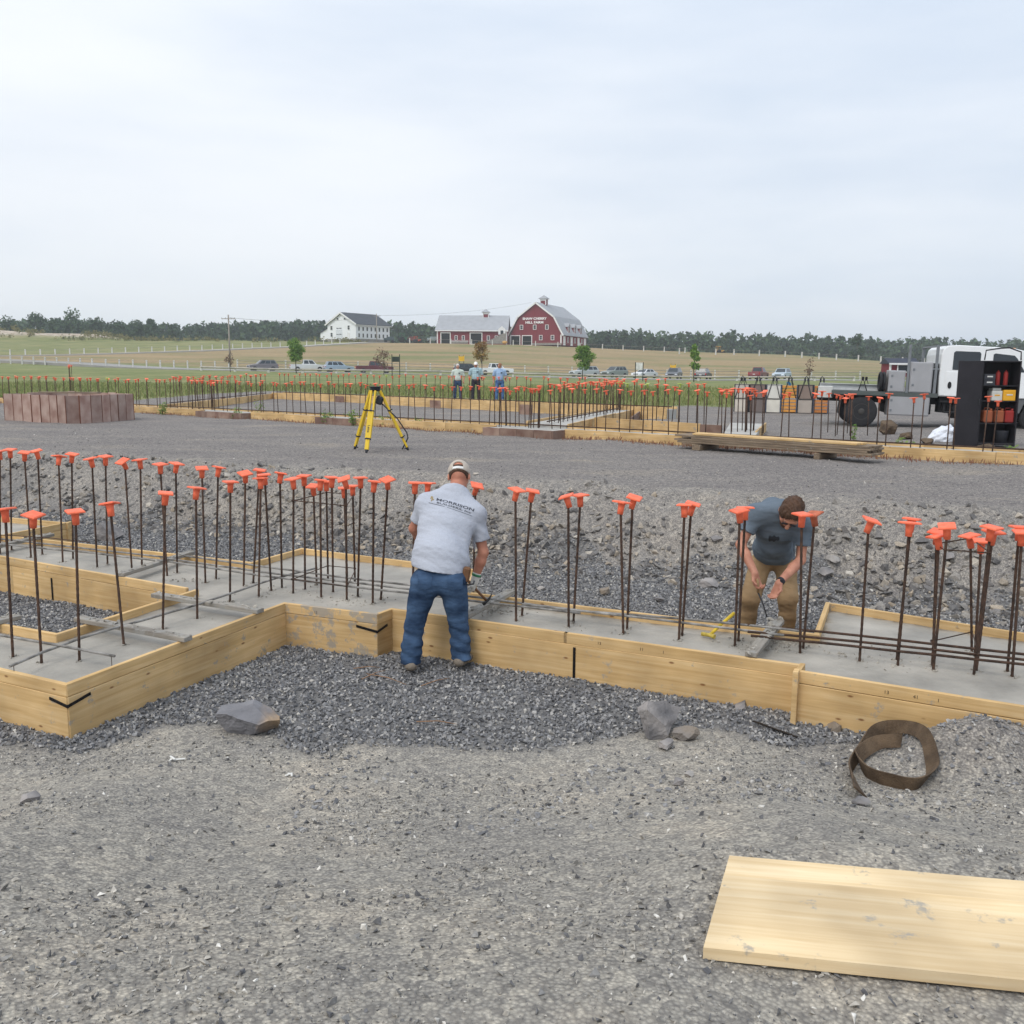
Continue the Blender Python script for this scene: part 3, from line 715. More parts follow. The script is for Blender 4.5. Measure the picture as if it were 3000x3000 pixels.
rod('loose_rod', [(-120, 1556), (0, 1567), (150, 1576), (264, 1589)], 'thin dark rod lying behind the left strip by the pad board', m_rust, r=.006, z=-.36)
for (tx, ty), side in (((336, 1922), 0), ((36, 1950), 1)):
    p = W(tx - (10 if not side else -4), ty, -.38); mb = MB(); mb.tube([(0, 0, 0), (0, 0, -.10)], .0025, 5)
    tag(mb.build('tie_wire', m_rust, loc=p), 'thin tie wire hanging from the ' + ('cross bar end' if not side else 'lengthwise bar end') + ' at the front corner', 'wire')
def hoop(P, label, r=.005):
    o0 = P[0].copy(); mb = MB(); Q = [p - o0 for p in P] + [Vector((.01, 0, .012))]; mb.tube(Q, r, 6)
    tag(mb.build('tie_hoop', m_rust, loc=o0), label, 'wire hoop', 'wire hoops tied round the bar cages')
def hoop_at(key, idx, z, label, out_=.02):
    P = []; c = Vector((0, 0, 0))
    for i in idx:
        b, t = DOW[key][i]; k = (z - b.z) / (t.z - b.z); P.append(b.lerp(t, k)); c += P[-1]
    c /= len(P); P = [p + (p - c).normalized() * out_ for p in P]; P.append(P[0] + Vector((0, 0, .01)))
    hoop(P, label)
hoop_at('cage', [0, 4, 8, 6], .42, 'upper wire hoop round the bar cage beside the stooping man')
hoop_at('cage', [0, 4, 8, 6], -.35, 'lower wire hoop round the bar cage beside the stooping man')
hoop_at('right', [3, 6, 8, 5], .42, 'upper wire hoop round the bar cage at the right edge')
hoop_at('right', [3, 6, 8, 5], -.33, 'lower wire hoop round the bar cage at the right edge')
def spreader(p, q, label, mat=None, wdt=.088):
    a, b = W(*p, Z_FORM + .023), W(*q, Z_FORM + .023); L_ = (b - a).length; mb = MB(); mb.cbox((L_ / 2, 0, 0), (L_, wdt, .038), .004)
    o = mb.build('wood_spreader', mat or m_wood_grey, mtx=frame(a, b), fix=False)
    if o.data.materials[0] == m_wood_grey:       # crust of splashed cement
        n = 26; t = RNG.random(n); xy = np.array([[(a.lerp(b, k)).x + RNG.normal() * .025, (a.lerp(b, k)).y + RNG.normal() * .025] for k in t])
        s = stones('cement_crust', xy, RNG.uniform(.02, .07, n), m_conc, (.25, .5), .4, tilt=.25, z=np.full(n, a.z + .02))
        del s['category']; s.parent = o; s.matrix_parent_inverse = o.matrix_world.inverted() if False else frame(a, b).inverted()
    return tag(o, label, 'lumber', 'wooden spreaders across the near form')
spreader((352, 1684), (562, 1618), 'cement-crusted spreader across the left strip near the footing corner')
spreader((452, 1742), (764, 1790), 'cement-crusted spreader at the top of the footing arm')
spreader((228, 1812), (552, 1872), 'cement-crusted spreader across the middle of the footing arm')
spreader((-70, 1836), (54, 1806), 'short spreader end at the left edge over the gravel cell')
spreader((1360, 1806), (1499, 1732), 'pale spreader under the stooping man\'s hammer')
spreader((2200, 1918), (2282, 1820), 'pale spreader in front of the tan-trousered man', wdt=.09)
spreader((-60, 1612), (152, 1566), 'cement-smeared spreader at the far left by the pad board')
# crumbs of aggregate spilt on the concrete
cr_xy = []
for (px, py, s, n) in ((1440, 1790, .16, 120), (2270, 1885, .2, 160), (2230, 1900, .1, 50), (900, 1735, .3, 60), (1010, 1760, .25, 60), (2620, 1930, .3, 50), (2470, 1915, .02, 6), (1700, 1850, .4, 30), (620, 1815, .05, 10), (540, 1700, .1, 40)):
    c = W(px, py, Z_CONC)
    for _ in range(n): cr_xy.append((c.x + random.gauss(0, s), c.y + random.gauss(0, s * .5)))
for _lst in DOW.values():
    for _b, _t in _lst:
        for _ in range(9): _a = random.uniform(0, 6.28); _r = random.uniform(.012, .045); cr_xy.append((_b.x + _r * math.cos(_a), _b.y + _r * math.sin(_a)))
cr_xy = np.array(cr_xy); k = in_poly(cr_xy[:, 0], cr_xy[:, 1], conc_poly); cr_xy = cr_xy[k]
stones('cement_crumbs', cr_xy, RNG.uniform(.006, .03, len(cr_xy)), m_conc, (.4, .9), .2, z=np.full(len(cr_xy), Z_CONC), label='crumbs of cement scattered over the near wet footing')
# ================================================================== STONES ON THE GROUND
def scatter(x0, x1, y0, y1, dens):
    n = int((x1 - x0) * (y1 - y0) * dens); return RNG.uniform(x0, x1, n), RNG.uniform(y0, y1, n)
def vis(x, y, m=200):
    return in_view(x, y, H(x, y), m)
x, y = scatter(-9, 8, 5.0, 17.5, 1450)
k = vis(x, y) ; x, y = x[k], y[k]
k = (m_stone(x, y) > .45 + .3 * (RNG.random(len(x)) - .5)) & ~in_poly(x, y, conc_poly); x, y = x[k], y[k]
d = np.hypot(x, y); k = RNG.random(len(x)) < np.clip(1.25 - (d - 6) * .05, .5, 1); x, y = x[k], y[k]
stones('crushed_stone', np.stack([x, y], -1), RNG.uniform(.024, .049, len(x)), m_crush, (.55, 1.0), .2, HULLS=HULLS_S, label='grey-blue crushed stone bedding round the near footing')
# rubble bank
x, y = scatter(-11, 9, 8, 18, 900); v = vcoord(x, y); k = vis(x, y) & (v > _bank0 - .7) & (v < _bank0 + 2.5) & ~in_poly(x, y, conc_poly)
x, y, v = x[k], y[k], v[k]; kk = RNG.random(len(x)) < np.exp(-((v - _bank0 - .35) / .9) ** 2) * np.clip(fbm(x * .9, y * .9 + 7, 3) * 2.4 - .45, .12, 1); x, y = x[kk], y[kk]
sz = .016 + .15 * RNG.random(len(x)) ** 5.0
stones('rubble', np.stack([x, y], -1), sz, m_rubble, (.35, .8), .3, tilt=.45, label='broken slate rubble on the bank behind the near footing')
# small stones of the foreground and lot
x, y = scatter(-5, 5, 2.0, 7.2, 3600); k = vis(x, y) & (m_stone(x, y) < .6) & ~in_poly(x, y, conc_poly); x, y = x[k], y[k]
cl = fbm(x * 1.4 + 3, y * 1.4, 3); k = RNG.random(len(x)) < np.clip((cl - .30) * 3.2, .12, 1) * np.clip(1.3 - (y - 2.2) * .08, .4, 1); x, y = x[k], y[k]
sz = .004 + .012 * RNG.random(len(x)) ** 2 + .035 * RNG.random(len(x)) ** 12
stones('pebbles', np.stack([x, y], -1), sz, m_pebble, (.35, .8), .3, tilt=.5, HULLS=HULLS_T, label='small stones strewn over the foreground dirt')
x, y = scatter(-1.2, 3.6, 4.2, 6.6, 520); k = vis(x, y) & (m_stone(x, y) < .6) & ~in_poly(x, y, conc_poly); x, y = x[k], y[k]
k = RNG.random(len(x)) < np.clip((fbm(x * 1.7 + 31, y * 1.7, 3) - .36) * 4, .04, 1); x, y = x[k], y[k]
mx_ = _mound.x + RNG.normal(0, .45, 900); my_ = _mound.y + RNG.normal(0, .26, 900); kk = ~in_poly(mx_, my_, conc_poly); x = np.concatenate([x, mx_[kk]]); y = np.concatenate([y, my_[kk]])
stones('slate_chips', np.stack([x, y], -1), .008 + .045 * RNG.random(len(x)) ** 4, m_crush, (.3, .6), .3, tilt=.4, label='grey slate chips spilt over the dirt below the form')
x, y = scatter(-13, 13, 10.5, 26, 45); v = vcoord(x, y); k = vis(x, y) & (v > _bank0 + 1.2); x, y = x[k], y[k]
stones('lot_pebbles', np.stack([x, y], -1), .010 + .035 * RNG.random(len(x)) ** 4, m_pebble, (.35, .7), .3, tilt=.5, HULLS=HULLS_T, label='loose stones on the flat gravel lot')

# ------------------------------------------------------------------ single rocks
def rock(px, py, size, seed, label, mat, rz=0.0, cuts=9, sink=.12, rot=None, loc=None):
    """angular broken stone: a block cleft by random planes, then roughened"""
    rg = np.random.default_rng(seed); bm = bmesh.new(); bmesh.ops.create_cube(bm, size=2.2)
    from mathutils import Euler
    bmesh.ops.rotate(bm, verts=bm.verts, cent=(0, 0, 0), matrix=Euler(rg.uniform(0, 6, 3)).to_matrix())
    for _ in range(cuts + 5):
        n_ = rg.normal(size=3); n_ /= np.linalg.norm(n_); d_ = rg.uniform(.62, 1.0)
        bmesh.ops.bisect_plane(bm, geom=bm.verts[:] + bm.edges[:] + bm.faces[:], plane_co=n_ * d_, plane_no=n_, clear_outer=True)
        bmesh.ops.holes_fill(bm, edges=[e for e in bm.edges if e.is_boundary])
    bmesh.ops.triangulate(bm, faces=bm.faces); 
    for _ in range(3): bmesh.ops.subdivide_edges(bm, edges=bm.edges[:], cuts=1, use_grid_fill=True)
    P = np.array([v.co[:] for v in bm.verts]); c = P.mean(0); P -= c; r_ = np.linalg.norm(P, axis=1)[:, None] + 1e-6
    nz_ = fbm(P[:, 0] * 2.2 + seed, P[:, 1] * 2.2 + P[:, 2] * 1.7, 4) - .45; led = np.round((P[:, 2] + nz_ * .5) * 4) / 4 - P[:, 2]
    P = P * (1 + .16 * nz_[:, None]); P[:, :2] *= (1 + .10 * led)[:, None]
    P = P / (P.max(0) - P.min(0)) * np.array(size); P[:, 2] -= P[:, 2].min() + sink * size[2]
    for v, p in zip(bm.verts, P): v.co = p
    me = bpy.data.meshes.new('rock'); bm.to_mesh(me); bm.free()
    g = loc or G(px, py); o = link('rock', me, None, mat, loc=g); o.rotation_euler = (rot[0] if rot else 0, rot[1] if rot else 0, rz)
    return tag(o, label, 'rock', 'single rocks about the site')
m_slate = M_('slate_rock', srgb(118, 116, 117), .85, .22, 5, .6, 16, c2=srgb(158, 152, 148), dist=.03)
m_slate_b = M_('tan_stained_rock', srgb(150, 132, 108), .85, .2, 4, .6, 16, c2=srgb(128, 124, 122), dist=.03)
m_slate_p = M_('pale_stone', srgb(160, 155, 150), .9, .15, 6, .4, 20)
def mixed_rock():
    m = M_('two_tone_rock', srgb(122, 121, 124), .85, .2, 5, .6, 16, dist=.03); t = m.node_tree; b = t.nodes['Principled BSDF']; N = t.nodes.new; L = t.links.new
    tc = N('ShaderNodeTexCoord'); s = N('ShaderNodeSeparateXYZ'); L(tc.outputs['Object'], s.inputs[0]); n = N('ShaderNodeTexNoise'); n.inputs['Scale'].default_value = 6; L(tc.outputs['Object'], n.inputs['Vector'])
    a = N('ShaderNodeMath'); a.operation = 'MULTIPLY_ADD'; a.inputs[1].default_value = .25; L(n.outputs[0], a.inputs[0]); L(s.outputs[0], a.inputs[2])
    r = N('ShaderNodeMapRange'); r.inputs['From Min'].default_value = .20; r.inputs['From Max'].default_value = .34; L(a.outputs[0], r.inputs[0])
    x = N('ShaderNodeMix'); x.data_type = 'RGBA'; src = b.inputs['Base Color'].links[0].from_socket; L(r.outputs[0], x.inputs[0]); L(src, x.inputs[6]); x.inputs[7].default_value = srgb(172, 146, 116); L(x.outputs[2], b.inputs['Base Color'])
    return m
rock(735, 2142, (.43, .30, .21), 9, 'large two-toned grey and tan rock in front of the footing arm', mixed_rock(), .1)
rock(1925, 2150, (.38, .24, .29), 17, 'large upright grey slate block in front of the long form board', m_slate, .5)
rock(2010, 2170, (.19, .14, .10), 21, 'flat brown stone leaning on the slate block', m_slate_b, .2)
rock(1950, 2195, (.13, .10, .07), 23, 'dark grey stone wedged below the slate block', m_slate, 1.2)
rock(310, 1586, (.42, .36, .34), 31, 'big squared grey boulder behind the left strip', m_slate, .3)
for i, (px, py, s, lab, mt) in enumerate([(1772, 1742, .19, 'tan blocky stone behind the second pair of rebars', m_slate_b), (2075, 1722, .26, 'wide flat slate left of the tan-trousered man', m_slate), (1585, 1730, .10, 'small pale stone behind the first rebar pair', m_slate_p),
        (1670, 1740, .12, 'pale stone behind the paired rebars on the crushed stone', m_slate_p), (1930, 1765, .12, 'bluish stone just behind the long rear board', m_slate), (2440, 1650, .2, 'pale angular slate right of the tan-trousered man', m_slate_p),
        (2415, 1690, .24, 'dark angular slate block right of the tan-trousered man', m_slate), (2100, 1590, .16, 'grey stone high on the bank left of the tan-trousered man', m_slate), (95, 2348, .10, 'lone bluish stone in the lower left dirt', m_slate),
        (2450, 2145, .12, 'tan stone beside the end of the front form board', m_slate_b), (1990, 2300, .09, 'grey stone on the dirt below the slate block', m_slate), (2020, 2275, .07, 'small pale stone below the slate block', m_slate_p),
        (2520, 2360, .10, 'dark stone beside the tail of the webbing sling', m_slate), (2170, 2080, .12, 'grey stone by the foot of the long form board', m_slate), (2780, 1640, .2, 'grey slab on the bank behind the right cage', m_slate), (2900, 1600, .22, 'pale slab on the bank behind the right cage', m_slate_p)]):
    rock(px, py, (s, s * .75, s * random.uniform(.4, .6)), 50 + i * 7, lab, mt, random.uniform(0, 3))

# ------------------------------------------------------------------ webbing sling, plank stack, scraps
m_web = M_('muddy_webbing', srgb(78, 64, 51), .95, .3, 7, .5, 90, c2=srgb(110, 92, 73))
def ribbon(name, pts, wid, mat, label, cat, th=.006, tilt=None):
    """flat strap standing on edge along points (x, y, zcentre)"""
    k = len(pts); P = [Vector(p) for p in pts]; o0 = P[0].copy(); vs_ = []
    for i, p in enumerate(P):
        t = (P[min(i + 1, k - 1)] - P[max(i - 1, 0)]).normalized(); tl = tilt[i] if tilt else 0
        up = Vector((0, 0, 1)); side = up.cross(t).normalized(); up2 = (up * math.cos(tl) + side * math.sin(tl)); sd_ = up2.cross(t).normalized()
        for a, b in ((-.5, -.5), (.5, -.5), (.5, .5), (-.5, .5)): vs_.append(p - o0 + up2 * a * wid + sd_ * b * th)
    fs = [(i * 4 + j, i * 4 + (j + 1) % 4, (i + 1) * 4 + (j + 1) % 4, (i + 1) * 4 + j) for i in range(k - 1) for j in range(4)] + [(0, 1, 2, 3), tuple((k - 1) * 4 + j for j in (3, 2, 1, 0))]
    mb = MB(); mb.add(vs_, fs, False); return tag(mb.build(name, mat, loc=o0), label, cat)
loop_px = [(2545, 2310, 1.0), (2500, 2270, 1.0), (2530, 2215, .7), (2590, 2175, .5), (2660, 2168, .4), (2715, 2185, .6), (2728, 2240, .8), (2722, 2290, .9), (2680, 2318, .3), (2600, 2300, .3), (2545, 2270, .5), (2515, 2240, .6), (2560, 2195, .6), (2620, 2190, .5)]
ctrl = [(2520, 2345, .0, .9), (2505, 2310, 0, .5), (2490, 2270, 0, .2), (2520, 2225, .0, .3), (2565, 2175, .03, .5), (2630, 2160, .03, .3), (2700, 2180, .02, .5), (2728, 2240, .0, .9), (2725, 2290, .0, .6), (2680, 2320, 0, .25), (2600, 2308, 0, .15), (2545, 2285, 0, .2), (2515, 2262, .02, .35), (2520, 2240, .03, .5), (2570, 2205, .02, .6), (2640, 2195, .01, .4)]
P = []
for px, py, dz, tl in ctrl:
    g = G(px, py); P.append((g.x, g.y, g.z + .042 + dz, tl))
Pn = np.array(P); tt = np.linspace(0, len(P) - 1, 90)
def cat_rom(A_, t):
    i = np.clip(np.floor(t).astype(int), 0, len(A_) - 2); f_ = (t - i)[:, None]; g = lambda j: A_[np.clip(j, 0, len(A_) - 1)]
    p0, p1, p2, p3 = g(i - 1), g(i), g(i + 1), g(i + 2)
    return .5 * (2 * p1 + (p2 - p0) * f_ + (2 * p0 - 5 * p1 + 4 * p2 - p3) * f_ ** 2 + (3 * p1 - p0 - 3 * p2 + p3) * f_ ** 3)
Q = cat_rom(Pn, tt)
Q[:, 2] = np.maximum(Q[:, 2], H(Q[:, 0], Q[:, 1]) + .036)
ribbon('webbing_sling', Q[:, :3], .092, m_web, 'muddy brown webbing sling coiled on the dirt by the form board', 'lifting strap', .009, list(Q[:, 3]))
# planks at the lower right
PZ = -.012
fa, fb = W(2137, 2506, PZ), W(3050, 2585, PZ)
dirp = (fb - fa).normalized(); nrm = Vector((dirp.y, -dirp.x, 0))
_le = W(2103, 2627, PZ) - fa; slant = _le.dot(dirp) / _le.dot(nrm)
for i, (o0_, o1_, dz, lab) in enumerate(((0, .14, 0, 'narrow rear pale plank lying at the lower right corner'), (.1425, .57, .003, 'wide front pale plank lying at the lower right corner'))):
    a = fa.copy(); a.z = PZ - .038 + dz; mb = MB(); mb.prism([(slant * o0_, -o0_), (2.6, -o0_), (2.6, -o1_), (slant * o1_, -o1_)], 0, .038, 'z')
    tag(mb.build('plank', m_wood_pale, mtx=frame(a, a + dirp)), lab, 'plank', 'pale planks in the foreground')
m_white = M_('white_scrap', srgb(214, 212, 206), .8, .1, 20)
for i, (px, py, lab) in enumerate(((515, 2230, 'torn white scrap on the dirt below the two-toned rock'), (850, 2275, 'bone-white splinter on the foreground dirt'))):
    g = G(px, py); mb = MB()
    for j in range(3):
        mb.cbox((random.uniform(-.03, .03), random.uniform(-.02, .02), .006 + j * .004), (random.uniform(.03, .07), random.uniform(.01, .02), .008), .002, Matrix.Rotation(random.uniform(0, 3), 3, 'Z'))
    tag(mb.build('scrap', m_white, loc=g), lab, 'scrap')
a, b = G(2205, 2128), G(2335, 2172); a.z += .03; b.z += .025; mb = MB(); L_ = (b - a).length; mb.cbox((L_ / 2, 0, 0), (L_, .022, .006), .001)
tag(mb.build('loose_stake', m_strap, mtx=frame(a, b)), 'black steel stake lying on the stone before the board joint', 'stake')
m_twig = M_('dry_twig', srgb(150, 118, 92), .9, .2, 10)
for i, (p, q, lab) in enumerate((((1035, 1967), (1115, 1966), 'pale dry stick left of the stooping man\'s boots'), ((1075, 1985), (1190, 2015), 'reddish twig behind the stooping man\'s heel'), ((1235, 2022), (1318, 1995), 'thin twig between the stooping man\'s boots'), ((1060, 2000), (1130, 1972), 'crooked brown twig left of the stooping man'), ((1220, 2125), (1340, 2133), 'dry stick on the crushed stone below the stooping man'))):
    a, b = G(*p), G(*q); mb = MB(); m_ = a.lerp(b, .5) + Vector((.01, .02, .012)); mb.tube([a + Vector((0, 0, .025)) - a, m_ - a + Vector((0, 0, .02)), b - a + Vector((0, 0, .025))], [.004, .004, .002], 5)
    tag(mb.build('twig', m_twig, loc=a), lab, 'twig')
# ================================================================== FAR FOOTING
far_form = empty('footing_form', W(1200, 1240, .2), 0, 'distant board formwork full of capped rebars beyond the lot', 'formwork')
ff0 = far_form.location
def fboard(a, b, top, h, mat=None, name='board', ext=.02, th=.045):
    return board((a.x - ff0.x, a.y - ff0.y), (b.x - ff0.x, b.y - ff0.y), top - ff0.z, h, th, far_form, mat, name, ext)
m_panel_rust = M_('rusty_form_panel', srgb(128, 96, 84), .8, .22, 3, .2, 30, c2=srgb(150, 128, 114), rand=.2)
FT, BT = .22, .40
fa_, fb_ = W(400, 1190, FT), W(1979, 1274, FT); fd = (fb_ - fa_).normalized(); fn = Vector((-fd.y, fd.x, 0))     # fn points away
if fn.y < 0: fn = -fn
F0 = fa_ - fd * 13; FL = 48.0
def fpt(s, v=0.0): return F0 + fd * s + fn * v
def s_of(px, py, z=FT): return (W(px, py, z) - F0).dot(fd)
def run(p, q, top, h, n, gapmat=None, **k):
    for i in range(n):
        fboard(p.lerp(q, i / n), p.lerp(q, (i + 1) / n), top + random.uniform(-.012, .012), h, ext=-.004, mat=(gapmat or m_wood), **k)
STRIPW = .62
s_pad0, s_pad1 = s_of(1400, 1250), s_of(1640, 1258)
s_lp0, s_lp1 = s_of(505, 1204), s_of(680, 1210)
s_mp0 = s_of(909, 1220); s_mp1 = s_of(1010, 1226)
run(fpt(0), fpt(s_lp0), FT, .34, 4); run(fpt(s_lp1), fpt(s_mp0), FT, .34, 2); run(fpt(s_mp1), fpt(s_pad0), FT, .34, 3); run(fpt(s_pad1), fpt(s_of(2000, 1275)), FT, .34, 2); run(fpt(s_of(2560, 1308)), fpt(FL), FT, .34, 4)
run(fpt(s_of(2000, 1275)), fpt(s_of(2560, 1308)), FT, .34, 2, gapmat=m_wood_old)
for s0, s1, o_ in ((s_lp0, s_lp1, .35), (s_mp0, s_mp1, .2), (s_pad0, s_pad1, .55)):      # pads boxed with rusty steel panels
    n = 4
    for i in range(n): fboard(fpt(s0 + (s1 - s0) * i / n, -o_), fpt(s0 + (s1 - s0) * (i + 1) / n, -o_), FT - .02 + random.uniform(-.006, .006), .32, m_panel_rust, 'steel_panel', -.004)
    fboard(fpt(s0, -o_), fpt(s0, 0), FT - .025, .32, m_panel_rust, 'steel_panel', 0); fboard(fpt(s1, -o_), fpt(s1, 0), FT - .024, .32, m_panel_rust, 'steel_panel', 0)
inner = STRIPW
s_ls = s_of(430, 1192); s_cs = s_of(1530, 1250)
run(fpt(0, inner), fpt(s_ls - .2, inner), FT + .03, .36, 3); run(fpt(s_ls + .9, inner), fpt(s_cs - .3, inner), FT + .03, .36, 4); run(fpt(s_cs + 1.0, inner), fpt(s_of(2300, 1292), inner), FT + .03, .36, 3); run(fpt(s_of(2300, 1292), inner), fpt(FL, inner), FT + .03, .36, 4)
# back strip and cross strips
ba, bb = W(797, 1150, BT), W(1799, 1189, BT); bd = (bb - ba).normalized(); bn = Vector((-bd.y, bd.x, 0)); bn = bn if bn.y > 0 else -bn
be = ba + bd * ((bb - ba).length + 2.2)
la = fpt(s_ls + .9, inner); run(la, ba, .34, .46, 3)
lo_ = (ba - la).normalized(); ln = Vector((-lo_.y, lo_.x, 0)); ln = ln if ln.x < 0 else -ln
run(la + ln * .65, ba + ln * .65 + bn * .65, .30, .4, 3)
run(ba, be, BT, .50, 6); run(ba + bn * .65, be + bn * .65, BT + .02, .44, 5)
for px, py in ((985, 1158), (1262, 1170), (1525, 1182)):     # splice plates on the inside of the back form
    p = W(px, py, BT) - bn * .04; q = p + bd * .62
    fboard(p, q, BT - .03, .42, m_panel_rust, 'splice_panel', 0, .03)
p = W(648, 1165, .3); fboard(p, p + lo_ * .5, .33, .42, m_panel_rust, 'splice_panel', 0, .06)
ca0, ca1 = fpt(s_cs - .3, inner), ba + bd * ((bb - ba).length - .2); cb0 = fpt(s_cs + 1.0, inner); cb1 = ca1 + bd * 1.0
run(ca0, ca1, .32, .40, 3); run(cb0, cb1, .30, .40, 3)
# right-hand cell: rear form and pad
ra, rb = W(1743, 1221, .36), W(2052, 1241, .36); run(ra, rb, .36, .46, 2)
rc = W(2115, 1244, .36); run(rb, rc, .34, .40, 1, gapmat=m_panel_rust)
rd0, rd1 = W(2215, 1266, .22), W(2243, 1241, .22); run(rd0, rd1, .24, .26, 1)
run(W(1880, 1200, .25), W(1850, 1222, .25), .25, .34, 1, gapmat=m_panel_rust)
def far_slab(name, pts, z, lab):
    mb = MB(); k = len(pts); mb.add([(p.x, p.y, z) for p in pts] + [(p.x, p.y, -.1) for p in pts], [tuple(range(k)), tuple(range(2 * k - 1, k - 1, -1))] + [(i, i + k, (i + 1) % k + k, (i + 1) % k) for i in range(k)])
    tag(mb.build(name, m_conc2), lab, 'footing', 'pours of the distant footing')
m_conc2 = M_('set_concrete', srgb(176, 174, 168), .9, .12, 2, .2, 20)
far_slab('concrete_footing', [fpt(0, .02), fpt(FL, .02), fpt(FL, inner - .02), fpt(0, inner - .02)], FT - .03, 'pale concrete strip along the front of the distant footing')
far_slab('concrete_footing', [fpt(s_pad0 + .03, -.52), fpt(s_pad1 - .03, -.52), fpt(s_pad1 - .03, .015), fpt(s_pad0 + .03, .015)], FT - .04, 'pale concrete pad jutting from the distant footing behind the tripod')
far_slab('concrete_footing', [fpt(s_lp0 + .03, -.32), fpt(s_lp1 - .03, -.32), fpt(s_lp1 - .03, .015), fpt(s_lp0 + .03, .015)], FT - .04, 'pale concrete pad jutting from the distant footing right of the panel ring')
far_slab('concrete_footing', [ca0 + bd * .05, ca1 + bd * .05, cb1 - bd * .05, cb0 - bd * .05], .27, 'pale concrete cross strip through the distant footing\'s dense rebars')
far_slab('concrete_footing', [ba + bn * .03, be + bn * .03, be + bn * .62, ba + bn * .62], BT - .06, 'pale concrete strip along the back of the distant footing')
far_slab('concrete_footing', [W(2118, 1275, .2), W(2210, 1283, .2), W(2238, 1243, .2), W(2140, 1240, .2)], .215, 'pale concrete pad under the rightmost distant rebar cluster')
GFAR = 'capped dowels of the distant footing'
def drow(P, Q, n, z, h, place, across, seed, skip=None):
    """n pairs of dowels from P to Q"""
    rg = random.Random(seed); d_ = (Q - P).normalized(); items = []
    for i in range(n):
        c = P.lerp(Q, (i + .5) / n)
        for sgn in (-1, 1):
            b = c + across * (.13 * sgn) + d_ * (.055 * sgn + rg.gauss(0, .03)); b = Vector((b.x, b.y, z))
            t = b + Vector((rg.gauss(0, .025), rg.gauss(0, .02), h + rg.gauss(0, .03)))
            if skip and skip(b): continue
            items.append((b, t))
    def sx(b): return b.x / b.y
    items.sort(key=lambda it: sx(it[1]))
    for k, (b, t) in enumerate(items):
        green = rg.random() < .03
        dowel(b, t, f'{ordinal(k + 1)} capped rebar from left in the distant footing\'s {place}', GFAR, far=True, cap=CAP_GREEN if green else None)
    return len(items)
nd = drow(fpt(2.0, .3), fpt(FL - 1.0, .3), 68, FT - .03, 1.0, 'front row', fn, 1)
nd += drow(ba + bn * .32, be + bn * .32, 27, BT - .06, 1.0, 'back row', bn, 2)
nd += drow(la + ln * .32 + lo_ * .4, ba + ln * .32, 15, .28, 1.0, 'left cross row', ln, 3)
cm0, cm1 = ca0.lerp(cb0, .5), ca1.lerp(cb1, .5)
nd += drow(cm0 + (cm1 - cm0) * .04, cm1, 18, .27, 1.0, 'middle cross row', bd, 4)
nd += drow(ra + bn * .35, rb + bn * .35, 7, .3, 1.0, 'short rear row', bn, 5)
def cluster(px, py, z, n, wx, wy, place, seed, h=1.0):
    rg = random.Random(seed); c = W(px, py, z); items = []
    for i in range(n):
        b = c + fd * rg.uniform(-wx, wx) + fn * rg.uniform(-wy, wy); b.z = z; items.append((b, b + Vector((rg.gauss(0, .02), rg.gauss(0, .02), h + rg.gauss(0, .03)))))
    items.sort(key=lambda it: it[1].x / it[1].y)
    for k, (b, t) in enumerate(items): dowel(b, t, f'{ordinal(k + 1)} capped rebar from left in the {place}', GFAR, far=True)
    return n
nd += cluster(1520, 1252, FT - .04, 12, .75, .25, 'pad cage behind the tripod', 21)
nd += cluster(1790, 1200, .27, 6, .4, .2, 'small cage behind the short rear row', 22)
nd += cluster(2160, 1262, .215, 16, .55, .55, 'dense pad cage near the racks', 23)
nd += cluster(600, 1200, FT - .04, 10, .8, .15, 'pad cage right of the panel ring', 24)
nd += cluster(2480, 1268, .1, 7, .8, .8, 'sparse cage before the truck wheel', 25, .95)
nd += cluster(205, 1150, .3, 4, .35, .1, 'tall cage behind the panel ring', 26, 1.35)
for p, q, z, lab in ((fpt(1, .3), fpt(FL, .3), FT + .05, 'long dark bar laid along the distant footing\'s front strip'), (ba + bn * .3, be + bn * .3, BT + .03, 'long dark bar laid along the distant footing\'s back strip'), (cm0, cm1, .34, 'dark bar laid along the distant footing\'s cross strip'), (la + ln * .3, ba + ln * .3, .37, 'dark bar laid along the distant footing\'s left cross strip')):
    mb = MB(); mb.tube([Vector((0, 0, 0)), Vector((q.x - p.x, q.y - p.y, 0))], .016, 6); tag(mb.build('long_rebar', m_rust, loc=(p.x, p.y, z)), lab, 'rebar')

# ------------------------------------------------------------------ weeds along the far forms
def leaf_mat(name, c0, c1, trans=.25):
    m = bpy.data.materials.new(name); m.use_nodes = True; t = m.node_tree; b = t.nodes['Principled BSDF']; N = t.nodes.new; L = t.links.new
    b.inputs['Roughness'].default_value = .75; b.inputs['Specular IOR Level'].default_value = .15
    a = N('ShaderNodeAttribute'); a.attribute_name = 'tint'; r = N('ShaderNodeValToRGB'); r.color_ramp.elements[0].color = c0; r.color_ramp.elements[1].color = c1
    L(a.outputs['Fac'], r.inputs[0]); L(r.outputs[0], b.inputs['Base Color'])
    tr = N('ShaderNodeBsdfTranslucent'); L(r.outputs[0], tr.inputs[0]); mx = N('ShaderNodeMixShader'); mx.inputs[0].default_value = trans
    o = t.nodes['Material Output']; L(b.outputs[0], mx.inputs[1]); L(tr.outputs[0], mx.inputs[2]); L(mx.outputs[0], o.inputs[0])
    return m
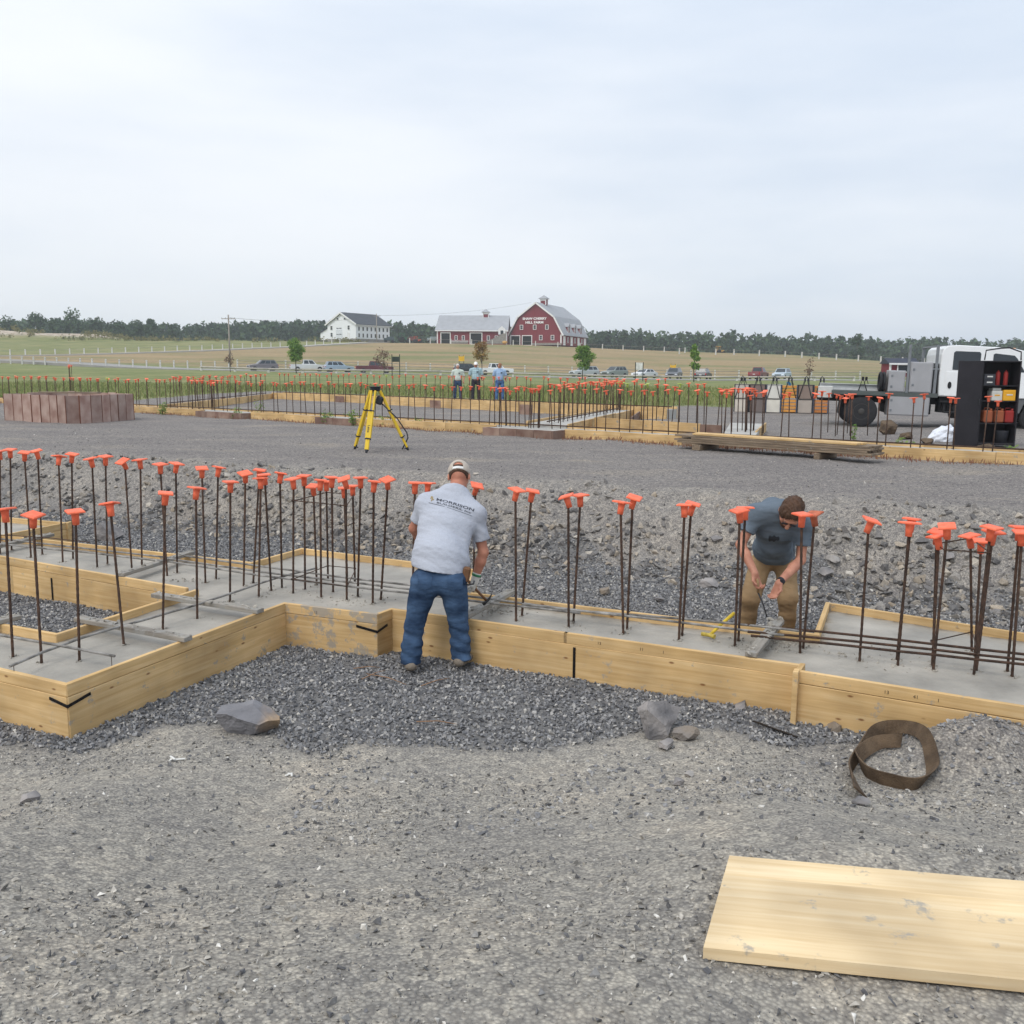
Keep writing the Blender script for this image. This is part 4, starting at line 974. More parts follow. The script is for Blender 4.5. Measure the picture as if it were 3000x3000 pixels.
def blades(name, xy, hgt, wid, mat, lean=.35, z=None):
    """upright grass blades, two triangles each"""
    n = len(xy); z = H(xy[:, 0], xy[:, 1]) if z is None else z; a = RNG.uniform(0, 6.28, n); ln_ = RNG.normal(0, lean, (n, 2)) * hgt[:, None]
    dx, dy = np.cos(a) * wid, np.sin(a) * wid
    P = np.zeros((n, 4, 3)); P[:, 0] = np.stack([xy[:, 0] - dx, xy[:, 1] - dy, z - .02], -1); P[:, 1] = np.stack([xy[:, 0] + dx, xy[:, 1] + dy, z - .02], -1)
    P[:, 2] = np.stack([xy[:, 0] + dx * .6 + ln_[:, 0] * .4, xy[:, 1] + dy * .6 + ln_[:, 1] * .4, z + hgt * .6], -1); P[:, 3] = np.stack([xy[:, 0] + ln_[:, 0], xy[:, 1] + ln_[:, 1], z + hgt], -1)
    F = np.arange(n)[:, None] * 4; F = np.concatenate([F + [0, 1, 2], F + [0, 2, 3]], 0)
    me = mesh_np(name, P.reshape(-1, 3), F); attr(me, 'tint', np.repeat(RNG.random(n), 4)); return link(name, me, None, mat)
m_weed_red = leaf_mat('reddish_weed', srgb(136, 88, 74), srgb(160, 130, 100)); m_tallgrass = leaf_mat('tall_grass', srgb(104, 122, 66), srgb(160, 158, 108)); m_weed = leaf_mat('green_weed', srgb(84, 118, 52), srgb(140, 158, 92))
n = 5200; s = RNG.uniform(2, FL, n); off = np.abs(RNG.normal(0, .22, n)); off[: n // 3] += .0
den = RNG.random(n) < np.clip(fbm(s * .6, s * 0 + 3, 3) * 1.8 - .35 + .4 * (s > s_pad0), .08, 1); s, off = s[den], off[den]
xy = np.stack([F0.x + fd.x * s - fn.x * (off + .06), F0.y + fd.y * s - fn.y * (off + .06)], -1)
tag(blades('weeds', xy, RNG.uniform(.02, .11, len(xy)), np.full(len(xy), .012), m_weed_red), 'low reddish weeds along the foot of the distant formwork', 'weeds', None, 'stuff')
n = 52000; x = RNG.uniform(-40, 38, n); y = RNG.uniform(30, 78, n); k = (m_grass(x, y) > .5) & vis(x, y, 60); 
back = vcoord(x, y) < vcoord(be.x, be.y) + .9; k &= ~(back & (x > la.x - 1.5) & (x < be.x))
x, y = x[k], y[k]; tall = np.clip(fbm(x * .22 + 8, y * .22, 3) * 2 - .6, .1, 1) * np.where((x > 1) & (y < 66), 1.0, .45)
tag(blades('tall_grass', np.stack([x, y], -1), .12 + .62 * tall * RNG.uniform(.5, 1.2, len(x)), np.full(len(x), .035), m_tallgrass), 'tall rough grass between the distant footing and the road', 'grass', None, 'stuff')
def plant(px, py, h, spread, n, lab, mat=None, name='weed_plant', loc=None, leaf=.05):
    g = loc or G(px, py); e = empty(name, g, 0, lab, 'weed', 'weeds growing at the distant forms'); mb = MB(); rg = random.Random(int(px * 7 + py)); Vs = []; Fs = []; T = []
    for i in range(5):
        a = rg.uniform(0, 6.28); tip = Vector((math.cos(a) * spread * rg.uniform(.2, .8), math.sin(a) * spread * rg.uniform(.2, .8), h * rg.uniform(.6, 1)))
        mb.tube([Vector((0, 0, -.02)), tip * .5 + Vector((0, 0, h * .08)), tip], [.006, .005, .002], 4)
        for j in range(n // 5):
            c = tip * rg.uniform(.15, 1.0); c += Vector((rg.gauss(0, spread * .22), rg.gauss(0, spread * .22), rg.gauss(0, h * .08))); q = len(Vs); u = Vector((rg.gauss(0, 1), rg.gauss(0, 1), rg.gauss(0, .6))).normalized() * leaf * rg.uniform(.5, 1.2); v = u.orthogonal().normalized() * leaf * .35
            Vs += [c - u, c + v, c + u, c - v]; Fs.append((q, q + 1, q + 2, q + 3)); T += [rg.random()] * 4
    mb.build('stem', M_('weed_stem', srgb(110, 112, 70), .9), e)
    me = mesh_np('leaves', np.array([v[:] for v in Vs]), np.array(Fs)); attr(me, 'tint', T); link('leaves', me, e, mat or m_weed)
for px, py, h, sp, n, lab in ((475, 1216, .5, .3, 140, 'bushy green weed in front of the distant form, right of the panel ring'), (690, 1228, .4, .35, 90, 'spreading weed by the left rusty pad panels'), (955, 1242, .42, .3, 140, 'round green weed before the small rusty pad'), (1035, 1248, .55, .25, 120, 'green weed behind the tripod\'s left leg'),
        (1130, 1250, .4, .25, 90, 'small green weed behind the tripod\'s right leg'), (1225, 1256, .35, .2, 60, 'small weed before the form right of the tripod'), (2500, 1298, .5, .1, 60, 'slim yellowish weed before the truck wheel'), (2660, 1332, .35, .3, 70, 'low weed at the form before the white tarp'), (2960, 1345, .3, .3, 80, 'low green weed at the form near the right edge'), (760, 1226, .65, .35, 60, 'dry straggly weed inside the distant form')):
    plant(px, py, h, sp, n, lab)

# ------------------------------------------------------------------ lumber stack
la_, lb_ = W(1985, 1297, .12), W(2555, 1338, .12); ld = (lb_ - la_).normalized(); lnn = Vector((-ld.y, ld.x, 0)); lnn = lnn if lnn.y > 0 else -lnn
LSL = (lb_ - la_).length
for i, (s0, lab) in enumerate(((.55, 'stacked short blocks propping the near end of the lumber pile'), (LSL * .76, 'short block propping the far end of the lumber pile'))):
    a = la_ + ld * s0 - lnn * .12; b = a + lnn * .75; a.z = b.z = 0; g = min(hz(a.x, a.y), hz(b.x, b.y)); mb = MB(); hh = .13 - g + .0
    mb.cbox((.375, 0, g - .0 + hh / 2 - .004), (.75, .12 if i else .2, hh - .012), .006); tag(mb.build('timber_block', m_wood_old, mtx=frame(a, b)), lab, 'lumber')
rows = [(0.0, 1.0, 3, m_wood_old), (0.0, .985, 3, m_wood_old), (.10, 1.0, 3, None), (0.0, .985, 3, m_wood_old), (.09, .93, 2, m_wood)]
zz = .135
for li, (t0, t1, n, mt) in enumerate(rows):
    for j in range(n):
        a = la_ + ld * (LSL * t0 + random.uniform(-.05, .05)) + lnn * (j * .205 + random.uniform(-.012, .012) + .02); b = la_ + ld * (LSL * t1 + random.uniform(-.05, .05)) + lnn * (j * .205 + .02)
        a.z = b.z = zz + .022; Lp = (b - a).length; mb = MB(); mb.cbox((Lp / 2, 0, 0), (Lp, .19, .040), .004)
        tag(mb.build('plank', mt or m_wood_old, mtx=frame(a, b), fix=False), f'{["front", "second", "rear"][j]} plank in the {["lowest", "second", "third", "fourth", "topmost"][li]} layer of the lumber pile', 'plank', 'planks of the lumber pile on the lot')
    zz += .0445
# ------------------------------------------------------------------ ring of rusty form panels
ring = empty('form_panel_ring', G(195, 1239), 0, 'ring of upright rusty plywood form panels left of the distant footing', 'form panels')
rp = [(17, 1231), (70, 1234), (150, 1238), (195, 1241), (235, 1240), (300, 1236), (392, 1228)]
front = [W(a, b, 0) for a, b in rp]; cen = W(200, 1229, 0); back = [cen * 2 - p for p in front[1:-1]]; loopP = front + back
m_ply = M_('red_brown_plywood', srgb(156, 122, 110), .8, .16, 2.2, .15, 25, c2=srgb(186, 164, 152), rand=.2); m_frame_rust = M_('rusty_steel_edge', srgb(110, 66, 46), .8, .25, 8)
for i in range(len(loopP)):
    a, b = loopP[i], loopP[(i + 1) % len(loopP)]; Lq = (b - a).length; k = max(1, round(Lq / .42))
    for j in range(k):
        p = a.lerp(b, j / k); q = a.lerp(b, (j + 1) / k); p.z = q.z = 0; lp = (q - p).length; hh = .84 + random.uniform(-.012, .012); mb = MB(); mb.cbox((lp / 2, random.uniform(-.008, .008), hh / 2 - .03), (lp - .012, .03, hh), .003)
        fr = frame(p - ring.location, q - ring.location); fr.translation.z = hz(p.x, p.y) - ring.location.z; pn = mb.build('panel', m_ply, ring, mtx=fr)
        mb = MB(); mb.box((-.002, -.010, hh / 2 - .028), (.016, .034, hh + .004)); ed = mb.build('steel_edge', m_frame_rust, pn)
    mb = MB()
tp = W(200, 1155, .82); mb = MB(); mb.cbox((0, 0, 0), (1.9, .30, .045), .005); tag(mb.build('plank', m_wood_old, mtx=Matrix.Translation((cen.x + .1, cen.y, hz(cen.x, cen.y) + .845)) @ Matrix.Rotation(-.05, 4, 'Z'), fix=False), 'grey plank laid across the top of the panel ring', 'plank')
g = G(272, 1236); mb = MB(); mb.cbox((0, 0, .025), (.14, .06, .05), .012); mb.cbox((.08, .02, .02), (.08, .05, .04), .01); tag(mb.build('glove', M_('orange_yellow_cloth', srgb(236, 170, 60), .9), loc=g), 'small orange work glove on the lot before the panel ring', 'glove')

# ------------------------------------------------------------------ surveyor's tripod
m_yel = M_('yellow_painted_wood', srgb(222, 186, 44), .5, .07, 3, 0, spec=.4); m_blk = M_('black_plastic', srgb(44, 46, 52), .55, .15, 10); m_dk = M_('dark_metal', srgb(60, 60, 62), .5, .2, 8, metal=.4)
fl, ff, fr_ = G(1039, 1316), G(1073, 1327), G(1196, 1319)
cxy = (fl + ff + fr_) / 3; hd = WY(1099, 1134, cxy.y + .05); th = hd.z
tri = empty('survey_tripod', Vector((cxy.x, cxy.y, 0)), 0, 'yellow surveyor\'s tripod with black feet standing on the lot', 'tripod'); t0 = tri.location
mb = MB(); c = hd - t0; mb.lathe([(.085, -.085), (.10, -.06), (.105, -.02), (.10, -.012)], c, 6); mb.lathe([(.115, -.012), (.118, 0), (.118, .012), (.03, .014)], c, 18); mb.build('head', m_blk, tri)
for foot, off in ((fl, (-.085, .03)), (ff, (-.02, -.09)), (fr_, (.09, .03))):
    a = hd - t0 + Vector((off[0], off[1], -.07)); b = foot - t0; d = (b - a); dn = d.normalized(); Ln = d.length; radial = Vector((off[0], off[1], 0)).normalized(); sd_ = dn.cross(radial).normalized()
    if sd_.length < .1: sd_ = Vector((1, 0, 0))
    nrm_ = sd_.cross(dn).normalized(); M3 = Matrix((sd_, nrm_, dn)).transposed()
    leg = MB()
    for sg in (-1, 1): leg.cbox(a + dn * (.17 * Ln) + sd_ * sg * .042, (.034, .045, .34 * Ln), .004, M3)
    leg.cbox(a + dn * (.55 * Ln), (.118, .05, .46 * Ln), .004, M3); leg.cbox(a + dn * (.80 * Ln) + nrm_ * .001, (.084, .04, .30 * Ln), .004, M3)
    lg = leg.build('leg', m_yel, tri)
    for f_, wd in ((.33, .125), (.775, .12)):
        mb = MB(); mb.cbox(a + dn * (f_ * Ln), (wd, .052, .035), .006, M3); mb.tube([a + dn * (f_ * Ln) + nrm_ * .02, a + dn * (f_ * Ln) + nrm_ * .07], .012, 8); mb.build('clamp', m_blk, lg)
    mb = MB(); mb.cbox(a + dn * (.94 * Ln), (.075, .04, .06), .01, M3); mb.tube([a + dn * (.95 * Ln), a + dn * (1.0 * Ln), a + dn * (1.02 * Ln)], [.032, .022, .004], 8); mb.cbox(a + dn * (.955 * Ln) - nrm_ * .035, (.05, .05, .02), .004, M3); mb.build('foot', m_blk, lg)
    if foot is ff:
        cu = bpy.data.curves.new('lettering', 'FONT'); cu.body = 'Leica'; cu.size = .075; cu.align_x = 'CENTER'; cu.align_y = 'CENTER'; cu.offset = .001
        ob = bpy.data.objects.new('lettering', cu); me = bpy.data.meshes.new_from_object(ob); bpy.data.objects.remove(ob)
        yy = -sd_ if sd_.x < 0 else sd_; nn = nrm_ if nrm_.y < 0 else -nrm_; p = a + dn * (.62 * Ln) + nn * .0275; X = dn; Z = nn; Yv = Z.cross(X)
        link('lettering', me, lg, m_blk, mtx=Matrix(((X.x, Yv.x, Z.x, p.x), (X.y, Yv.y, Z.y, p.y), (X.z, Yv.z, Z.z, p.z), (0, 0, 0, 1))))
mb = MB(); p = WY(1112, 1173, hd.y - .02) - t0; mb.cbox(p + Vector((0, -.02, 0)), (.15, .07, .17), .03, Matrix.Rotation(.25, 3, 'Y')); mb.build('pouch', m_blk, tri)
mb = MB(); q0 = (hd - t0) + Vector((.12, .0, -.32)); q1 = fr_ - t0 + Vector((-.02, -.03, .36)); mb.tube([q0, q0.lerp(q1, .5) + Vector((.06, -.02, 0)), q1, q1 + Vector((.02, 0, -.1)), fr_ - t0 + Vector((-.12, -.03, .02))], .014, 6); mb.build('carry_strap', m_blk, tri)
# ================================================================== TRUCK
m_wpaint = M_('white_truck_paint', srgb(232, 234, 234), .35, .03, 2, spec=.5); m_glass = M_('dark_window_glass', srgb(44, 52, 58), .12, .15, 1, spec=.6)
m_rub = M_('black_rubber', srgb(46, 46, 48), .85, .15, 12, .2, 40); m_chas = M_('black_chassis', srgb(34, 34, 36), .7, .2, 6); m_alu = M_('brushed_grey_box', srgb(168, 168, 170), .45, .06, 3, metal=.3, spec=.5)
m_greysteel = M_('grey_rack_steel', srgb(128, 132, 136), .6, .15, 5, metal=.3); m_bedm = M_('dark_green_grey_bed', srgb(84, 90, 88), .7, .15, 4); m_rimw = M_('white_wheel', srgb(222, 222, 220), .5, .06, 8); m_chrome = M_('chrome', srgb(190, 192, 196), .2, .05, 3, metal=.9)
tk0 = G(2520, 1251); yaw = R(-13); pit = R(1.4)
truck = empty('flatbed_truck', tk0, 0, 'white crew-cab flatbed work truck with grey tool boxes', 'truck'); truck.rotation_euler = (0, pit, yaw)
def tpart(mb, name, mat, parent=truck, **k): return mb.build(name, mat, parent, **k)
WID = 2.35
def wheel(x, y, r, w, rimmat, name='wheel', parent=truck, inset=.06):
    MX = Matrix.Rotation(R(90), 3, 'X'); mb = MB(); mb.lathe([(r * .56, -w / 2), (r * .9, -w / 2), (r * .985, -w * .42), (r, -w * .3), (r, w * .3), (r * .985, w * .42), (r * .9, w / 2), (r * .56, w / 2)], (x, y, r), 28, MX)
    t = mb.build(name, m_rub, parent); mb = MB(); mb.lathe([(r * .555, -w * .5 + inset), (r * .555, w * .5 - .005), (r * .50, w * .5 + .004), (r * .46, w * .5 - .03), (r * .25, w * .5 - inset), (r * .2, w * .5 + .01), (r * .06, w * .5 + .02)], (x, y, r), 24, MX)
    rm = mb.build('rim', rimmat, t); return t
wheel(0, .18, .47, .28, M_('dusty_dark_rim', srgb(70, 68, 66), .7)); wheel(0, .50, .47, .28, m_chas, inset=.02); wheel(0, WID - .2, .47, .5, m_chas)
wheel(4.95, .18, .48, .28, m_rimw); wheel(4.95, WID - .18, .48, .28, m_rimw)
mb = MB(); mb.box((2.4, .75, .88), (7.2, .09, .26)); mb.box((2.4, 1.6, .88), (7.2, .09, .26)); mb.box((0, 1.17, .47), (.18, 1.9, .18)); mb.box((4.95, 1.17, .47), (.14, 1.9, .14)); mb.box((1.4, 1.2, .6), (1.3, 1.5, .3)); tpart(mb, 'chassis', m_chas)
mb = MB(); mb.cbox((.62, WID / 2, 1.06), (3.0, WID, .07), .008); mb.cbox((.62, .012, 1.03), (3.02, .03, .12), .006); tpart(mb, 'bed', m_bedm)
mb = MB(); mb.cbox((-.63, .28, .70), (.03, .5, .62), .004, Matrix.Rotation(.12, 3, 'Y')); tpart(mb, 'mud_flap', m_rub)
mb = MB(); mb.box((-.3, .5, .98), (1.0, .9, .05)); mb.box((-.86, 1.17, .95), (.05, WID - .1, .12)); tpart(mb, 'rear_bumper', m_chas)
def tool_box(x0, x1, z0, z1, y0=.03, d=.55):
    mb = MB(); mb.cbox(((x0 + x1) / 2, y0 + d / 2, (z0 + z1) / 2), (x1 - x0, d, z1 - z0), .012); bx_ = tpart(mb, 'tool_box', m_alu)
    mb = MB(); mb.cbox(((x0 + x1) / 2, y0 - .006, (z0 + z1) / 2), (x1 - x0 - .05, .02, z1 - z0 - .05), .008); dr = mb.build('door', m_alu, bx_)
    for zz_ in ((z0 + z1) / 2 - (z1 - z0) * .25, (z0 + z1) / 2 + (z1 - z0) * .25):
        mb = MB(); mb.cbox((x0 + .09, y0 - .022, zz_), (.06, .02, .07), .006); mb.build('latch', m_greysteel, bx_)
tool_box(.70, 1.17, 1.10, 1.75); tool_box(1.30, 1.93, 1.10, 2.02); tool_box(.74, 1.92, .40, 1.005, .02, .6)
mb = MB(); mb.cbox((1.245, .08, 1.8), (.07, .07, 1.45), .006); mb.cbox((2.02, .08, 1.8), (.08, .07, 1.42), .006); mb.cbox((2.02, WID - .08, 1.8), (.08, .07, 1.42), .006)
mb.cbox((2.02, WID / 2, 2.5), (.07, WID - .1, .05), .006); mb.cbox((2.3, .08, 2.525), (.5, .03, .03), .004); mb.cbox((2.02, WID / 2, 1.9), (.05, WID - .1, .05), .006); mb.cbox((2.05, .08, 1.82), (.3, .05, .05), .006); tpart(mb, 'headache_rack', m_greysteel)
mb = MB(); mb.cbox((2.07, WID / 2, 1.55), (.08, WID - .5, .9), .01); tpart(mb, 'cab_guard', m_chas)
# cab
cabp = [(2.15, 1.02), (2.12, 1.6), (2.13, 2.25), (2.17, 2.42), (2.27, 2.52), (2.6, 2.545), (4.05, 2.50), (4.40, 2.42), (4.58, 2.22), (4.98, 1.72), (5.0, 1.02)]
def cab_shell(poly, y0, y1, b):
    mb = MB(); cx_ = sum(p[0] for p in poly) / len(poly); cz_ = sum(p[1] for p in poly) / len(poly); ins = [(cx_ + (a - cx_) * (1 - b / 1.4), cz_ + (c - cz_) * (1 - b / .8)) for a, c in poly]; k = len(poly); vs_ = []
    for y_, P_ in ((y0, ins), (y0 + b, poly), (y1 - b, poly), (y1, ins)): vs_ += [(a, y_, c) for a, c in P_]
    fs = [tuple(range(k)), tuple(range(4 * k - 1, 3 * k - 1, -1))]
    for l in range(3): fs += [(l * k + i, (l + 1) * k + i, (l + 1) * k + (i + 1) % k, l * k + (i + 1) % k) for i in range(k)]
    mb.add(vs_, fs, False); return mb
cab = cab_shell(cabp, .02, WID - .02, .03).build('cab', m_wpaint, truck)
def pane(poly, y, nm='window', mat=None, par=None):
    mb = MB(); mb.prism(poly, y - .008, y + .03, 'y'); o = mb.build(nm, mat or m_glass, par or truck); return o
for y_ in (.016, WID - .04):
    pane([(2.46, 1.82), (2.46, 2.32), (2.51, 2.37), (3.17, 2.36), (3.21, 2.31), (3.21, 1.81)], y_)
    pane([(3.55, 1.80), (3.55, 2.30), (3.6, 2.33), (4.12, 2.28), (4.2, 2.2), (4.45, 1.80)], y_)
mb = MB(); mb.add([(4.62, .18, 2.20), (4.62, WID - .18, 2.20), (5.0, WID - .16, 1.745), (5.0, .16, 1.745), (4.60, .18, 2.18), (4.60, WID - .18, 2.18), (4.96, WID - .16, 1.73), (4.96, .16, 1.73)], [(0, 1, 2, 3), (7, 6, 5, 4), (0, 4, 5, 1), (1, 5, 6, 2), (2, 6, 7, 3), (3, 7, 4, 0)]); tpart(mb, 'windshield', m_glass)
for x0, x1 in ((2.30, 3.36), (3.40, 4.72)):
    mb = MB(); mb.cbox(((x0 + x1) / 2, .014, 1.40), (x1 - x0, .02, .72), .008); d_ = tpart(mb, 'door', m_wpaint); mb = MB(); mb.lathe([(.055, 0), (.055, .012)], (x0 + .12, .0, 1.36), 14, Matrix.Rotation(R(90), 3, 'X') @ Matrix.Diagonal((1, 1.9, 1))); mb.build('handle', m_chas, d_)
mb = MB(); mb.prism([(4.9, 1.02), (4.95, 1.70), (5.4, 1.66), (6.1, 1.52), (6.35, 1.36), (6.42, 1.0), (6.42, .62), (5.62, .62), (5.5, .85), (5.25, 1.02)], .25, WID - .25, 'y'); tpart(mb, 'hood', m_wpaint)
for s_, y0 in ((1, .04), (-1, WID - .04 - .36)):
    mb = MB(); mb.prism([(4.3, 1.02), (4.5, 1.18), (5.35, 1.2), (5.55, 1.05), (5.62, .6), (5.5, .6), (5.38, .88), (5.15, 1.05), (4.75, 1.05), (4.52, .88), (4.42, .6), (4.3, .6)], y0, y0 + .36, 'y'); tpart(mb, 'fender', M_('dull_grey_fender', srgb(96, 98, 100), .6))
mb = MB(); mb.box((6.43, WID / 2, 1.0), (.03, 1.3, .55)); tpart(mb, 'grille', m_chrome); mb = MB(); mb.cbox((6.5, WID / 2, .55), (.16, WID - .1, .3), .03); tpart(mb, 'front_bumper', m_chrome)
for y_ in (.35, WID - .35): mb = MB(); mb.cbox((6.40, y_, 1.05), (.06, .22, .2), .02); tpart(mb, 'headlight', m_chrome)
mb = MB(); mb.cbox((3.15, .15, .86), (1.9, .26, .05), .008); mb.cbox((3.2, .13, .55), (1.7, .24, .05), .008); mb.box((2.35, .2, .7), (.06, .2, .34)); mb.box((4.0, .2, .7), (.06, .2, .34)); mb.box((3.2, .5, .78), (1.95, .5, .5)); tpart(mb, 'running_board', m_chas)
mb = MB(); mb.lathe([(.28, -.5), (.3, -.45), (.3, .45), (.28, .5)], (3.1, .5, .66), 16, Matrix.Rotation(R(90), 3, 'Y')); tpart(mb, 'fuel_tank', m_dk)
mb = MB(); [mb.cbox((4.25, .7 + i * .24, 2.50), (.1, .07, .04), .01) for i in range(5)]; tpart(mb, 'roof_light', M_('amber_lens', srgb(214, 140, 60), .4)); truck.children[-1]['kind'] = 'stuff'
mb = MB(); mb.tube([(4.75, .02, 1.8), (4.8, -.28, 1.85)], .012, 6); mb.cbox((4.8, -.3, 2.02), (.06, .16, .36), .02); tpart(mb, 'mirror', m_chas)
TM = Matrix.Translation(tk0) @ Matrix.Rotation(yaw, 4, 'Z') @ Matrix.Rotation(pit, 4, 'Y')
def on_truck(o, label, cat, grp=None):
    o.matrix_basis = TM @ o.matrix_basis; return tag(o, label, cat, grp)
for i, x_ in enumerate((.50, .60)):
    mb = MB(); pr = []
    r_, w_ = .26, .045
    for k in range(13): q = k / 12 * 2 * math.pi; pr.append((r_ + w_ * math.cos(q), w_ * .9 * math.sin(q)))
    mb.lathe(pr[:-1] + [pr[0]], (x_, .32, 1.40), 24, Matrix.Rotation(R(90), 3, 'Y')); on_truck(mb.build('hose_coil', m_rub), ['outer black hose coil hung beside the small truck box', 'inner black hose coil against the small truck box'][i], 'hose')
mb = MB(); mb.cbox((-.35, .65, 1.20), (1.75, .05, .18), .006); mb.cbox((-.35, .65, 1.29), (1.75, .18, .02), .004); mb.cbox((-.35, .65, 1.11), (1.75, .18, .02), .004); on_truck(mb.build('steel_beam', M_('pale_grey_beam', srgb(186, 188, 188), .6)), 'long pale grey beam lying on the truck bed', 'beam')
mb = MB(); mb.cbox((-1.05, .62, 1.02), (.42, .3, .36), .01); mb.cbox((-1.05, .46, 1.02), (.40, .02, .34), .006); on_truck(mb.build('metal_crate', M_('off_white_panel', srgb(202, 202, 198), .7, .08, 5)), 'off-white metal crate overhanging the truck bed tail', 'crate')
for i, (x_, y_) in enumerate(((.02, .5), (.16, .8))):
    mb = MB(); mb.tube([(x_ - .1, y_, 1.1), (x_, y_, 1.5), (x_ + .14, y_, 1.1)], .018, 6); mb.cbox((x_, y_, 1.47), (.07, .06, .12), .01); mb.tube([(x_ - .05, y_, 1.28), (x_ + .06, y_, 1.28)], .014, 6); on_truck(mb.build('bracket', m_chas), ['front black A-shaped bracket standing on the truck bed', 'rear black A-shaped bracket standing on the truck bed'][i], 'bracket')
mb = MB(); mb.cbox((.62, 1.0, 1.16), (.5, .6, .12), .01); on_truck(mb.build('timber_block', M_('reddish_timber', srgb(176, 120, 96), .8, .15, 5)), 'reddish timber lying on the bed beside the hose coils', 'lumber')
# dark soil and tarp under the truck
m_clod = M_('dark_soil', srgb(86, 74, 64), .95, .3, 5, .8, 14, c2=srgb(112, 96, 78), dist=.05)
for i, (px, py, s, lab) in enumerate(((2606, 1272, (.52, .4, .42), 'tall brown soil heap before the truck\'s lower box'), (2652, 1286, (.55, .35, .2), 'low brown soil heap before the running board'), (2715, 1298, (.5, .3, .14), 'flat rusty soil heap left of the white tarp'), (2885, 1312, (.4, .25, .12), 'small rusty soil heap below the black cabinet'))):
    tag(rock(px, py, s, 400 + i, lab, m_clod, i * .7, 14, .1, loc=G(px, py)), None, 'soil heap', 'soil heaps under the truck').name = 'soil_heap'
rg = np.random.default_rng(9); bm = bmesh.new(); bmesh.ops.create_icosphere(bm, subdivisions=4, radius=1); P = np.array([v.co[:] for v in bm.verts]); P = P * (1 + .5 * (fbm(P[:, 0] * 3 + 3, P[:, 1] * 3 + P[:, 2] * 2, 3) - .45) * 1.6)[:, None]; P = P * np.array([.42, .28, .36])
for v, p in zip(bm.verts, P): v.co = (p[0] + .35 * p[2], p[1], max(p[2], 0))
me = bpy.data.meshes.new('tarp'); bm.to_mesh(me); bm.free(); tag(link('tarp', me, None, M_('white_tarp', srgb(222, 226, 234), .6, .08, 4, .3, 9), loc=G(2763, 1292)), 'crumpled white plastic tarp on the ground under the truck', 'tarp')
# ------------------------------------------------------------------ black tool cabinet
cb = W(2789, 1308, .02); cab_e = empty('tool_cabinet', cb, R(-3), 'tall black steel tool cabinet with its door open in front of the truck', 'cabinet'); cab_e.scale = (.95, 1, 1); m_bc = M_('black_cabinet_steel', srgb(40, 38, 42), .6, .2, 3, .1, 20)
mb = MB(); mb.cbox((.28, -.02, .96), (.56, .035, 1.9), .006); dd = mb.build('door', m_bc, cab_e); mb = MB(); mb.cbox((.52, -.05, 1.0), (.02, .03, .14), .005); mb.build('handle', m_dk, dd)
mb = MB(); mb.cbox((1.0, .5, .96), (.86, .03, 1.88), .004); mb.cbox((.585, .25, .96), (.03, .5, 1.9), .004); mb.cbox((1.435, .25, .96), (.03, .5, 1.9), .004); mb.cbox((1.01, .25, 1.90), (.87, .52, .03), .004); mb.cbox((1.01, .25, .06), (.87, .52, .05), .004); mb.build('body', m_bc, cab_e)
for z_ in (.52, 1.02, 1.36): mb = MB(); mb.cbox((1.01, .25, z_), (.82, .46, .022), .003); mb.build('shelf', m_bc, cab_e)
mb = MB(); mb.tube([(.6, .02, 1.93), (.62, .02, 2.14), (.95, .02, 2.19), (1.15, .02, 2.2), (1.42, .02, 2.11), (1.43, .02, 1.93)], .016, 6); mb.build('top_rail', m_bc, cab_e)
CMX = Matrix.Translation(cb) @ Matrix.Rotation(R(-3), 4, 'Z') @ Matrix.Diagonal((.95, 1, 1, 1))
def in_cab(o, lab, cat): o.matrix_basis = CMX @ o.matrix_basis; return tag(o, lab, cat, 'gear in the black tool cabinet')
m_red = M_('red_plastic', srgb(150, 48, 44), .6, .08, 5); m_orp = M_('orange_can', srgb(150, 84, 56), .6, .1, 5); m_yb = M_('yellow_carton', srgb(226, 168, 48), .7, .06, 6); m_wb = M_('white_carton', srgb(208, 208, 202), .7, .06, 6); m_binm = M_('charcoal_bin', srgb(62, 64, 70), .6)
def box_thing(x, y, z, s, mat, nm, lab, cat, trim=None):
    mb = MB(); mb.cbox((0, 0, s[2] / 2), s, .008); mb.cbox((0, -s[1] / 2 - .002, s[2] * .8), (s[0] * .9, .006, .012), .002); o = in_cab(mb.build(nm, mat, loc=(x, y, z)), lab, cat)
    if trim: mb = MB(); mb.cbox((0, -s[1] / 2 - .003, s[2] * .55), (s[0] * .5, .006, .03), .002); mb.build('label_strip', trim, o)
box_thing(.78, .22, 1.372, (.26, .3, .12), m_binm, 'storage_bin', 'lower dark storage bin on the cabinet\'s top shelf', 'bin', m_wb); box_thing(.78, .22, 1.494, (.26, .3, .13), m_binm, 'storage_bin', 'upper dark storage bin on the cabinet\'s top shelf', 'bin', m_wb)
for x_, lab in ((1.02, 'left red cylinder on the cabinet\'s top shelf'), (1.20, 'right red cylinder on the cabinet\'s top shelf')):
    mb = MB(); mb.lathe([(.045, 0), (.05, .01), (.05, .27), (.03, .31), (.015, .315), (.015, .34)], n=14); in_cab(mb.build('gas_cylinder', m_red, loc=(x_, .2, 1.372)), lab, 'cylinder')
box_thing(.98, .2, 1.032, (.24, .26, .22), m_wb, 'carton', 'white carton with yellow lid on the cabinet\'s middle shelf', 'carton', m_yb); box_thing(1.25, .18, 1.032, (.28, .28, .24), m_yb, 'carton', 'yellow lettered carton on the cabinet\'s middle shelf', 'carton', m_wb)
mb = MB(); mb.cbox((0, 0, .03), (.2, .2, .06), .01); in_cab(mb.build('tray', m_wb, loc=(.98, .2, 1.256)), 'pale tray stacked on the white carton', 'tray')
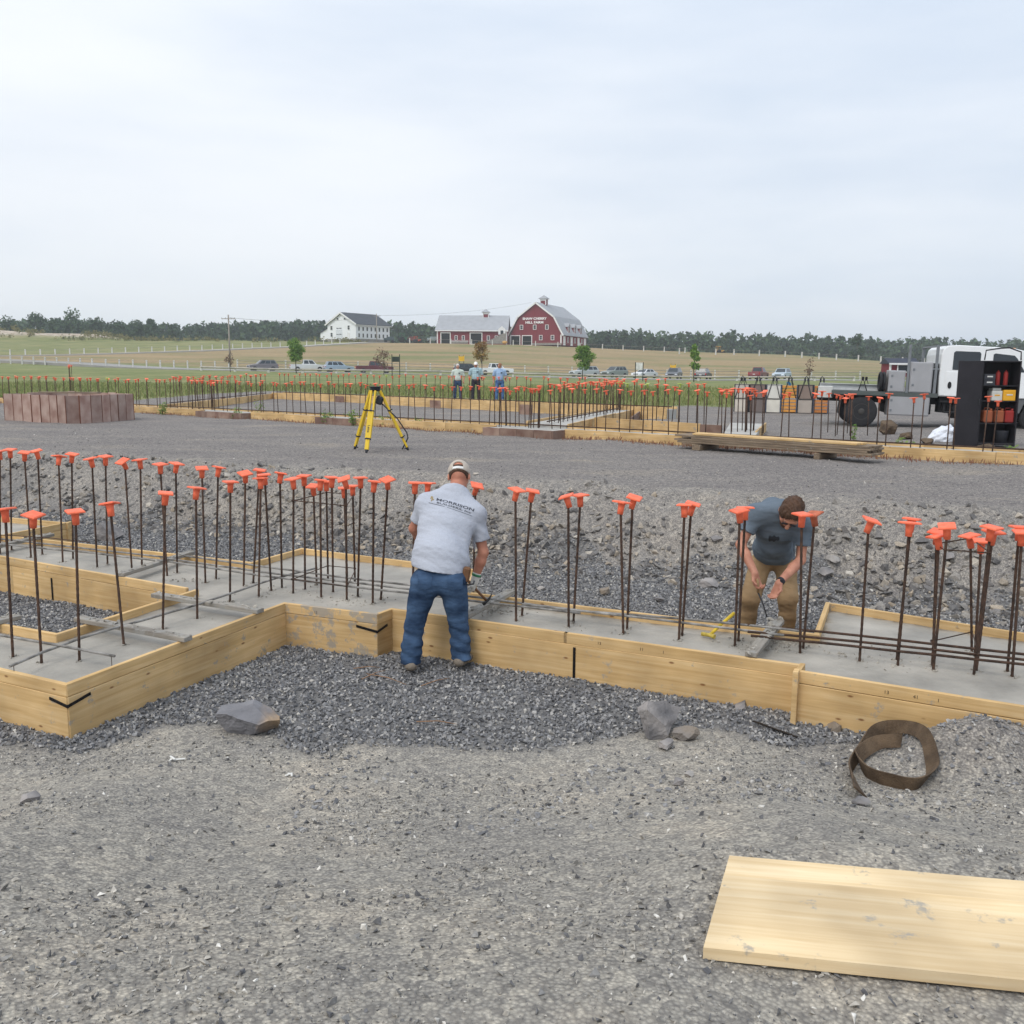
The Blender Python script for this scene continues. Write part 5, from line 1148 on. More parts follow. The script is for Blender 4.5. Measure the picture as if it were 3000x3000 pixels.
def jerry(x, mat, lab):
    mb = MB(); mb.cbox((0, 0, .14), (.2, .3, .28), .03); mb.tube([(-.07, -.02, .28), (-.05, -.02, .33), (.05, -.02, .33), (.07, -.02, .28)], .014, 6); mb.lathe([(.025, .27), (.025, .32)], (.06, -.1, 0), 10); in_cab(mb.build('fuel_can', mat, loc=(x, .2, .534)), lab, 'fuel can')
jerry(1.08, m_orp, 'orange fuel can on the cabinet\'s lowest shelf'); jerry(1.31, m_red, 'red fuel can on the cabinet\'s lowest shelf'); jerry(.82, m_orp, 'dull orange can at the back of the cabinet\'s lowest shelf')
mb = MB(); mb.lathe([(.12, 0), (.15, .26), (.155, .27), (.145, .27), (.12, .03)], n=18); in_cab(mb.build('bucket', m_binm, loc=(1.22, .2, .087)), 'dark bucket in the bottom of the black cabinet', 'bucket')
# ------------------------------------------------------------------ racks of concrete form panels
m_bail = M_('black_lifting_bail', srgb(40, 42, 46), .6, .2, 8); RK = [(2150, 2191, (200, 192, 182), (204, 196, 184), 'beige'), (2194, 2239, (128, 112, 106), (118, 108, 104), 'brown-grey'), (2243, 2285, (214, 212, 204), (218, 214, 202), 'off-white'), (2287, 2332, (206, 140, 66), (212, 150, 74), 'orange-edged'), (2335, 2378, (140, 124, 114), (176, 166, 156), 'taupe'), (2381, 2424, (196, 130, 70), (192, 126, 70), 'orange-brown')]
for i, (x0, x1, c1, c2, nm) in enumerate(RK):
    a = W(x0, 1206 + i * .9, .03); b = W(x1, 1207 + i * .9, .03); wd = (b - a).length; e = empty('panel_rack', a, math.atan2(b.y - a.y, b.x - a.x), f'{nm} form panel rack, {ordinal(i + 1)} from left beside the truck tail', 'panel rack', 'racks of form panels beside the truck')
    for z0, z1, c in ((.0, .535, c2), (.55, 1.10, c1)):
        if nm.startswith('orange'):
            for q in range(4): mb = MB(); mb.cbox((wd / 2, .28, z0 + .07 + q * .13), (wd, .5, .095), .008); mb.build('panel', M_('orange_ply_%d' % i, srgb(*c), .75, .12, 4), e)
        else:
            mb = MB(); mb.cbox((wd / 2, .28, (z0 + z1) / 2), (wd, .52, z1 - z0), .01); pb = mb.build('panel_bundle', M_('panel_face_%d_%d' % (i, int(z0 * 10)), srgb(*c), .8, .1, 2.5), e)
            mb = MB(); mb.box((wd / 2, .015, z1 - .012), (wd, .02, .018)); mb.build('edge_strip', m_bail, pb)
    for sx in (.0, wd): mb = MB(); mb.box((sx, .015, .55), (.035, .04, 1.1)); mb.build('corner_strap', m_bail if nm[0] != 'o' else M_('blue_grey_steel', srgb(70, 80, 100), .6), e)
    mb = MB(); mb.tube([(.03, -.005, .56), (wd / 2 - .05, -.005, 1.28)], .016, 6); mb.tube([(wd - .03, -.005, .56), (wd / 2 + .05, -.005, 1.28)], .016, 6); mb.tube([(.03, .5, .56), (wd / 2 - .05, .4, 1.28)], .014, 6); mb.tube([(wd - .03, .5, .56), (wd / 2 + .05, .4, 1.28)], .014, 6)
    mb.cbox((wd / 2 - .06, .25, 1.29), (.04, .36, .14), .01); mb.cbox((wd / 2 + .06, .25, 1.29), (.04, .36, .14), .01); mb.tube([(wd / 2 - .06, .1, 1.34), (wd / 2, .1, 1.44), (wd / 2 + .06, .1, 1.34)], .016, 6); mb.build('lifting_bail', m_bail, e)
a = WY(2310, 1122, 37.6); mb = MB(); mb.cbox((0, 0, 0), (.14, .1, .1), .03); mb.cbox((.05, -.04, -.06), (.1, .05, .12), .02); tag(mb.build('rag', M_('blue_cloth', srgb(66, 128, 180), .9), loc=a), 'blue cloth bundle on top of the orange-edged rack', 'cloth')
# ================================================================== BACKGROUND: roads, fences, cars, farm, trees
def ribbon_road(name, pts, half, mat, lift=.05):
    P = [Vector((p[0], p[1], 0)) for p in pts]; Q = []
    for a, b in zip(P[:-1], P[1:]):
        k = max(2, int((b - a).length / 4))
        for i in range(k): Q.append(a.lerp(b, i / k))
    Q.append(P[-1]); vs_ = []
    for i, p in enumerate(Q):
        t = (Q[min(i + 1, len(Q) - 1)] - Q[max(i - 1, 0)]).normalized(); n = Vector((-t.y, t.x, 0)); zc = max(hz((p + n * k_).x, (p + n * k_).y) for k_ in (-half, 0, half))
        for k_ in (-half, 0, half): q = p + n * k_; vs_.append((q.x, q.y, max(hz(q.x, q.y), zc - .06) + lift))
    fs = [(i * 3 + j, i * 3 + j + 1, i * 3 + 4 + j, i * 3 + 3 + j) for i in range(len(Q) - 1) for j in (0, 1)]
    n0 = len(vs_); vs_ += [(x_, y_, z_ - .6) for x_, y_, z_ in vs_]; m_ = len(Q)
    fs += [(i * 3 + j, n0 + i * 3 + j, n0 + i * 3 + 3 + j, i * 3 + 3 + j) for i in range(m_ - 1) for j in (0, 2)]
    mb = MB(); mb.add(vs_, fs, False); return tag(mb.build(name, mat), None, None, None, 'structure')
m_road = M_('pale_stone_dust', srgb(176, 172, 164), .95, .1, .6, .2, 8, coords='Generated')
ribbon_road('road', [(-160, 190), (-95, 172), (-45, 150), (-20, 140), (20, 137), (60, 135), (140, 134)], 4.2, M_('grey_road', srgb(150, 147, 143), .95, .12, .5), .10)
up2 = [(p.x, p.y - 3) for p in _up]; ribbon_road('path', [(-200, up2[0][1] - 6)] + up2 + [(-36, 262)], 2.0, m_road, .10)
# ------------------------------------------------------------------ fences
m_post = M_('weathered_white_post', srgb(206, 204, 198), .85, .1, 4); m_rail = M_('grey_rail_timber', srgb(150, 144, 134), .9, .15, 2)
def fence(pts, step, h, w, label, rails, rail_r, railmat=None, postmat=None, name='fence', skip_rail=False):
    P = [Vector((p[0], p[1], 0)) for p in pts]; tot = 0; S = []
    for a, b in zip(P[:-1], P[1:]):
        k = max(1, round((b - a).length / step))
        for i in range(k): S.append(a.lerp(b, i / k))
    S.append(P[-1]); e = empty(name, Vector((S[0].x, S[0].y, hz(S[0].x, S[0].y))), 0, label, 'fence'); o0 = e.location; pm = None
    for p in S:
        z = hz(p.x, p.y)
        if pm is None: mb = MB(); mb.cbox((0, 0, h / 2 - .15), (w, w, h + .3), .02); po = mb.build('post', postmat or m_post, e); pm = po.data
        else: po = link('post', pm, e)
        po.location = (p.x - o0.x, p.y - o0.y, z - o0.z)
    for f_ in rails:
        for a, b in zip(S[:-1], S[1:]):
            A_ = Vector((a.x, a.y, hz(a.x, a.y) + h * f_)) - o0; B_ = Vector((b.x, b.y, hz(b.x, b.y) + h * f_)) - o0; mb = MB(); mb.tube([A_ + Vector((0, -w * .55, 0)), B_ + Vector((0, -w * .55, 0))], rail_r, 5); mb.build('rail', railmat or m_rail, e)
fl_ = [(-82, 152), (-60, 150), (-42, 159), (-20, 160)]
fence([(-92, 163), (-70, 158), (-47, 157)], 2.2, 1.35, .2, 'white post fence along the road at the left', (.85, .5), .02)
fence([(-47, 162), (-10, 162), (30, 160), (70, 158)], 4.2, 1.5, .22, 'split-rail fence with pale posts behind the parked cars', (.86, .55, .25), .05)
fence([(p[0], p[1] + 1) for p in up2], 2.7, 1.3, .2, 'white post fence up the hill to the white building', (.85,), .02)
fence([(-44, 134), (-10, 131), (20, 129), (46, 128)], 5.0, .62, .28, 'low timber guardrail in front of the parked cars', (.82,), .13, M_('pale_log_rail', srgb(176, 170, 160), .9, .12, 1.5), name='guardrail')
_cf = [G(px, py + 3) for px, py in ((1990, 1034), (2150, 1037), (2300, 1043), (2450, 1052), (2580, 1059), (2900, 1072))]
fence([(p.x, min(p.y, 262)) for p in _cf], 5.2, 1.5, .28, 'row of white posts on the crest of the right meadow', (.8,), .02)
_cb = [(-28, 258), (0, 256), (24, 256), (46, 255)]
fence(_cb, 5.5, 1.4, .25, 'white post fence on the crest before the barns', (.8,), .03)
# ------------------------------------------------------------------ cars
m_tl = M_('red_lens', srgb(170, 30, 28), .3); m_hl = M_('clear_lens', srgb(220, 224, 228), .2, spec=.6); m_plate = M_('plate_white', srgb(214, 214, 210), .6); m_bump = M_('dark_trim', srgb(52, 52, 54), .7)
def car(px, py, deg, kind, col, label, depth=None):
    g = G(px, py) if depth is None else None
    if g is None: p = WY(px, py, depth); g = Vector((p.x, depth, hz(p.x, depth)))
    e = empty('parked_car' if kind != 'pickup' else 'pickup_truck', g + Vector((0, 0, .02)), R(deg), label, 'car' if kind != 'pickup' else 'pickup', 'vehicles parked by the farm road')
    pm = M_('car_paint_%d_%d_%d' % col, srgb(*col), .3, .03, 1, spec=.6); mb = MB(); W2 = .91
    if kind == 'pickup':
        side = [(-2.85, .45), (2.75, .45), (2.85, .7), (2.78, 1.02), (1.35, 1.12), (-2.8, 1.12), (-2.88, .8)]; gh = [(-.95, 1.10, -.75, 1.86), (1.30, 1.10, .62, 1.84)]; wx = (-1.75, 1.75); r = .40
    elif kind == 'sedan':
        side = [(-2.2, .32), (2.2, .32), (2.3, .55), (2.2, .78), (1.1, .9), (-1.9, .95), (-2.28, .85), (-2.3, .5)]; gh = [(-1.7, .93, -1.1, 1.40), (1.05, .88, .25, 1.40)]; wx = (-1.4, 1.4); r = .33
    else:
        side = [(-2.2, .35), (2.2, .35), (2.3, .62), (2.22, .92), (1.15, 1.04), (-2.15, 1.08), (-2.28, .75)]; gh = [(-2.12, 1.06, -1.75, 1.68), (1.05, 1.02, .30, 1.67)]; wx = (-1.4, 1.42); r = .36
    k = len(side); cz = .7; vs_ = []
    for y_, sc in ((-W2, .0), (-W2 * .94, .06), (W2 * .94, .06), (W2, 0)):
        f_ = .93 if abs(y_) == W2 else 1.0; vs_ += [(x_ * (.98 if f_ < 1 else 1), y_, cz + (z_ - cz) * f_) for x_, z_ in side]
    fs = [tuple(range(k)), tuple(range(4 * k - 1, 3 * k - 1, -1))]
    for l in range(3): fs += [(l * k + i, (l + 1) * k + i, (l + 1) * k + (i + 1) % k, l * k + (i + 1) % k) for i in range(k)]
    mb.add(vs_, fs)
    (b0, zb0, t0_, zt0), (b1, zb1, t1, zt1) = gh; wb, wt = W2 * .95, W2 * .74
    if kind == 'pickup':
        mb.box((-1.9, 0, 1.13), (1.85, 1.8, .03))
    gv = [(b0, -wb, zb0), (b1, -wb, zb1), (b1, wb, zb1), (b0, wb, zb0), (t0_, -wt, zt0), (t1, -wt, zt1), (t1, wt, zt1), (t0_, wt, zt0)]
    mb.add(gv, [(0, 1, 5, 4), (1, 2, 6, 5), (2, 3, 7, 6), (3, 0, 4, 7), (4, 5, 6, 7), (3, 2, 1, 0)]); mb.build('body', pm, e)
    def quad(i0, i1, i2, i3, u0, u1, v0, v1, nm, mat=m_glass):
        A_, B_, C_, D_ = [Vector(gv[i]) for i in (i0, i1, i2, i3)]; n = (B_ - A_).cross(D_ - A_).normalized(); f_ = lambda u, v: A_.lerp(B_, u).lerp(D_.lerp(C_, u), v); c = [f_(u0, v0), f_(u1, v0), f_(u1, v1), f_(u0, v1)]
        mb = MB(); mb.add([p + n * .012 for p in c] + [p - n * .01 for p in c], [(0, 1, 2, 3), (7, 6, 5, 4), (0, 4, 5, 1), (1, 5, 6, 2), (2, 6, 7, 3), (3, 7, 4, 0)]); mb.build(nm, mat, e)
    for (a, b, c, d) in ((0, 1, 5, 4), (2, 3, 7, 6)):
        fl = a == 2; ws = ((.06, .31), (.35, .62), (.66, .92)) if kind == 'suv' else ((.08, .46), (.52, .92))
        for u0, u1 in ws: quad(a, b, c, d, 1 - u1 if fl else u0, 1 - u0 if fl else u1, .15, .88, 'window')
    quad(1, 2, 6, 5, .06, .94, .12, .92, 'windshield'); quad(3, 0, 4, 7, .08, .92, .2, .9, 'rear_window')
    MX = Matrix.Rotation(R(90), 3, 'X')
    for x_ in wx:
        for y_ in (-W2 + .09, W2 - .09):
            mb = MB(); mb.lathe([(r * .6, -.12), (r * .95, -.12), (r, -.07), (r, .07), (r * .95, .12), (r * .6, .12)], (x_, y_, r), 16, MX); t = mb.build('wheel', m_rub, e); mb = MB(); sg = 1 if y_ < 0 else -1; mb.lathe([(r * .58, -.10), (r * .58, .10), (r * .3, .125), (r * .1, .13)], (x_, y_, r), 12, MX if sg > 0 else Matrix.Rotation(R(-90), 3, 'X')); mb.build('rim', m_alu, t)
    xf_, xr_, zl = side[2][0], side[-1][0], side[2][1] + .1
    for y_ in (-W2 * .78, W2 * .78):
        mb = MB(); mb.cbox((xf_ - .06, y_, zl), (.14, .34, .14), .03); mb.build('headlight', m_hl, e); mb = MB(); mb.cbox((xr_ + .05, y_ * 1.1, zl + .12), (.12, .18, .26), .02); mb.build('taillight', m_tl, e)
    mb = MB(); mb.cbox((xf_ - .03, 0, zl - .02), (.1, .9, .14), .02); mb.build('grille', m_bump, e); mb = MB(); mb.cbox((xf_ - .05, 0, .46), (.16, W2 * 1.8, .16), .04); mb.build('front_bumper', m_bump if kind == 'suv' else pm, e); mb = MB(); mb.cbox((xr_ + .03, 0, .5), (.14, W2 * 1.8, .16), .04); mb.build('rear_bumper', m_bump if kind != 'sedan' else pm, e); mb = MB(); mb.cbox((xr_ - .015, 0, zl + .02), (.04, .34, .12), .005); mb.build('number_plate', m_plate, e)
    if kind == 'suv':
        for y_ in (-wt + .06, wt - .06): mb = MB(); mb.tube([(t0_ + .1, y_, zt0 + .05), (t1 - .1, y_, zt1 + .05)], .02, 5); mb.build('roof_rail', m_bump, e)
CD = 149
car(770, 1084, 208, 'suv', (112, 108, 112), 'dark grey SUV facing the road at the left of the parked row', CD)
car(903, 1079, 18, 'pickup', (206, 208, 208), 'silver-white crew pickup behind the leafy green sapling', CD + 3)
car(992, 1081, 22, 'suv', (150, 168, 182), 'pale blue-grey hatchback SUV between the silver and maroon pickups', CD)
car(1098, 1089, 12, 'pickup', (92, 40, 46), 'dark maroon pickup left of the sign frame', CD - 4)
car(1372, 1089, 28, 'suv', (48, 50, 56), 'black SUV hidden behind the three standing men', CD)
car(1450, 1094, 14, 'pickup', (226, 228, 230), 'clean white pickup behind the man in the light blue shirt', CD)
car(1712, 1099, 206, 'suv', (176, 182, 184), 'light grey SUV behind the round green sapling', CD - 2)
car(1800, 1101, 222, 'suv', (134, 142, 138), 'grey-green SUV half hidden by grass', CD - 2)
car(1888, 1104, 226, 'sedan', (222, 224, 226), 'white sedan behind the white notice frame', CD - 4)
car(1974, 1106, 250, 'suv', (104, 108, 114), 'dark grey SUV facing forward under the right yellow sign', CD - 6)
car(2060, 1107, 68, 'suv', (38, 42, 52), 'black SUV seen from behind right of the slim sapling', CD - 6)
car(2222, 1107, 62, 'pickup', (126, 52, 54), 'red pickup with a ladder rack behind the panel racks', CD - 6)
car(2290, 1108, 240, 'suv', (184, 198, 208), 'pale blue SUV facing forward behind the panel racks', CD - 6)
# ------------------------------------------------------------------ notice frames, yellow signs, poles
m_grn = M_('dark_green_post', srgb(44, 54, 46), .7); m_ysign = M_('yellow_sign', srgb(226, 176, 40), .6, .05, 3)
def notice(px, py, top, depth, boardmat, lab):
    p = WY(px, py, depth); z = hz(p.x, depth); e = empty('notice_frame', (p.x, depth, z), 0, lab, 'sign', 'notice frames at the car park'); h = WY(px, top, depth).z - z
    for s_ in (-.45, .45): mb = MB(); mb.cbox((s_, 0, h / 2 - .1), (.09, .09, h + .2), .01); mb.build('post', m_grn, e)
    mb = MB(); mb.cbox((0, 0, h * .78), (.78, .05, .85 if boardmat is m_plate else .6), .01); mb.build('notice_board', boardmat, e)
notice(1160, 1096, 1038, 112, m_grn, 'dark green notice frame on two posts right of the maroon pickup'); notice(1872, 1108, 1061, 112, m_plate, 'notice frame with a white board before the white sedan')
for px, top, lab in ((1352, 1040, 'yellow warning sign behind the man in the pale shirt'), (1972, 1066, 'yellow warning sign above the forward-facing SUV')):
    y_ = 164; p = WY(px, top, y_); z = hz(p.x, y_); e = empty('warning_sign', (p.x, y_, z), 0, lab, 'sign', 'yellow warning signs on the rear fence'); h = p.z - z
    for s_ in (-.38, .38): mb = MB(); mb.box((s_, 0, h / 2), (.08, .08, h)); mb.build('post', m_grn, e)
    mb = MB(); mb.prism([(-.5, h - 1.05), (.5, h - 1.05), (.5, h - .05), (.25, h - .25), (-.25, h - .25), (-.5, h - .05)], -.06, -.045, 'y'); mb.build('sign_face', m_ysign, e)
m_polew = M_('grey_utility_pole', srgb(150, 142, 132), .9, .12, 2)
def upole(px, base, top, depth, lab):
    p = WY(px, base, depth); z = hz(p.x, depth); h = WY(px, top, depth).z - z; e = empty('utility_pole', (p.x, depth, z), 0, lab, 'utility pole', 'utility poles'); mb = MB(); mb.tube([(0, 0, -.3), (0, 0, h)], [.17, .11], 10); mb.build('pole', m_polew, e)
    mb = MB(); mb.cbox((0, -.1, h - .7), (2.4, .1, .12), .01); ca = mb.build('crossarm', m_polew, e)
    for s_ in (-1.1, -.5, .5, 1.1): mb = MB(); mb.lathe([(.04, 0), (.06, .08), (.03, .16)], (s_, -.1, h - .63), 8); mb.build('insulator', m_greysteel, ca)
    return Vector((p.x, depth, z + h - .5))
w1 = upole(675, 1086, 922, 166, 'tall utility pole with a crossarm in the left field'); w2 = upole(1104, 1004, 919, 285, 'utility pole standing against the white building')
for i, (a, b) in enumerate(((w1, w2), (w2, Vector((6, 330, 24))))):
    mb = MB(); mb.tube([a.lerp(b, t) - Vector((0, 0, 4 * 1.2 * t * (1 - t))) - a for t in np.linspace(0, 1, 14)], .03, 4); tag(mb.build('power_line', m_bail, loc=a), ['overhead wire from the left field pole to the white building', 'overhead wire from the white building towards the barns'][i], 'wire')
# ------------------------------------------------------------------ farm buildings
def siding(name, col, scale=9.0, vert=True):
    m = M_(name, col, .8, .08, 1.5); return m
m_red_b = M_('barn_red_boards', srgb(124, 48, 56), .85, .12, 1.2, .3, 6, stretch=(6, 6, .3)); m_roof_g = M_('light_grey_shingle', srgb(160, 162, 166), .85, .07, .8, .2, 5); m_trim = M_('white_trim', srgb(232, 232, 230), .6, .03, 2); m_wclap = M_('white_clapboard', srgb(236, 238, 240), .7, .03, 1, .2, 6, stretch=(.3, .3, 8)); m_roof_d = M_('charcoal_shingle', srgb(72, 76, 82), .9, .1, .8); m_dkint = M_('dark_barn_interior', srgb(30, 32, 34), .9, .2, 1); m_fstone = M_('field_stone', srgb(140, 136, 130), .9, .2, 2.5, .5, 5); m_wing = M_('window_dark', srgb(40, 46, 50), .3, .1, 1)
def opening(e, cx, cz, w, h, y=0.0, axis='y', nm='window', pane=True, face=-1, mat=None, t=.14):
    """trimmed opening in a wall: frame with panes"""
    def B(c, s): 
        mb = MB(); mb.box(c if axis == 'y' else (c[1], c[0], c[2]), s if axis == 'y' else (s[1], s[0], s[2])); return mb
    o = B((cx, y + face * .05, cz), (w, .06, h)).build(nm, mat or m_wing, e)
    fr_ = MB()
    for dx, dz, sx, sz in ((-w / 2 - t / 2, 0, t, h + 2 * t), (w / 2 + t / 2, 0, t, h + 2 * t), (0, h / 2 + t / 2, w, t), (0, -h / 2 - t / 2, w, t)): 
        c = (cx + dx, y + face * .07, cz + dz); s = (sx, .12, sz); fr_.box(c if axis == 'y' else (c[1], c[0], c[2]), s if axis == 'y' else (s[1], s[0], s[2]))
    fr_.build('frame', m_trim, o)
    if pane and h > .9:
        mb = B((cx, y + face * .09, cz), (w, .03, .05)); mb.build('muntin', m_trim, o)
def slab_roof(e, pts, y0, y1, th, mat, nm='roof', out_=.35):
    """roof skin over profile points (x,z) between y0 and y1"""
    mb = MB(); k = len(pts); up = []
    for i, (x_, z_) in enumerate(pts):
        up.append((x_, z_ + th))
    poly = list(pts) + up[::-1]; mb.prism(poly, y0, y1, 'y'); return mb.build(nm, mat, e)
def cupola(e, x, y, z, s=1.0):
    mb = MB(); mb.box((x, y, z + .55 * s), (1.5 * s, 1.5 * s, 1.5 * s)); cu = mb.build('cupola', m_red_b, e)
    for a in (-1, 1):
        for b in (-1, 1): mb = MB(); mb.box((x + a * .74 * s, y + b * .74 * s, z + .6 * s), (.2 * s, .2 * s, 1.45 * s)); mb.build('corner_trim', m_trim, cu)
    mb = MB(); mb.box((x, y, z + 1.38 * s), (1.9 * s, 1.9 * s, .2 * s)); mb.box((x, y - .77 * s, z + 1.1 * s), (1.2 * s, .05, .35 * s)); mb.build('cornice', m_trim, cu)
    h = .62 * s * 2.0; r = 1.22 * s; mb = MB(); mb.add([(x - r, y - r, z + 1.48 * s), (x + r, y - r, z + 1.48 * s), (x + r, y + r, z + 1.48 * s), (x - r, y + r, z + 1.48 * s), (x, y, z + 1.48 * s + h * .75)], [(3, 2, 1, 0), (0, 1, 4), (1, 2, 4), (2, 3, 4), (3, 0, 4)]); mb.build('cupola_roof', m_roof_g, cu)
BD = 275
def base_at(px, py, d): p = WY(px, py, d); return Vector((p.x, d, p.z))
# big gambrel barn: local x to the right along the gable, y away, origin at the nearest (right) gable corner
bz = base_at(1647, 1011, BD); bl_ = 8.15
barn = empty('gambrel_barn', bz, R(-21), 'big dark red gambrel barn with white lettering and cupola', 'barn')
GW = 16.3; Lb = 25.0; prof = [(-GW + .25, 0), (-GW + .25, 3.0), (-GW + 2.75, 7.85), (-GW / 2, 11.9), (-2.75, 7.85), (-.25, 3.0), (-.25, 0)]
mb = MB(); mb.prism(prof, 0, Lb, 'y'); mb.build('wall', m_red_b, barn)
rp_ = [(-GW - .35, 2.75), (-GW + 2.55, 8.0), (-GW / 2, 12.1), (-2.55, 8.0), (.35, 2.75)]; slab_roof(barn, rp_, -.45, Lb + .3, .22, m_roof_g)
for a, b in zip(rp_[:-1], rp_[1:]):
    fr_ = frame(Vector((a[0], -.5, a[1])), Vector((b[0], -.5, b[1])), Vector((0, 1, 0))); L_ = math.hypot(b[0] - a[0], b[1] - a[1]); mb = MB(); mb.box(fr_ @ Vector((L_ / 2, 0, 0)), (L_ + .2, .42, .10), fr_.to_3x3()); mb.build('rake_trim', m_trim, barn)
for x_ in (-GW + .38, -.38): mb = MB(); mb.box((x_, -.04, 1.5), (.35, .12, 3.0)); mb.build('corner_trim', m_trim, barn)
for x_ in (-12.55, -8.45, -4.7): opening(barn, x_, 5.15, .75, 1.1)
for x_ in (-6.55, -2.95): opening(barn, x_, 2.15, .75, 1.15)
for x_ in (-14.5, -10.8): opening(barn, x_, 1.35, 2.75, 2.6, nm='door', pane=False, mat=m_dkint, t=.22)
mb = MB(); mb.box((-4.7, -.06, .3), (9.0, .1, .55)); mb.build('stone_base', m_fstone, barn)
for q, (y_, kind) in enumerate(((2.5, 'd'), (6, 'w'), (9.5, 'd'), (13, 'w'), (16.5, 'd'), (20, 'w'), (23.2, 'd'))):
    opening(barn, y_, 1.3 if kind == 'd' else 1.6, 1.7 if kind == 'd' else .7, 2.3 if kind == 'd' else 1.2, y=-.25, axis='x', nm='door' if kind == 'd' else 'window', face=1, mat=m_trim if kind == 'd' else None, pane=False)
for y_ in (6.5, 12.5, 18.5):       # dormers on the right slope
    mb = MB(); mb.box((-1.35, y_, 4.55), (2.5, 1.7, 2.1)); d_ = mb.build('dormer', m_red_b, barn)
    mb = MB(); mb.add([(.1, y_ - 1.15, 5.4), (.1, y_ + 1.15, 5.4), (.1, y_, 6.55), (-3.4, y_ - 1.15, 5.4), (-3.4, y_ + 1.15, 5.4), (-3.4, y_, 6.55)], [(0, 2, 1), (3, 4, 5), (0, 1, 4, 3), (1, 2, 5, 4), (2, 0, 3, 5)]); mb.build('dormer_roof', m_roof_g, d_)
    mb = MB(); mb.box((-.08, y_, 4.7), (.04, .7, 1.1)); mb.build('window', m_wing, d_)
    for s_ in (-.82, .82): mb = MB(); mb.box((-.09, y_ + s_, 4.5), (.12, .16, 1.9)); mb.build('trim', m_trim, d_)
cupola(barn, -GW / 2, 7.0, 12.0, 1.15)
m_letter = M_('white_letters', srgb(244, 244, 242), .6, .02, 2)
def lettering(e, s, x, z, size, w):
    cu = bpy.data.curves.new('lettering', 'FONT'); cu.body = s; cu.size = size; cu.align_x = 'CENTER'; cu.offset = .03; cu.extrude = .04; ob = bpy.data.objects.new('lettering', cu); me = bpy.data.meshes.new_from_object(ob); bpy.data.objects.remove(ob)
    co = np.empty(len(me.vertices) * 3); me.vertices.foreach_get('co', co); co = co.reshape(-1, 3); k = w / (co[:, 0].max() - co[:, 0].min()); M4 = Matrix.Translation((x, -.1, z)) @ Matrix.Rotation(R(90), 4, 'X') @ Matrix.Diagonal((k, 1, 1, 1)); link('lettering', me, e, m_letter, mtx=M4)
lettering(barn, 'SHAW CHERRY', -8.55, 7.28, .92, 7.4); lettering(barn, 'HILL FARM', -8.55, 6.2, .92, 5.5)
# long wing to its left
wz = base_at(1486, 1008, BD + 2); wing = empty('barn_wing', wz, R(-3), 'long low red barn wing with pale grey roof and two big doors', 'barn'); WL, WDp = 20.6, 12.0
mb = MB(); mb.box((-WL / 2, WDp / 2, 1.8), (WL, WDp, 3.8)); mb.prism([(0, 3.7), (WDp, 3.7), (WDp / 2, 7.8)], -WL + .1, -.1, 'x'); mb.build('wall', m_red_b, wing)
mb = MB(); y0, y1, ym = -.5, WDp + .5, WDp / 2; mb.add([(-WL - .5, y0, 3.62), (.3, y0, 3.62), (.3, ym, 8.2), (-WL + .0, ym, 8.2), (-WL - .5, y1, 3.62), (.3, y1, 3.62), (-WL - .5, y0, 3.86), (.3, y0, 3.86), (.3, ym, 8.45), (-WL, ym, 8.45), (-WL - .5, y1, 3.86), (.3, y1, 3.86)], [(0, 1, 2, 3), (3, 2, 5, 4), (6, 9, 8, 7), (9, 10, 11, 8), (0, 6, 7, 1), (0, 3, 9, 6), (3, 4, 10, 9), (4, 5, 11, 10), (1, 7, 8, 2), (2, 8, 11, 5)]); mb.build('roof', m_roof_g, wing)
mb = MB(); mb.box((-WL / 2, -.55, 3.72), (WL + .7, .12, .3)); mb.build('eave_trim', m_trim, wing)
for x_, w_ in ((-18.0, 2.5), (-9.1, 3.2)): opening(wing, x_, 1.5, w_, 3.0, nm='door', pane=False, mat=m_dkint, t=.25)
for x_ in (-14.9, -12.8, -5.5, -3.2): opening(wing, x_, 1.7, .6, 1.1)
for x_ in (-WL + .2, -.2): mb = MB(); mb.box((x_, -.05, 1.8), (.3, .12, 3.7)); mb.build('corner_trim', m_trim, wing)
mb = MB(); mb.box((-13.9, -.08, .35), (5.0, .14, .6)); mb.build('stone_base', m_fstone, wing); mb = MB(); mb.box((-13.9, -.12, .78), (5.2, .24, .16)); mb.build('base_sill', m_trim, wing)
cupola(wing, -6.7, WDp / 2, 7.8, 1.05)
mb = MB(); mb.prism([(-7, 0), (-.3, 0), (-.3, 2.9), (-1.2, 2.9), (-6.0, .5)], -3.2, -2.2, 'y'); tag(mb.build('stone_ramp', m_fstone, loc=wz), 'grey field-stone ramp wall between the wing and the gambrel barn', 'stone wall')
mb = MB(); mb.prism([(-2.6, 2.7), (-.5, 2.7), (-.5, 4.2), (-1.55, 5.1), (-2.6, 4.2)], -.5, .8, 'y'); ent = tag(mb.build('entry_porch', m_trim, loc=wz), 'small white gabled entry between wing and gambrel barn', 'porch'); mb = MB(); mb.box((-1.55, -.53, 3.3), (.8, .04, 1.1)); mb.build('door', m_wing, ent)
g = G(1480, 1014); mb = MB(); mb.lathe([(.1, 0), (.6, .15), (.75, .5), (.55, .85), (.1, .95)], n=12); tag(mb.build('hay_bale', M_('straw', srgb(206, 160, 92), .95, .15, 3), loc=base_at(1479, 1008, BD - 6)), 'round straw bale before the stone ramp', 'bale')
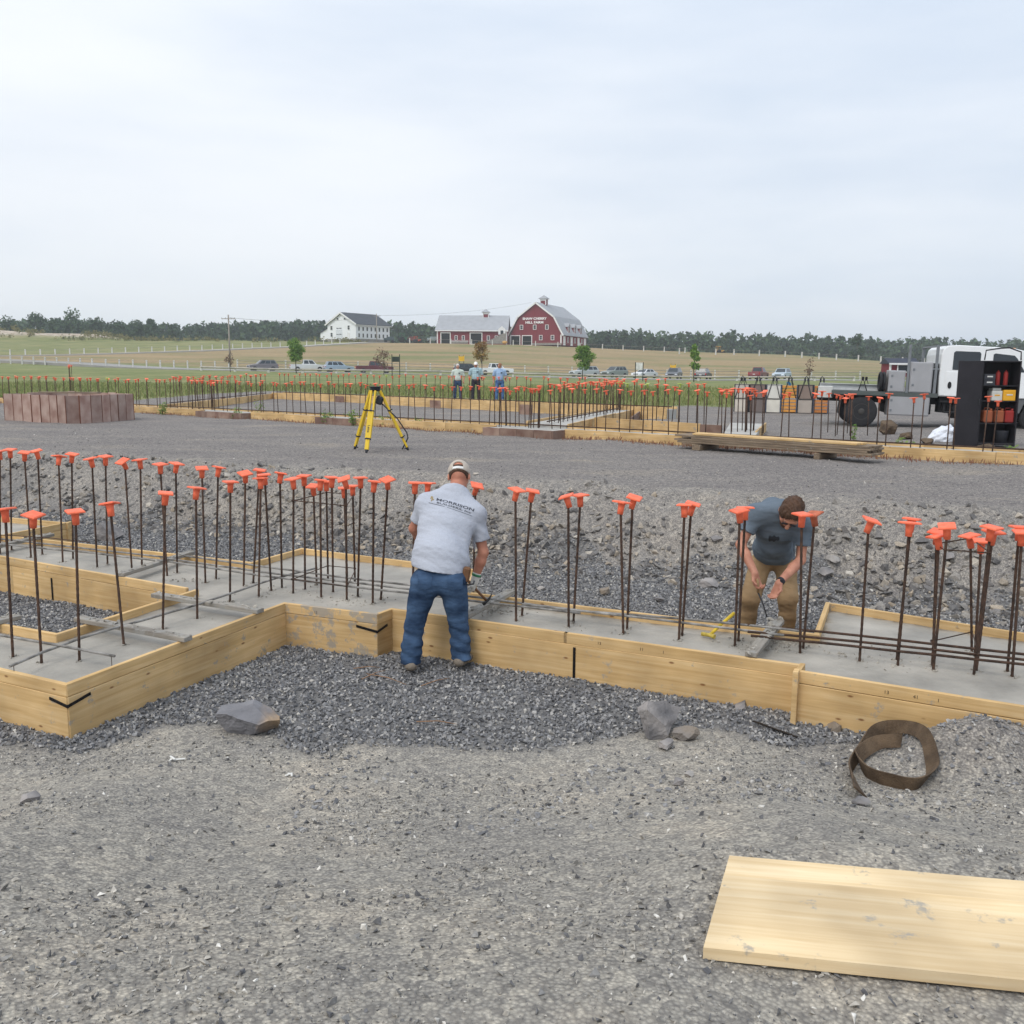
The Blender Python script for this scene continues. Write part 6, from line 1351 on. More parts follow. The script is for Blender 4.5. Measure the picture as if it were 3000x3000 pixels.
# white building
WD_ = 292; zb = base_at(1043, 997, WD_); wh = empty('white_barn', zb, R(-34), 'large white clapboard farm building with dark roof and many windows', 'building'); gw, sl = 12.0, 15.5
mb = MB(); mb.prism([(-gw, .5), (-gw, 5.0), (-gw / 2, 8.3), (0, 5.0), (0, .5)], 0, sl, 'y'); mb.build('wall', m_wclap, wh); mb = MB(); mb.box((-gw / 2, sl / 2, .1), (gw + .05, sl + .05, .9)); mb.build('foundation', m_fstone, wh)
slab_roof(wh, [(-gw - .6, 4.75), (-gw / 2, 8.42), (.6, 4.75)], -.5, sl + .4, .2, m_roof_d)
for a, b in (((-gw - .6, 4.75), (-gw / 2, 8.42)), ((-gw / 2, 8.42), (.6, 4.75))):
    fr_ = frame(Vector((a[0], -.55, a[1])), Vector((b[0], -.55, b[1])), Vector((0, 1, 0))); L_ = math.hypot(b[0] - a[0], b[1] - a[1]); mb = MB(); mb.box(fr_ @ Vector((L_ / 2, 0, 0)), (L_, .45, .12), fr_.to_3x3()); mb.build('rake_trim', m_trim, wh)
mb = MB(); mb.box((.45, sl / 2, 4.75), (.25, sl + .6, .4)); mb.build('eave_trim', m_trim, wh)
for i in range(8):
    for z_ in (1.55, 3.55): opening(wh, 1.3 + i * 1.85, z_, .65, 1.15, y=0, axis='x', face=1, pane=False, t=.08)
for x_, z_ in ((-10.2, 1.8), (-10.2, 3.9), (-2.9, 3.9)): opening(wh, x_, z_, .8, 1.15, t=.08)
for x_ in (-7.5, -4.5): opening(wh, x_, 6.6, .7, .5, t=.06)
mb = MB(); mb.box((-7.0, -.06, 1.8), (2.6, .1, 3.0)); gd = mb.build('garage_door', M_('pale_grey_door', srgb(214, 218, 222), .6), wh); mb = MB(); [mb.box((-7.0 + s_, -.12, z_), (.9, .04, .2)) for s_ in (-.6, .6) for z_ in (1.9, 3.75)]; pg = mb.build('pane', m_wing, gd); pg['kind'] = 'stuff'
opening(wh, -3.0, 1.35, .8, 1.9, nm='door', mat=m_trim, pane=False, t=.1)
mb = MB(); mb.prism([(-gw - 4.2, .3), (-gw - 4.2, 2.4), (-gw, 4.2), (-gw, .3)], 1.0, sl - 3, 'y'); lt = mb.build('lean_to', m_wclap, wh); mb = MB(); mb.prism([(-gw - 4.6, 2.3), (-gw, 4.3), (-gw, 4.5), (-gw - 4.6, 2.5)], .6, sl - 2.6, 'y'); mb.build('lean_to_roof', m_roof_d, lt)
# shed behind the truck
sz_ = base_at(2606, 1096, 92); sh = empty('shed', sz_, R(-6), 'small red shed with white trim behind the truck boxes', 'shed'); mb = MB(); mb.box((1.3, 1.5, .4), (2.6, 3.0, 1.3)); mb.build('wall', m_red_b, sh); mb = MB(); mb.prism([(-.3, 1.0), (3.3, 1.0), (1.5, 1.55)], -.15, 2.75, 'x'); mb.build('roof', M_('navy_shingle', srgb(62, 66, 78), .9), sh)
mb = MB(); mb.box((1.3, -.36, .98), (2.95, .1, .16)); mb.box((.02, -.05, .4), (.18, .1, 1.3)); mb.build('trim', m_trim, sh); opening(sh, 1.4, .55, 1.3, .6, y=0, t=.1)
# farm machines by the barns
def tractor(px, py, d, mat, lab, s=1.0):
    b = base_at(px, py, d); e = empty('tractor', b, R(20), lab, 'tractor', 'machines parked by the farm'); mb = MB(); mb.cbox((.6 * s, 0, 1.0 * s), (1.6 * s, .7 * s, .6 * s), .05); mb.cbox((-.5 * s, 0, 1.1 * s), (.8 * s, 1.0 * s, .6 * s), .05); mb.build('body', mat, e); mb = MB(); mb.box((-.5 * s, 0, 2.4 * s), (1.2 * s, 1.2 * s, .1 * s)); [mb.tube([(-.5 * s + a * .5 * s, c * .5 * s, 1.3 * s), (-.5 * s + a * .5 * s, c * .5 * s, 2.4 * s)], .05 * s, 5) for a in (-1, 1) for c in (-1, 1)]; mb.build('canopy', mat, e)
    for x_, r_ in ((-.6, .75), (1.1, .5)):
        for y_ in (-.65, .65): mb = MB(); mb.lathe([(r_ * s * .5, -.15), (r_ * s, -.15), (r_ * s, .15), (r_ * s * .5, .15)], (x_ * s, y_ * s, r_ * s), 14, Matrix.Rotation(R(90), 3, 'X')); mb.build('wheel', m_rub, e)
tractor(1183, 1003, 286, M_('tractor_green', srgb(60, 110, 80), .6), 'green tractor between the white building and barn wing', 1.1); tractor(1222, 1005, 282, M_('tractor_orange', srgb(196, 84, 56), .6), 'orange-red tractor between the white building and barn wing', .8); tractor(2108, 1038, 262, M_('excavator_yellow', srgb(206, 158, 60), .6), 'yellow machine on the crest of the right meadow', .9)
for px, d, col, lab in ((1140, 290, (70, 84, 88), 'dark wagon parked right of the white building'), (1268, 284, (150, 168, 170), 'pale machine parked at the wing\'s left end'), (1205, 287, (110, 60, 54), 'reddish trailer between the two tractors')):
    b = base_at(px, 1004, d); e = empty('farm_trailer', b, .2, lab, 'trailer', 'machines parked by the farm'); mb = MB(); mb.cbox((0, 0, 1.0), (3.2, 1.6, .8), .06); mb.cbox((.3, 0, 1.55), (2.0, 1.5, .4), .1); mb.build('body', M_('farm_paint_%d' % px, srgb(*col), .6), e)
    for x_ in (-1, 1): mb = MB(); mb.lathe([(.2, -.9), (.42, -.9), (.42, .9), (.2, .9)], (x_, 0, .42), 12, Matrix.Rotation(R(90), 3, 'X')); mb.build('wheel', m_rub, e)
# ------------------------------------------------------------------ trees
def leaves_np(lobes, n, leaf, rg):
    """leaf quads spread through lobes (cx,cy,cz,rx,ry,rz)"""
    lobes = np.asarray(lobes, float); wt_ = lobes[:, 3] * lobes[:, 4] * lobes[:, 5]; idx = rg.choice(len(lobes), n, p=wt_ / wt_.sum()); Lb_ = lobes[idx]
    d = rg.normal(size=(n, 3)); d /= np.linalg.norm(d, axis=1)[:, None]; rr = rg.random(n) ** .45; c = Lb_[:, :3] + d * Lb_[:, 3:6] * rr[:, None]
    u = rg.normal(size=(n, 3)); u /= np.linalg.norm(u, axis=1)[:, None]; v = np.cross(u, d + .3); v /= np.linalg.norm(v, axis=1)[:, None] + 1e-9
    s = leaf * rg.uniform(.6, 1.3, n)[:, None]; P = np.stack([c - u * s, c + v * s * .6, c + u * s, c - v * s * .6], 1)
    return P.reshape(-1, 3), np.repeat(np.clip(.5 + .22 * rg.normal(size=n) + (rg.random(len(lobes))[idx] - .5) * .5, 0, 1), 4)
m_forest = leaf_mat('mixed_forest_leaf', srgb(42, 62, 46), srgb(88, 110, 78), .2); m_sap = leaf_mat('sapling_leaf', srgb(84, 122, 52), srgb(150, 176, 88), .3); m_autumn = leaf_mat('autumn_leaf', srgb(140, 92, 64), srgb(170, 150, 92), .3); m_bare = leaf_mat('sparse_leaf', srgb(124, 98, 84), srgb(150, 130, 110), .3); m_bark = M_('grey_bark', srgb(98, 90, 82), .95, .2, 3)
def tree(name, base, h, cw, n, leaf, mat, lab, seed, group=None, crown0=.3, narrow=1.0, nl=9, cat='tree'):
    rg = np.random.default_rng(seed); e = empty(name, base, 0, lab, cat, group); lobes = []
    for i in range(nl):
        t = rg.random(); z = h * (crown0 + (1 - crown0) * (.12 + .74 * t)); wd = cw * (1 - .55 * abs(t - .42) * 2) * narrow; a = rg.uniform(0, 6.28); q = rg.random() ** .5 * wd * .55; s = cw * rg.uniform(.3, .5); lobes.append((math.cos(a) * q, math.sin(a) * q, z, s, s, s * .85))
    P, T = leaves_np(lobes, n, leaf, rg); me = mesh_np('crown', P, np.arange(len(P)).reshape(-1, 4)); attr(me, 'tint', T); link('crown', me, e, mat)
    mb = MB(); r0 = max(h * .012, .03); mb.tube([(0, 0, -.2), (rg.normal() * .05, 0, h * crown0), (0, 0, h * .85)], [r0 * 1.3, r0, r0 * .3], 7)
    for i in range(6):
        l = lobes[i % nl]; z0 = h * (crown0 + .1 * i / 6 * 2); mb.tube([(0, 0, min(z0, h * .7)), (l[0] * .5, l[1] * .5, (min(z0, h * .7) + l[2]) / 2 + .1), (l[0], l[1], l[2])], [r0 * .5, r0 * .35, r0 * .15], 5)
    mb.build('trunk', m_bark, e); return e
def sapling(px, base, top, depth, cw, n, mat, lab, seed, **k):
    p = WY(px, base, depth); z = hz(p.x, depth); h = WY(px, top, depth).z - z; tree('sapling', (p.x, depth, z), h, cw, n, .14, mat, lab, seed, 'saplings along the parking rail', **k)
sapling(868, 1089, 988, 126, 1.75, 2400, m_sap, 'full yellow-green sapling before the silver-white pickup', 1, nl=14); sapling(675, 1088, 1024, 126, 1.0, 110, m_bare, 'nearly bare reddish sapling at the left field pole', 2); sapling(1124, 1094, 1020, 126, 1.7, 330, m_bare, 'thin grey-brown sapling before the maroon pickup', 3)
sapling(1412, 1096, 1000, 120, 1.6, 900, m_autumn, 'rusty-leaved sapling behind the three standing men', 4); sapling(1706, 1102, 1002, 116, 1.75, 2000, m_sap, 'round green sapling before the light grey SUV', 5, nl=14); sapling(2033, 1112, 1004, 112, 1.1, 1100, m_sap, 'slim green sapling left of the black SUV', 6, narrow=.7); sapling(2370, 1122, 1046, 106, .95, 90, m_bare, 'bare twiggy sapling behind the panel racks', 7)
# distinct trees
for i, (px, top, wdt, d, lab) in enumerate(((30, 922, 6.5, 330, 'broad dark tree at the far left of the hilltop'), (105, 918, 6.0, 330, 'second rounded tree from the left on the hilltop'), (168, 922, 5.0, 335, 'low rounded tree beside the tallest hilltop tree'), (205, 908, 6.5, 330, 'tallest dark tree on the left hilltop'), (280, 930, 6.5, 340, 'wide tree right of the tallest hilltop tree'), (345, 930, 6, 345, 'mid-sized tree above the earth heaps'), (392, 938, 5.5, 345, 'lower tree right of the earth heaps'), (441, 930, 3.6, 345, 'slender tree with a tufted top on the left skyline'), (505, 943, 3.6, 350, 'small tufted tree on the left skyline'))):
    p = WY(px, top, d); z = hz(p.x, d) - 1; tree('hilltop_tree', (p.x, d, z), p.z - z, wdt, 1300, .5, m_forest, lab, 40 + i, 'trees on the left hilltop', crown0=.12, nl=16)
p = WY(2515, 969, 300); z = hz(p.x, 300) - 2; tree('lone_tree', (p.x, 300, z), p.z - z, 3.6, 1900, .35, m_forest, 'large lone dark tree standing before the right treeline', 77, crown0=.12, nl=18)
# wood that closes the view
topx = np.array([-1600, 0, 150, 440, 560, 700, 900, 1150, 1280, 1500, 1740, 1900, 2100, 2250, 2400, 2600, 2800, 3000, 3600]); topy = np.array([935, 938, 935, 946, 952, 942, 938, 944, 950, 958, 966, 968, 972, 978, 986, 990, 992, 996, 1010])
rg = np.random.default_rng(5); Ps, Ts = [], []
for d, sp, dy in ((395, 12, 9), (420, 11, 2), (450, 12, 0)):
    for px in np.arange(-1500, 4300, sp):
        px = px + rg.normal() * 5; ty = np.interp(px, topx, topy) + dy + rg.normal() * 3.4 + 4 * math.sin(px * .02) * rg.random(); p = WY(px, ty, d + rg.normal() * 6); zb_ = hz(p.x, p.y) - 1; h = p.z - zb_; cw = rg.uniform(3.6, 6.0); con = rg.random() < .35; lobes = []
        for i in range(9):
            t = (i + rg.random()) / 9; z_ = zb_ + h * (.06 + .90 * t); w_ = cw * ((1.05 - t) if con else (1 - .5 * abs(t - .45) * 1.6)); a = rg.uniform(0, 6.28); q = rg.random() * w_ * .55; s = max(.5, w_ * rg.uniform(.35, .6)); lobes.append((p.x + math.cos(a) * q, p.y + math.sin(a) * q, z_, s, s, s * .9))
        P, T = leaves_np(lobes, 230 if -120 < px < 3120 else 90, 1.0 if -120 < px < 3120 else 1.5, rg); Ps.append(P); Ts.append(np.clip(T + rg.normal() * .16 - (.12 if con else 0), 0, 1))
P = np.concatenate(Ps); me = mesh_np('treeline', P, np.arange(len(P)).reshape(-1, 4)); attr(me, 'tint', np.concatenate(Ts)); tag(link('treeline', me, None, m_forest), 'dense far wood of dark trees closing the horizon', 'wood', None, 'stuff')
# scrub on the left hilltop
n = 2600; x = rg.uniform(-175, -40, n); y = rg.uniform(255, 330, n); k = fbm(x * .08, y * .08, 3) > .46; x, y = x[k], y[k]; lob = np.stack([x, y, H(x, y) + .5, np.full(len(x), 1.0), np.full(len(x), 1.0), rg.uniform(.4, 1.1, len(x))], -1); P, T = leaves_np(lob, 16000, .3, rg); me = mesh_np('scrub', P, np.arange(len(P)).reshape(-1, 4)); attr(me, 'tint', T); tag(link('scrub', me, None, leaf_mat('dry_scrub', srgb(98, 104, 66), srgb(150, 140, 100), .2)), 'rough brown-green scrub on the left hilltop', 'scrub', None, 'stuff')
# ================================================================== PEOPLE (bodies as one smooth skin, clothes as children)
def surfnets(D, org, h):
    """smooth surface of a distance grid"""
    ins = D < 0; s = np.zeros(tuple(n - 1 for n in D.shape), np.uint8)
    for a in (0, 1):
        for b in (0, 1):
            for c in (0, 1): s += ins[a:D.shape[0] - 1 + a, b:D.shape[1] - 1 + b, c:D.shape[2] - 1 + c]
    act = (s > 0) & (s < 8); I, J, K = np.nonzero(act); idx = np.full(act.shape, -1, np.int64); idx[I, J, K] = np.arange(len(I))
    pos = np.zeros((len(I), 3)); cnt = np.zeros(len(I)); cor = [(a, b, c) for a in (0, 1) for b in (0, 1) for c in (0, 1)]
    for i, p in enumerate(cor):
        for q in cor[i + 1:]:
            if sum(abs(x - y) for x, y in zip(p, q)) != 1: continue
            da = D[I + p[0], J + p[1], K + p[2]]; db = D[I + q[0], J + q[1], K + q[2]]; m = (da < 0) != (db < 0); t = np.where(m, da / np.where(m, da - db, 1), 0)
            for ax in range(3): pos[:, ax] += np.where(m, p[ax] + t * (q[ax] - p[ax]), 0)
            cnt += m
    pos = pos / np.maximum(cnt, 1)[:, None] + np.stack([I, J, K], -1); V = np.asarray(org) + pos * h; Fs = []
    for ax in range(3):
        sl0 = [slice(None)] * 3; sl1 = [slice(None)] * 3; sl0[ax] = slice(0, -1); sl1[ax] = slice(1, None); A_ = ins[tuple(sl0)]; B_ = ins[tuple(sl1)]; ch = A_ != B_; e1, e2 = [(1, 2), (2, 0), (0, 1)][ax]; Q = np.array(np.nonzero(ch)).T
        ok = (Q[:, e1] > 0) & (Q[:, e2] > 0) & (Q[:, e1] < D.shape[e1] - 1) & (Q[:, e2] < D.shape[e2] - 1); Q = Q[ok]; fl = A_[tuple(Q.T)]
        def cell(d1, d2): c = Q.copy(); c[:, e1] += d1; c[:, e2] += d2; return idx[c[:, 0], c[:, 1], c[:, 2]]
        q4 = np.stack([cell(-1, -1), cell(0, -1), cell(0, 0), cell(-1, 0)], -1); q4[~fl] = q4[~fl][:, ::-1]; Fs.append(q4)
    return V, np.concatenate(Fs)
class Field:
    def __init__(s, lo, hi, h=.008):
        s.lo = np.array(lo, float); s.h = h; n = np.ceil((np.array(hi) - s.lo) / h).astype(int) + 1; s.D = np.full(n, 9.0, np.float32); s.n = n
    def block(s, a, b):
        i0 = np.clip(np.floor((np.minimum(a, b) - s.lo) / s.h).astype(int), 0, s.n - 1); i1 = np.clip(np.ceil((np.maximum(a, b) - s.lo) / s.h).astype(int) + 1, 1, s.n)
        g = [s.lo[k] + np.arange(i0[k], i1[k]) * s.h for k in range(3)]; return tuple(slice(i0[k], i1[k]) for k in range(3)), np.meshgrid(*g, indexing='ij', sparse=False)
    def cone(s, a, b, ra, rb, k=.03, flat=None, sub=False, inflate=0.0):
        """tapered limb from a to b; flat=(axis, factor) squashes it along the axis"""
        a = np.array(a, float); b = np.array(b, float); ra += inflate; rb += inflate; m = max(ra, rb) * (1.6 if flat is None or flat[1] <= 1 else 1.6 * flat[1]) + 3 * k + .02
        sl, (X, Y, Z) = s.block(np.minimum(a, b) - m, np.maximum(a, b) + m); ba = b - a; L2 = max(ba @ ba, 1e-9); px, py, pz = X - a[0], Y - a[1], Z - a[2]
        t = np.clip((px * ba[0] + py * ba[1] + pz * ba[2]) / L2, 0, 1); qx, qy, qz = px - t * ba[0], py - t * ba[1], pz - t * ba[2]
        if flat is not None:
            ax = np.array(flat[0], float); ax /= np.linalg.norm(ax); d = qx * ax[0] + qy * ax[1] + qz * ax[2]; f = 1 / flat[1] - 1; qx, qy, qz = qx + ax[0] * d * f, qy + ax[1] * d * f, qz + ax[2] * d * f
        dist = (np.sqrt(qx * qx + qy * qy + qz * qz) - (ra + (rb - ra) * t)).astype(np.float32)
        if flat is not None and flat[1] < 1: dist *= flat[1]
        s.blend(sl, dist, k, sub); return s
    def ball(s, c, r, k=.02, sub=False, inflate=0.0, M=None):
        """ellipsoid with radii r, axes from M"""
        c = np.array(c, float); r = np.array(r if hasattr(r, '__len__') else (r, r, r), float) + inflate; m = r.max() + 3 * k + .01; sl, (X, Y, Z) = s.block(c - m, c + m); p = np.stack([X - c[0], Y - c[1], Z - c[2]], -1)
        if M is not None: p = p @ np.array(M)
        q = p / r; l = np.sqrt((q * q).sum(-1)) + 1e-9; g = np.sqrt(((q / r) ** 2).sum(-1)) + 1e-9; s.blend(sl, (l * (l - 1) / g).astype(np.float32), k, sub); return s
    def blend(s, sl, d, k, sub):
        o = s.D[sl]
        if sub:
            h = np.clip(.5 - .5 * (-d - o) / k * -1 * -1, 0, 1); s.D[sl] = np.maximum(o, -d); return
        h = np.clip(.5 + .5 * (o - d) / k, 0, 1); s.D[sl] = o * (1 - h) + d * h - k * h * (1 - h)
    def cut(s, p, n):
        """keep the side of the plane the normal points away from"""
        n = np.array(n, float); n /= np.linalg.norm(n); g = [s.lo[k] + np.arange(s.n[k]) * s.h for k in range(3)]; d = (g[0][:, None, None] - p[0]) * n[0] + (g[1][None, :, None] - p[1]) * n[1] + (g[2][None, None, :] - p[2]) * n[2]; s.D = np.maximum(s.D, d.astype(np.float32)); return s
    def wrinkle(s, amp, freq, dirn, seed=0, stretch=1.0):
        m = np.abs(s.D) < .05; I = np.nonzero(m); P = s.lo + np.stack(I, -1) * s.h; d = np.array(dirn, float); d /= np.linalg.norm(d); u = P @ d; q = P - u[:, None] * d; w = q[:, 0] * .8 + q[:, 1] * .6 + q[:, 2] * .7
        f = fbm(u * freq + seed, w * freq * .28 * stretch + seed * 2, 3) - .45; s.D[I] += (f * amp).astype(np.float32); return s
    def mesh(s, name, mat, parent, origin):
        V, F = surfnets(s.D, s.lo, s.h); V = V - np.array(origin); me = mesh_np(name, V, F, True); return link(name, me, parent, mat)
m_skin = M_('sun_tanned_skin', srgb(176, 116, 94), .55, .10, 14, .1, 60, c2=srgb(196, 136, 112), spec=.35); m_skin2 = M_('light_tanned_skin', srgb(178, 122, 100), .55, .10, 14, .1, 60, c2=srgb(198, 142, 118), spec=.35)
def denim(name, c0, c1): return M_(name, c0, .9, .25, 5, .55, 24, c2=c1, spec=.15, dist=.014, stretch=(1, 1, 1.8))
m_jean = denim('worn_denim', srgb(36, 54, 80), srgb(76, 100, 130)); m_grey_tee = M_('heather_grey_cotton', srgb(176, 180, 190), .95, .05, 60, .45, 16, spec=.1, dist=.016, stretch=(1.2, 1, 1.8)); m_slate_tee = M_('slate_blue_cotton', srgb(100, 111, 122), .95, .12, 8, .5, 18, spec=.1, dist=.016, stretch=(1, 1, 1.8)); m_tan = M_('tan_canvas', srgb(156, 130, 98), .92, .14, 6, .55, 20, spec=.1, dist=.016, stretch=(1, 1, 1.8)); m_boot = M_('dusty_suede_boot', srgb(128, 118, 106), .95, .2, 12, .3, 60); m_sole = M_('grey_rubber_sole', srgb(92, 88, 84), .9); m_glove = M_('white_knit_glove', srgb(214, 210, 202), .95, .1, 30, .3, 200); m_gcuff = M_('green_cuff', srgb(66, 128, 92), .9); m_cap_c = M_('beige_cap_cloth', srgb(186, 176, 164), .9, .06, 20, .2, 200); m_hair_d = M_('dark_brown_hair', srgb(82, 60, 46), .7, .3, 30, .7, 120, stretch=(1, 1, .2)); m_leather = M_('brown_leather', srgb(118, 84, 58), .7, .2, 10); m_hair_g = M_('grey_hair', srgb(206, 200, 194), .8, .1, 30); m_hair_b = M_('sandy_hair', srgb(150, 110, 84), .8, .1, 30)
V3 = lambda p: np.array(tuple(p), float)
def lerp(a, b, t): return a + (b - a) * t
def head_into(F, c, fwd, up, s=1.0, infl=0.0):
    """skull, jaw, nose, brow, ears round centre c; fwd = where the face looks"""
    f = V3(fwd) / np.linalg.norm(fwd); u = V3(up) - f * (V3(up) @ f); u /= np.linalg.norm(u); r = np.cross(f, u); Mx = np.stack([r, f, u], -1)
    F.ball(c + u * .025 * s - f * .008 * s, (.076 * s, .095 * s, .098 * s), .02, M=Mx, inflate=infl); F.ball(c - u * .055 * s + f * .035 * s, (.056 * s, .06 * s, .066 * s), .04, M=Mx); F.ball(c - u * .095 * s + f * .062 * s, (.028 * s, .024 * s, .022 * s), .03, M=Mx)
    F.cone(c + f * .088 * s + u * .012 * s, c + f * .113 * s - u * .032 * s, .010 * s, .017 * s, .012); F.ball(c + f * .083 * s + u * .028 * s, (.05 * s, .016 * s, .011 * s), .015, M=Mx); F.ball(c + f * .086 * s - u * .06 * s, (.026 * s, .012 * s, .010 * s), .01, M=Mx)
    for sg in (-1, 1):
        F.ball(c + r * sg * .080 * s - f * .012 * s - u * .008 * s, (.010 * s, .022 * s, .034 * s), .008, M=Mx); F.ball(c + r * sg * .045 * s + f * .062 * s - u * .012 * s, (.025 * s, .022 * s, .02 * s), .02, M=Mx)
    return f, u, r
def eyes(e, c, f, u, r, o, s=1.0):
    for sg in (-1, 1):
        p = c + f * .087 * s + u * .008 * s + r * sg * .032 * s - o; mb = MB(); mb.lathe([(.001, -.012), (.010, -.007), (.012, 0), (.010, .007), (.001, .012)], tuple(p), 10); mb.build('eye', M_('eye_white', srgb(220, 214, 208), .3), e)
def hand_into(F, wrist, d, palm_n, side, curl=.6, s=1.0, infl=0.0):
    """palm and five fingers: d along the hand, palm_n out of the palm, side=+1 thumb along cross(d,palm_n)"""
    d = V3(d) / np.linalg.norm(d); n = V3(palm_n) - d * (V3(palm_n) @ d); n /= np.linalg.norm(n); a = np.cross(d, n) * side; wr = V3(wrist)
    k0 = wr + d * .085 * s; F.cone(wr + d * .02 * s - a * .012 * s, k0 - a * .018 * s, .024 * s, .027 * s, .02, flat=(n, .6), inflate=infl); F.cone(wr + d * .02 * s + a * .012 * s, k0 + a * .018 * s, .024 * s, .026 * s, .02, flat=(n, .6), inflate=infl)
    for i, (o_, L_) in enumerate(((.030, .068), (.010, .078), (-.011, .073), (-.031, .056))):
        b = k0 + a * o_ * s; ang = 0; p = b; dd = d
        for j, (fl, cu) in enumerate(((.44, .55), (.32, .95), (.24, .7))):
            ang += curl * cu; dd = d * math.cos(ang) + n * math.sin(ang); q = p + dd * L_ * fl * 1.35 * s; F.cone(p, q, (.0098 - .0009 * j) * s, (.0092 - .001 * j) * s, .006, inflate=infl); p = q
    b = wr + d * .028 * s + a * .026 * s; q = b + (d * .6 + a * .62 + n * .35) * .042 * s; q2 = q + (d * .85 + n * (.25 + .5 * curl) - a * .1) * .04 * s; F.cone(b, q, .014 * s, .0115 * s, .012, inflate=infl); F.cone(q, q2, .0112 * s, .009 * s, .006, inflate=infl)
def shoe(e, ankle, fwd, o, zg, L_=.29, mat=None):
    f = Vector((fwd[0], fwd[1], 0)).normalized(); sd_ = Vector((-f.y, f.x, 0)); an = Vector(tuple(ankle)); c = Vector((an.x, an.y, zg)) + f * .018; lo = V3(c) - .3; F = Field((c.x - .25, c.y - .25, zg - .02), (c.x + .25, c.y + .25, zg + .22), .008)
    F.cone(V3(c - f * .065) + [0, 0, .05], V3(c + f * .15) + [0, 0, .035], .048, .042, .03, flat=((0, 0, 1), .9)); F.cone(V3(c + f * .02) + [0, 0, .075], V3(an) + [0, 0, .03], .050, .042, .03); F.cone(V3(c - f * .045) + [0, 0, .055], V3(c - f * .03) + [0, 0, .10], .038, .036, .03); F.cut((c.x, c.y, zg + .012), (0, 0, -1)); F.wrinkle(.006, 30, f, 3)
    b = F.mesh('boot', mat or m_boot, e, o); F2 = Field((c.x - .25, c.y - .25, zg - .02), (c.x + .25, c.y + .25, zg + .08), .008); F2.cone(V3(c - f * .067) + [0, 0, .02], V3(c + f * .155) + [0, 0, .02], .051, .045, .02); F2.cut((c.x, c.y, zg + .028), (0, 0, 1)); F2.cut((c.x, c.y, zg - .004), (0, 0, -1)); F2.mesh('sole', m_sole, b, (0, 0, 0)); return b
def bounds(P, m=.25): P = np.array(P); return P.min(0) - m, P.max(0) + m

# ---------------------------------------------------------------- the man stooping at the front form (seen from behind)
zf = Z_FLOOR + .02
J = lambda px, py, y: V3(WY(px, py, y))
aL = J(1203, 1975, 7.50); aR = J(1352, 1965, 7.62); aL[2] = aR[2] = zf + .09
kL, kR = J(1213, 1838, 7.58), J(1344, 1836, 7.66); hL, hR = J(1243, 1706, 7.62), J(1328, 1706, 7.64); pel = (hL + hR) / 2 + [0, .0, .05]
wst = J(1288, 1622, 7.70); chest = J(1306, 1530, 7.92); nb_ = J(1336, 1436, 8.10); hd_ = J(1345, 1396, 8.20)
sL, sR = J(1245, 1478, 8.02), J(1392, 1506, 8.00); eL, eR = J(1213, 1548, 8.10), J(1416, 1618, 8.02); wL = J(1268, 1640, 8.36); wR = J(1393, 1694, 8.02)
o1 = V3(((aL + aR) / 2)[:2].tolist() + [zf]); man1 = empty('person', o1, 0, 'man in grey lettered T-shirt, jeans and cap stooping over the front form', 'person')
lo, hi = bounds([aL, aR, kL, kR, hd_, sL, sR, eL, eR, wL, wR, hL], .22); up_t = (nb_ - pel) / np.linalg.norm(nb_ - pel); fwd_h = np.array([.05, .80, -.60]); back_ax = np.cross(sR - sL, up_t)
def torso(F, inf, k=.06):
    F.cone(pel, wst, .135, .140, k, flat=(back_ax, .78), inflate=inf); F.cone(wst, chest, .142, .150, k, flat=(back_ax, .72), inflate=inf)
    F.cone(lerp(pel, hL, .6), lerp(wst, chest, .15) + (hL - pel) * .6, .105, .10, k, flat=(back_ax, .85), inflate=inf); F.cone(lerp(pel, hR, .6), lerp(wst, chest, .15) + (hR - pel) * .6, .105, .10, k, flat=(back_ax, .85), inflate=inf)
    F.cone(chest, lerp(chest, nb_, .62), .148, .11, k, flat=(back_ax, .72), inflate=inf); F.cone(lerp(chest, sL, .25), lerp(sL, nb_, .12), .11, .075, k, flat=(back_ax, .85), inflate=inf); F.cone(lerp(chest, sR, .25), lerp(sR, nb_, .12), .11, .075, k, flat=(back_ax, .85), inflate=inf); F.cone(sL, nb_, .065, .062, k, inflate=inf); F.cone(sR, nb_, .065, .062, k, inflate=inf)
B = Field(lo, hi, .0075); torso(B, -.006)
for h_, k_, a_ in ((hL, kL, aL), (hR, kR, aR)): B.cone(h_, k_, .085, .055, .04); B.cone(k_, a_, .055, .04, .03)
for s_, e_, w_ in ((sL, eL, wL), (sR, eR, wR)): B.cone(s_, e_, .056, .044, .03); B.cone(e_, lerp(e_, w_, .35), .045, .046, .02); B.cone(lerp(e_, w_, .35), w_, .046, .030, .02)
B.cone(nb_ - up_t * .03, hd_ - [0, .01, .03], .066, .062, .03); f1, u1, r1 = head_into(B, hd_, fwd_h, (0, .6, .8), 1.12)
hand_into(B, wL, (.2, .6, -.75), (1, 0, 0), 1, .7); dR = (wR - eR) / np.linalg.norm(wR - eR); hand_into(B, wR, dR * .6 + np.array([-.05, .25, -.6]), (-1, .1, 0), -1, 1.15)
B.mesh('body', m_skin, man1, o1)
T = Field(lo, hi, .0075); torso(T, .016); T.cone(wst, lerp(pel, wst, .35), .15, .162, .05, flat=(back_ax, .80), inflate=.02)
for s_, e_ in ((sL, eL), (sR, eR)): T.cone(s_, lerp(s_, e_, .95), .074, .078, .05)
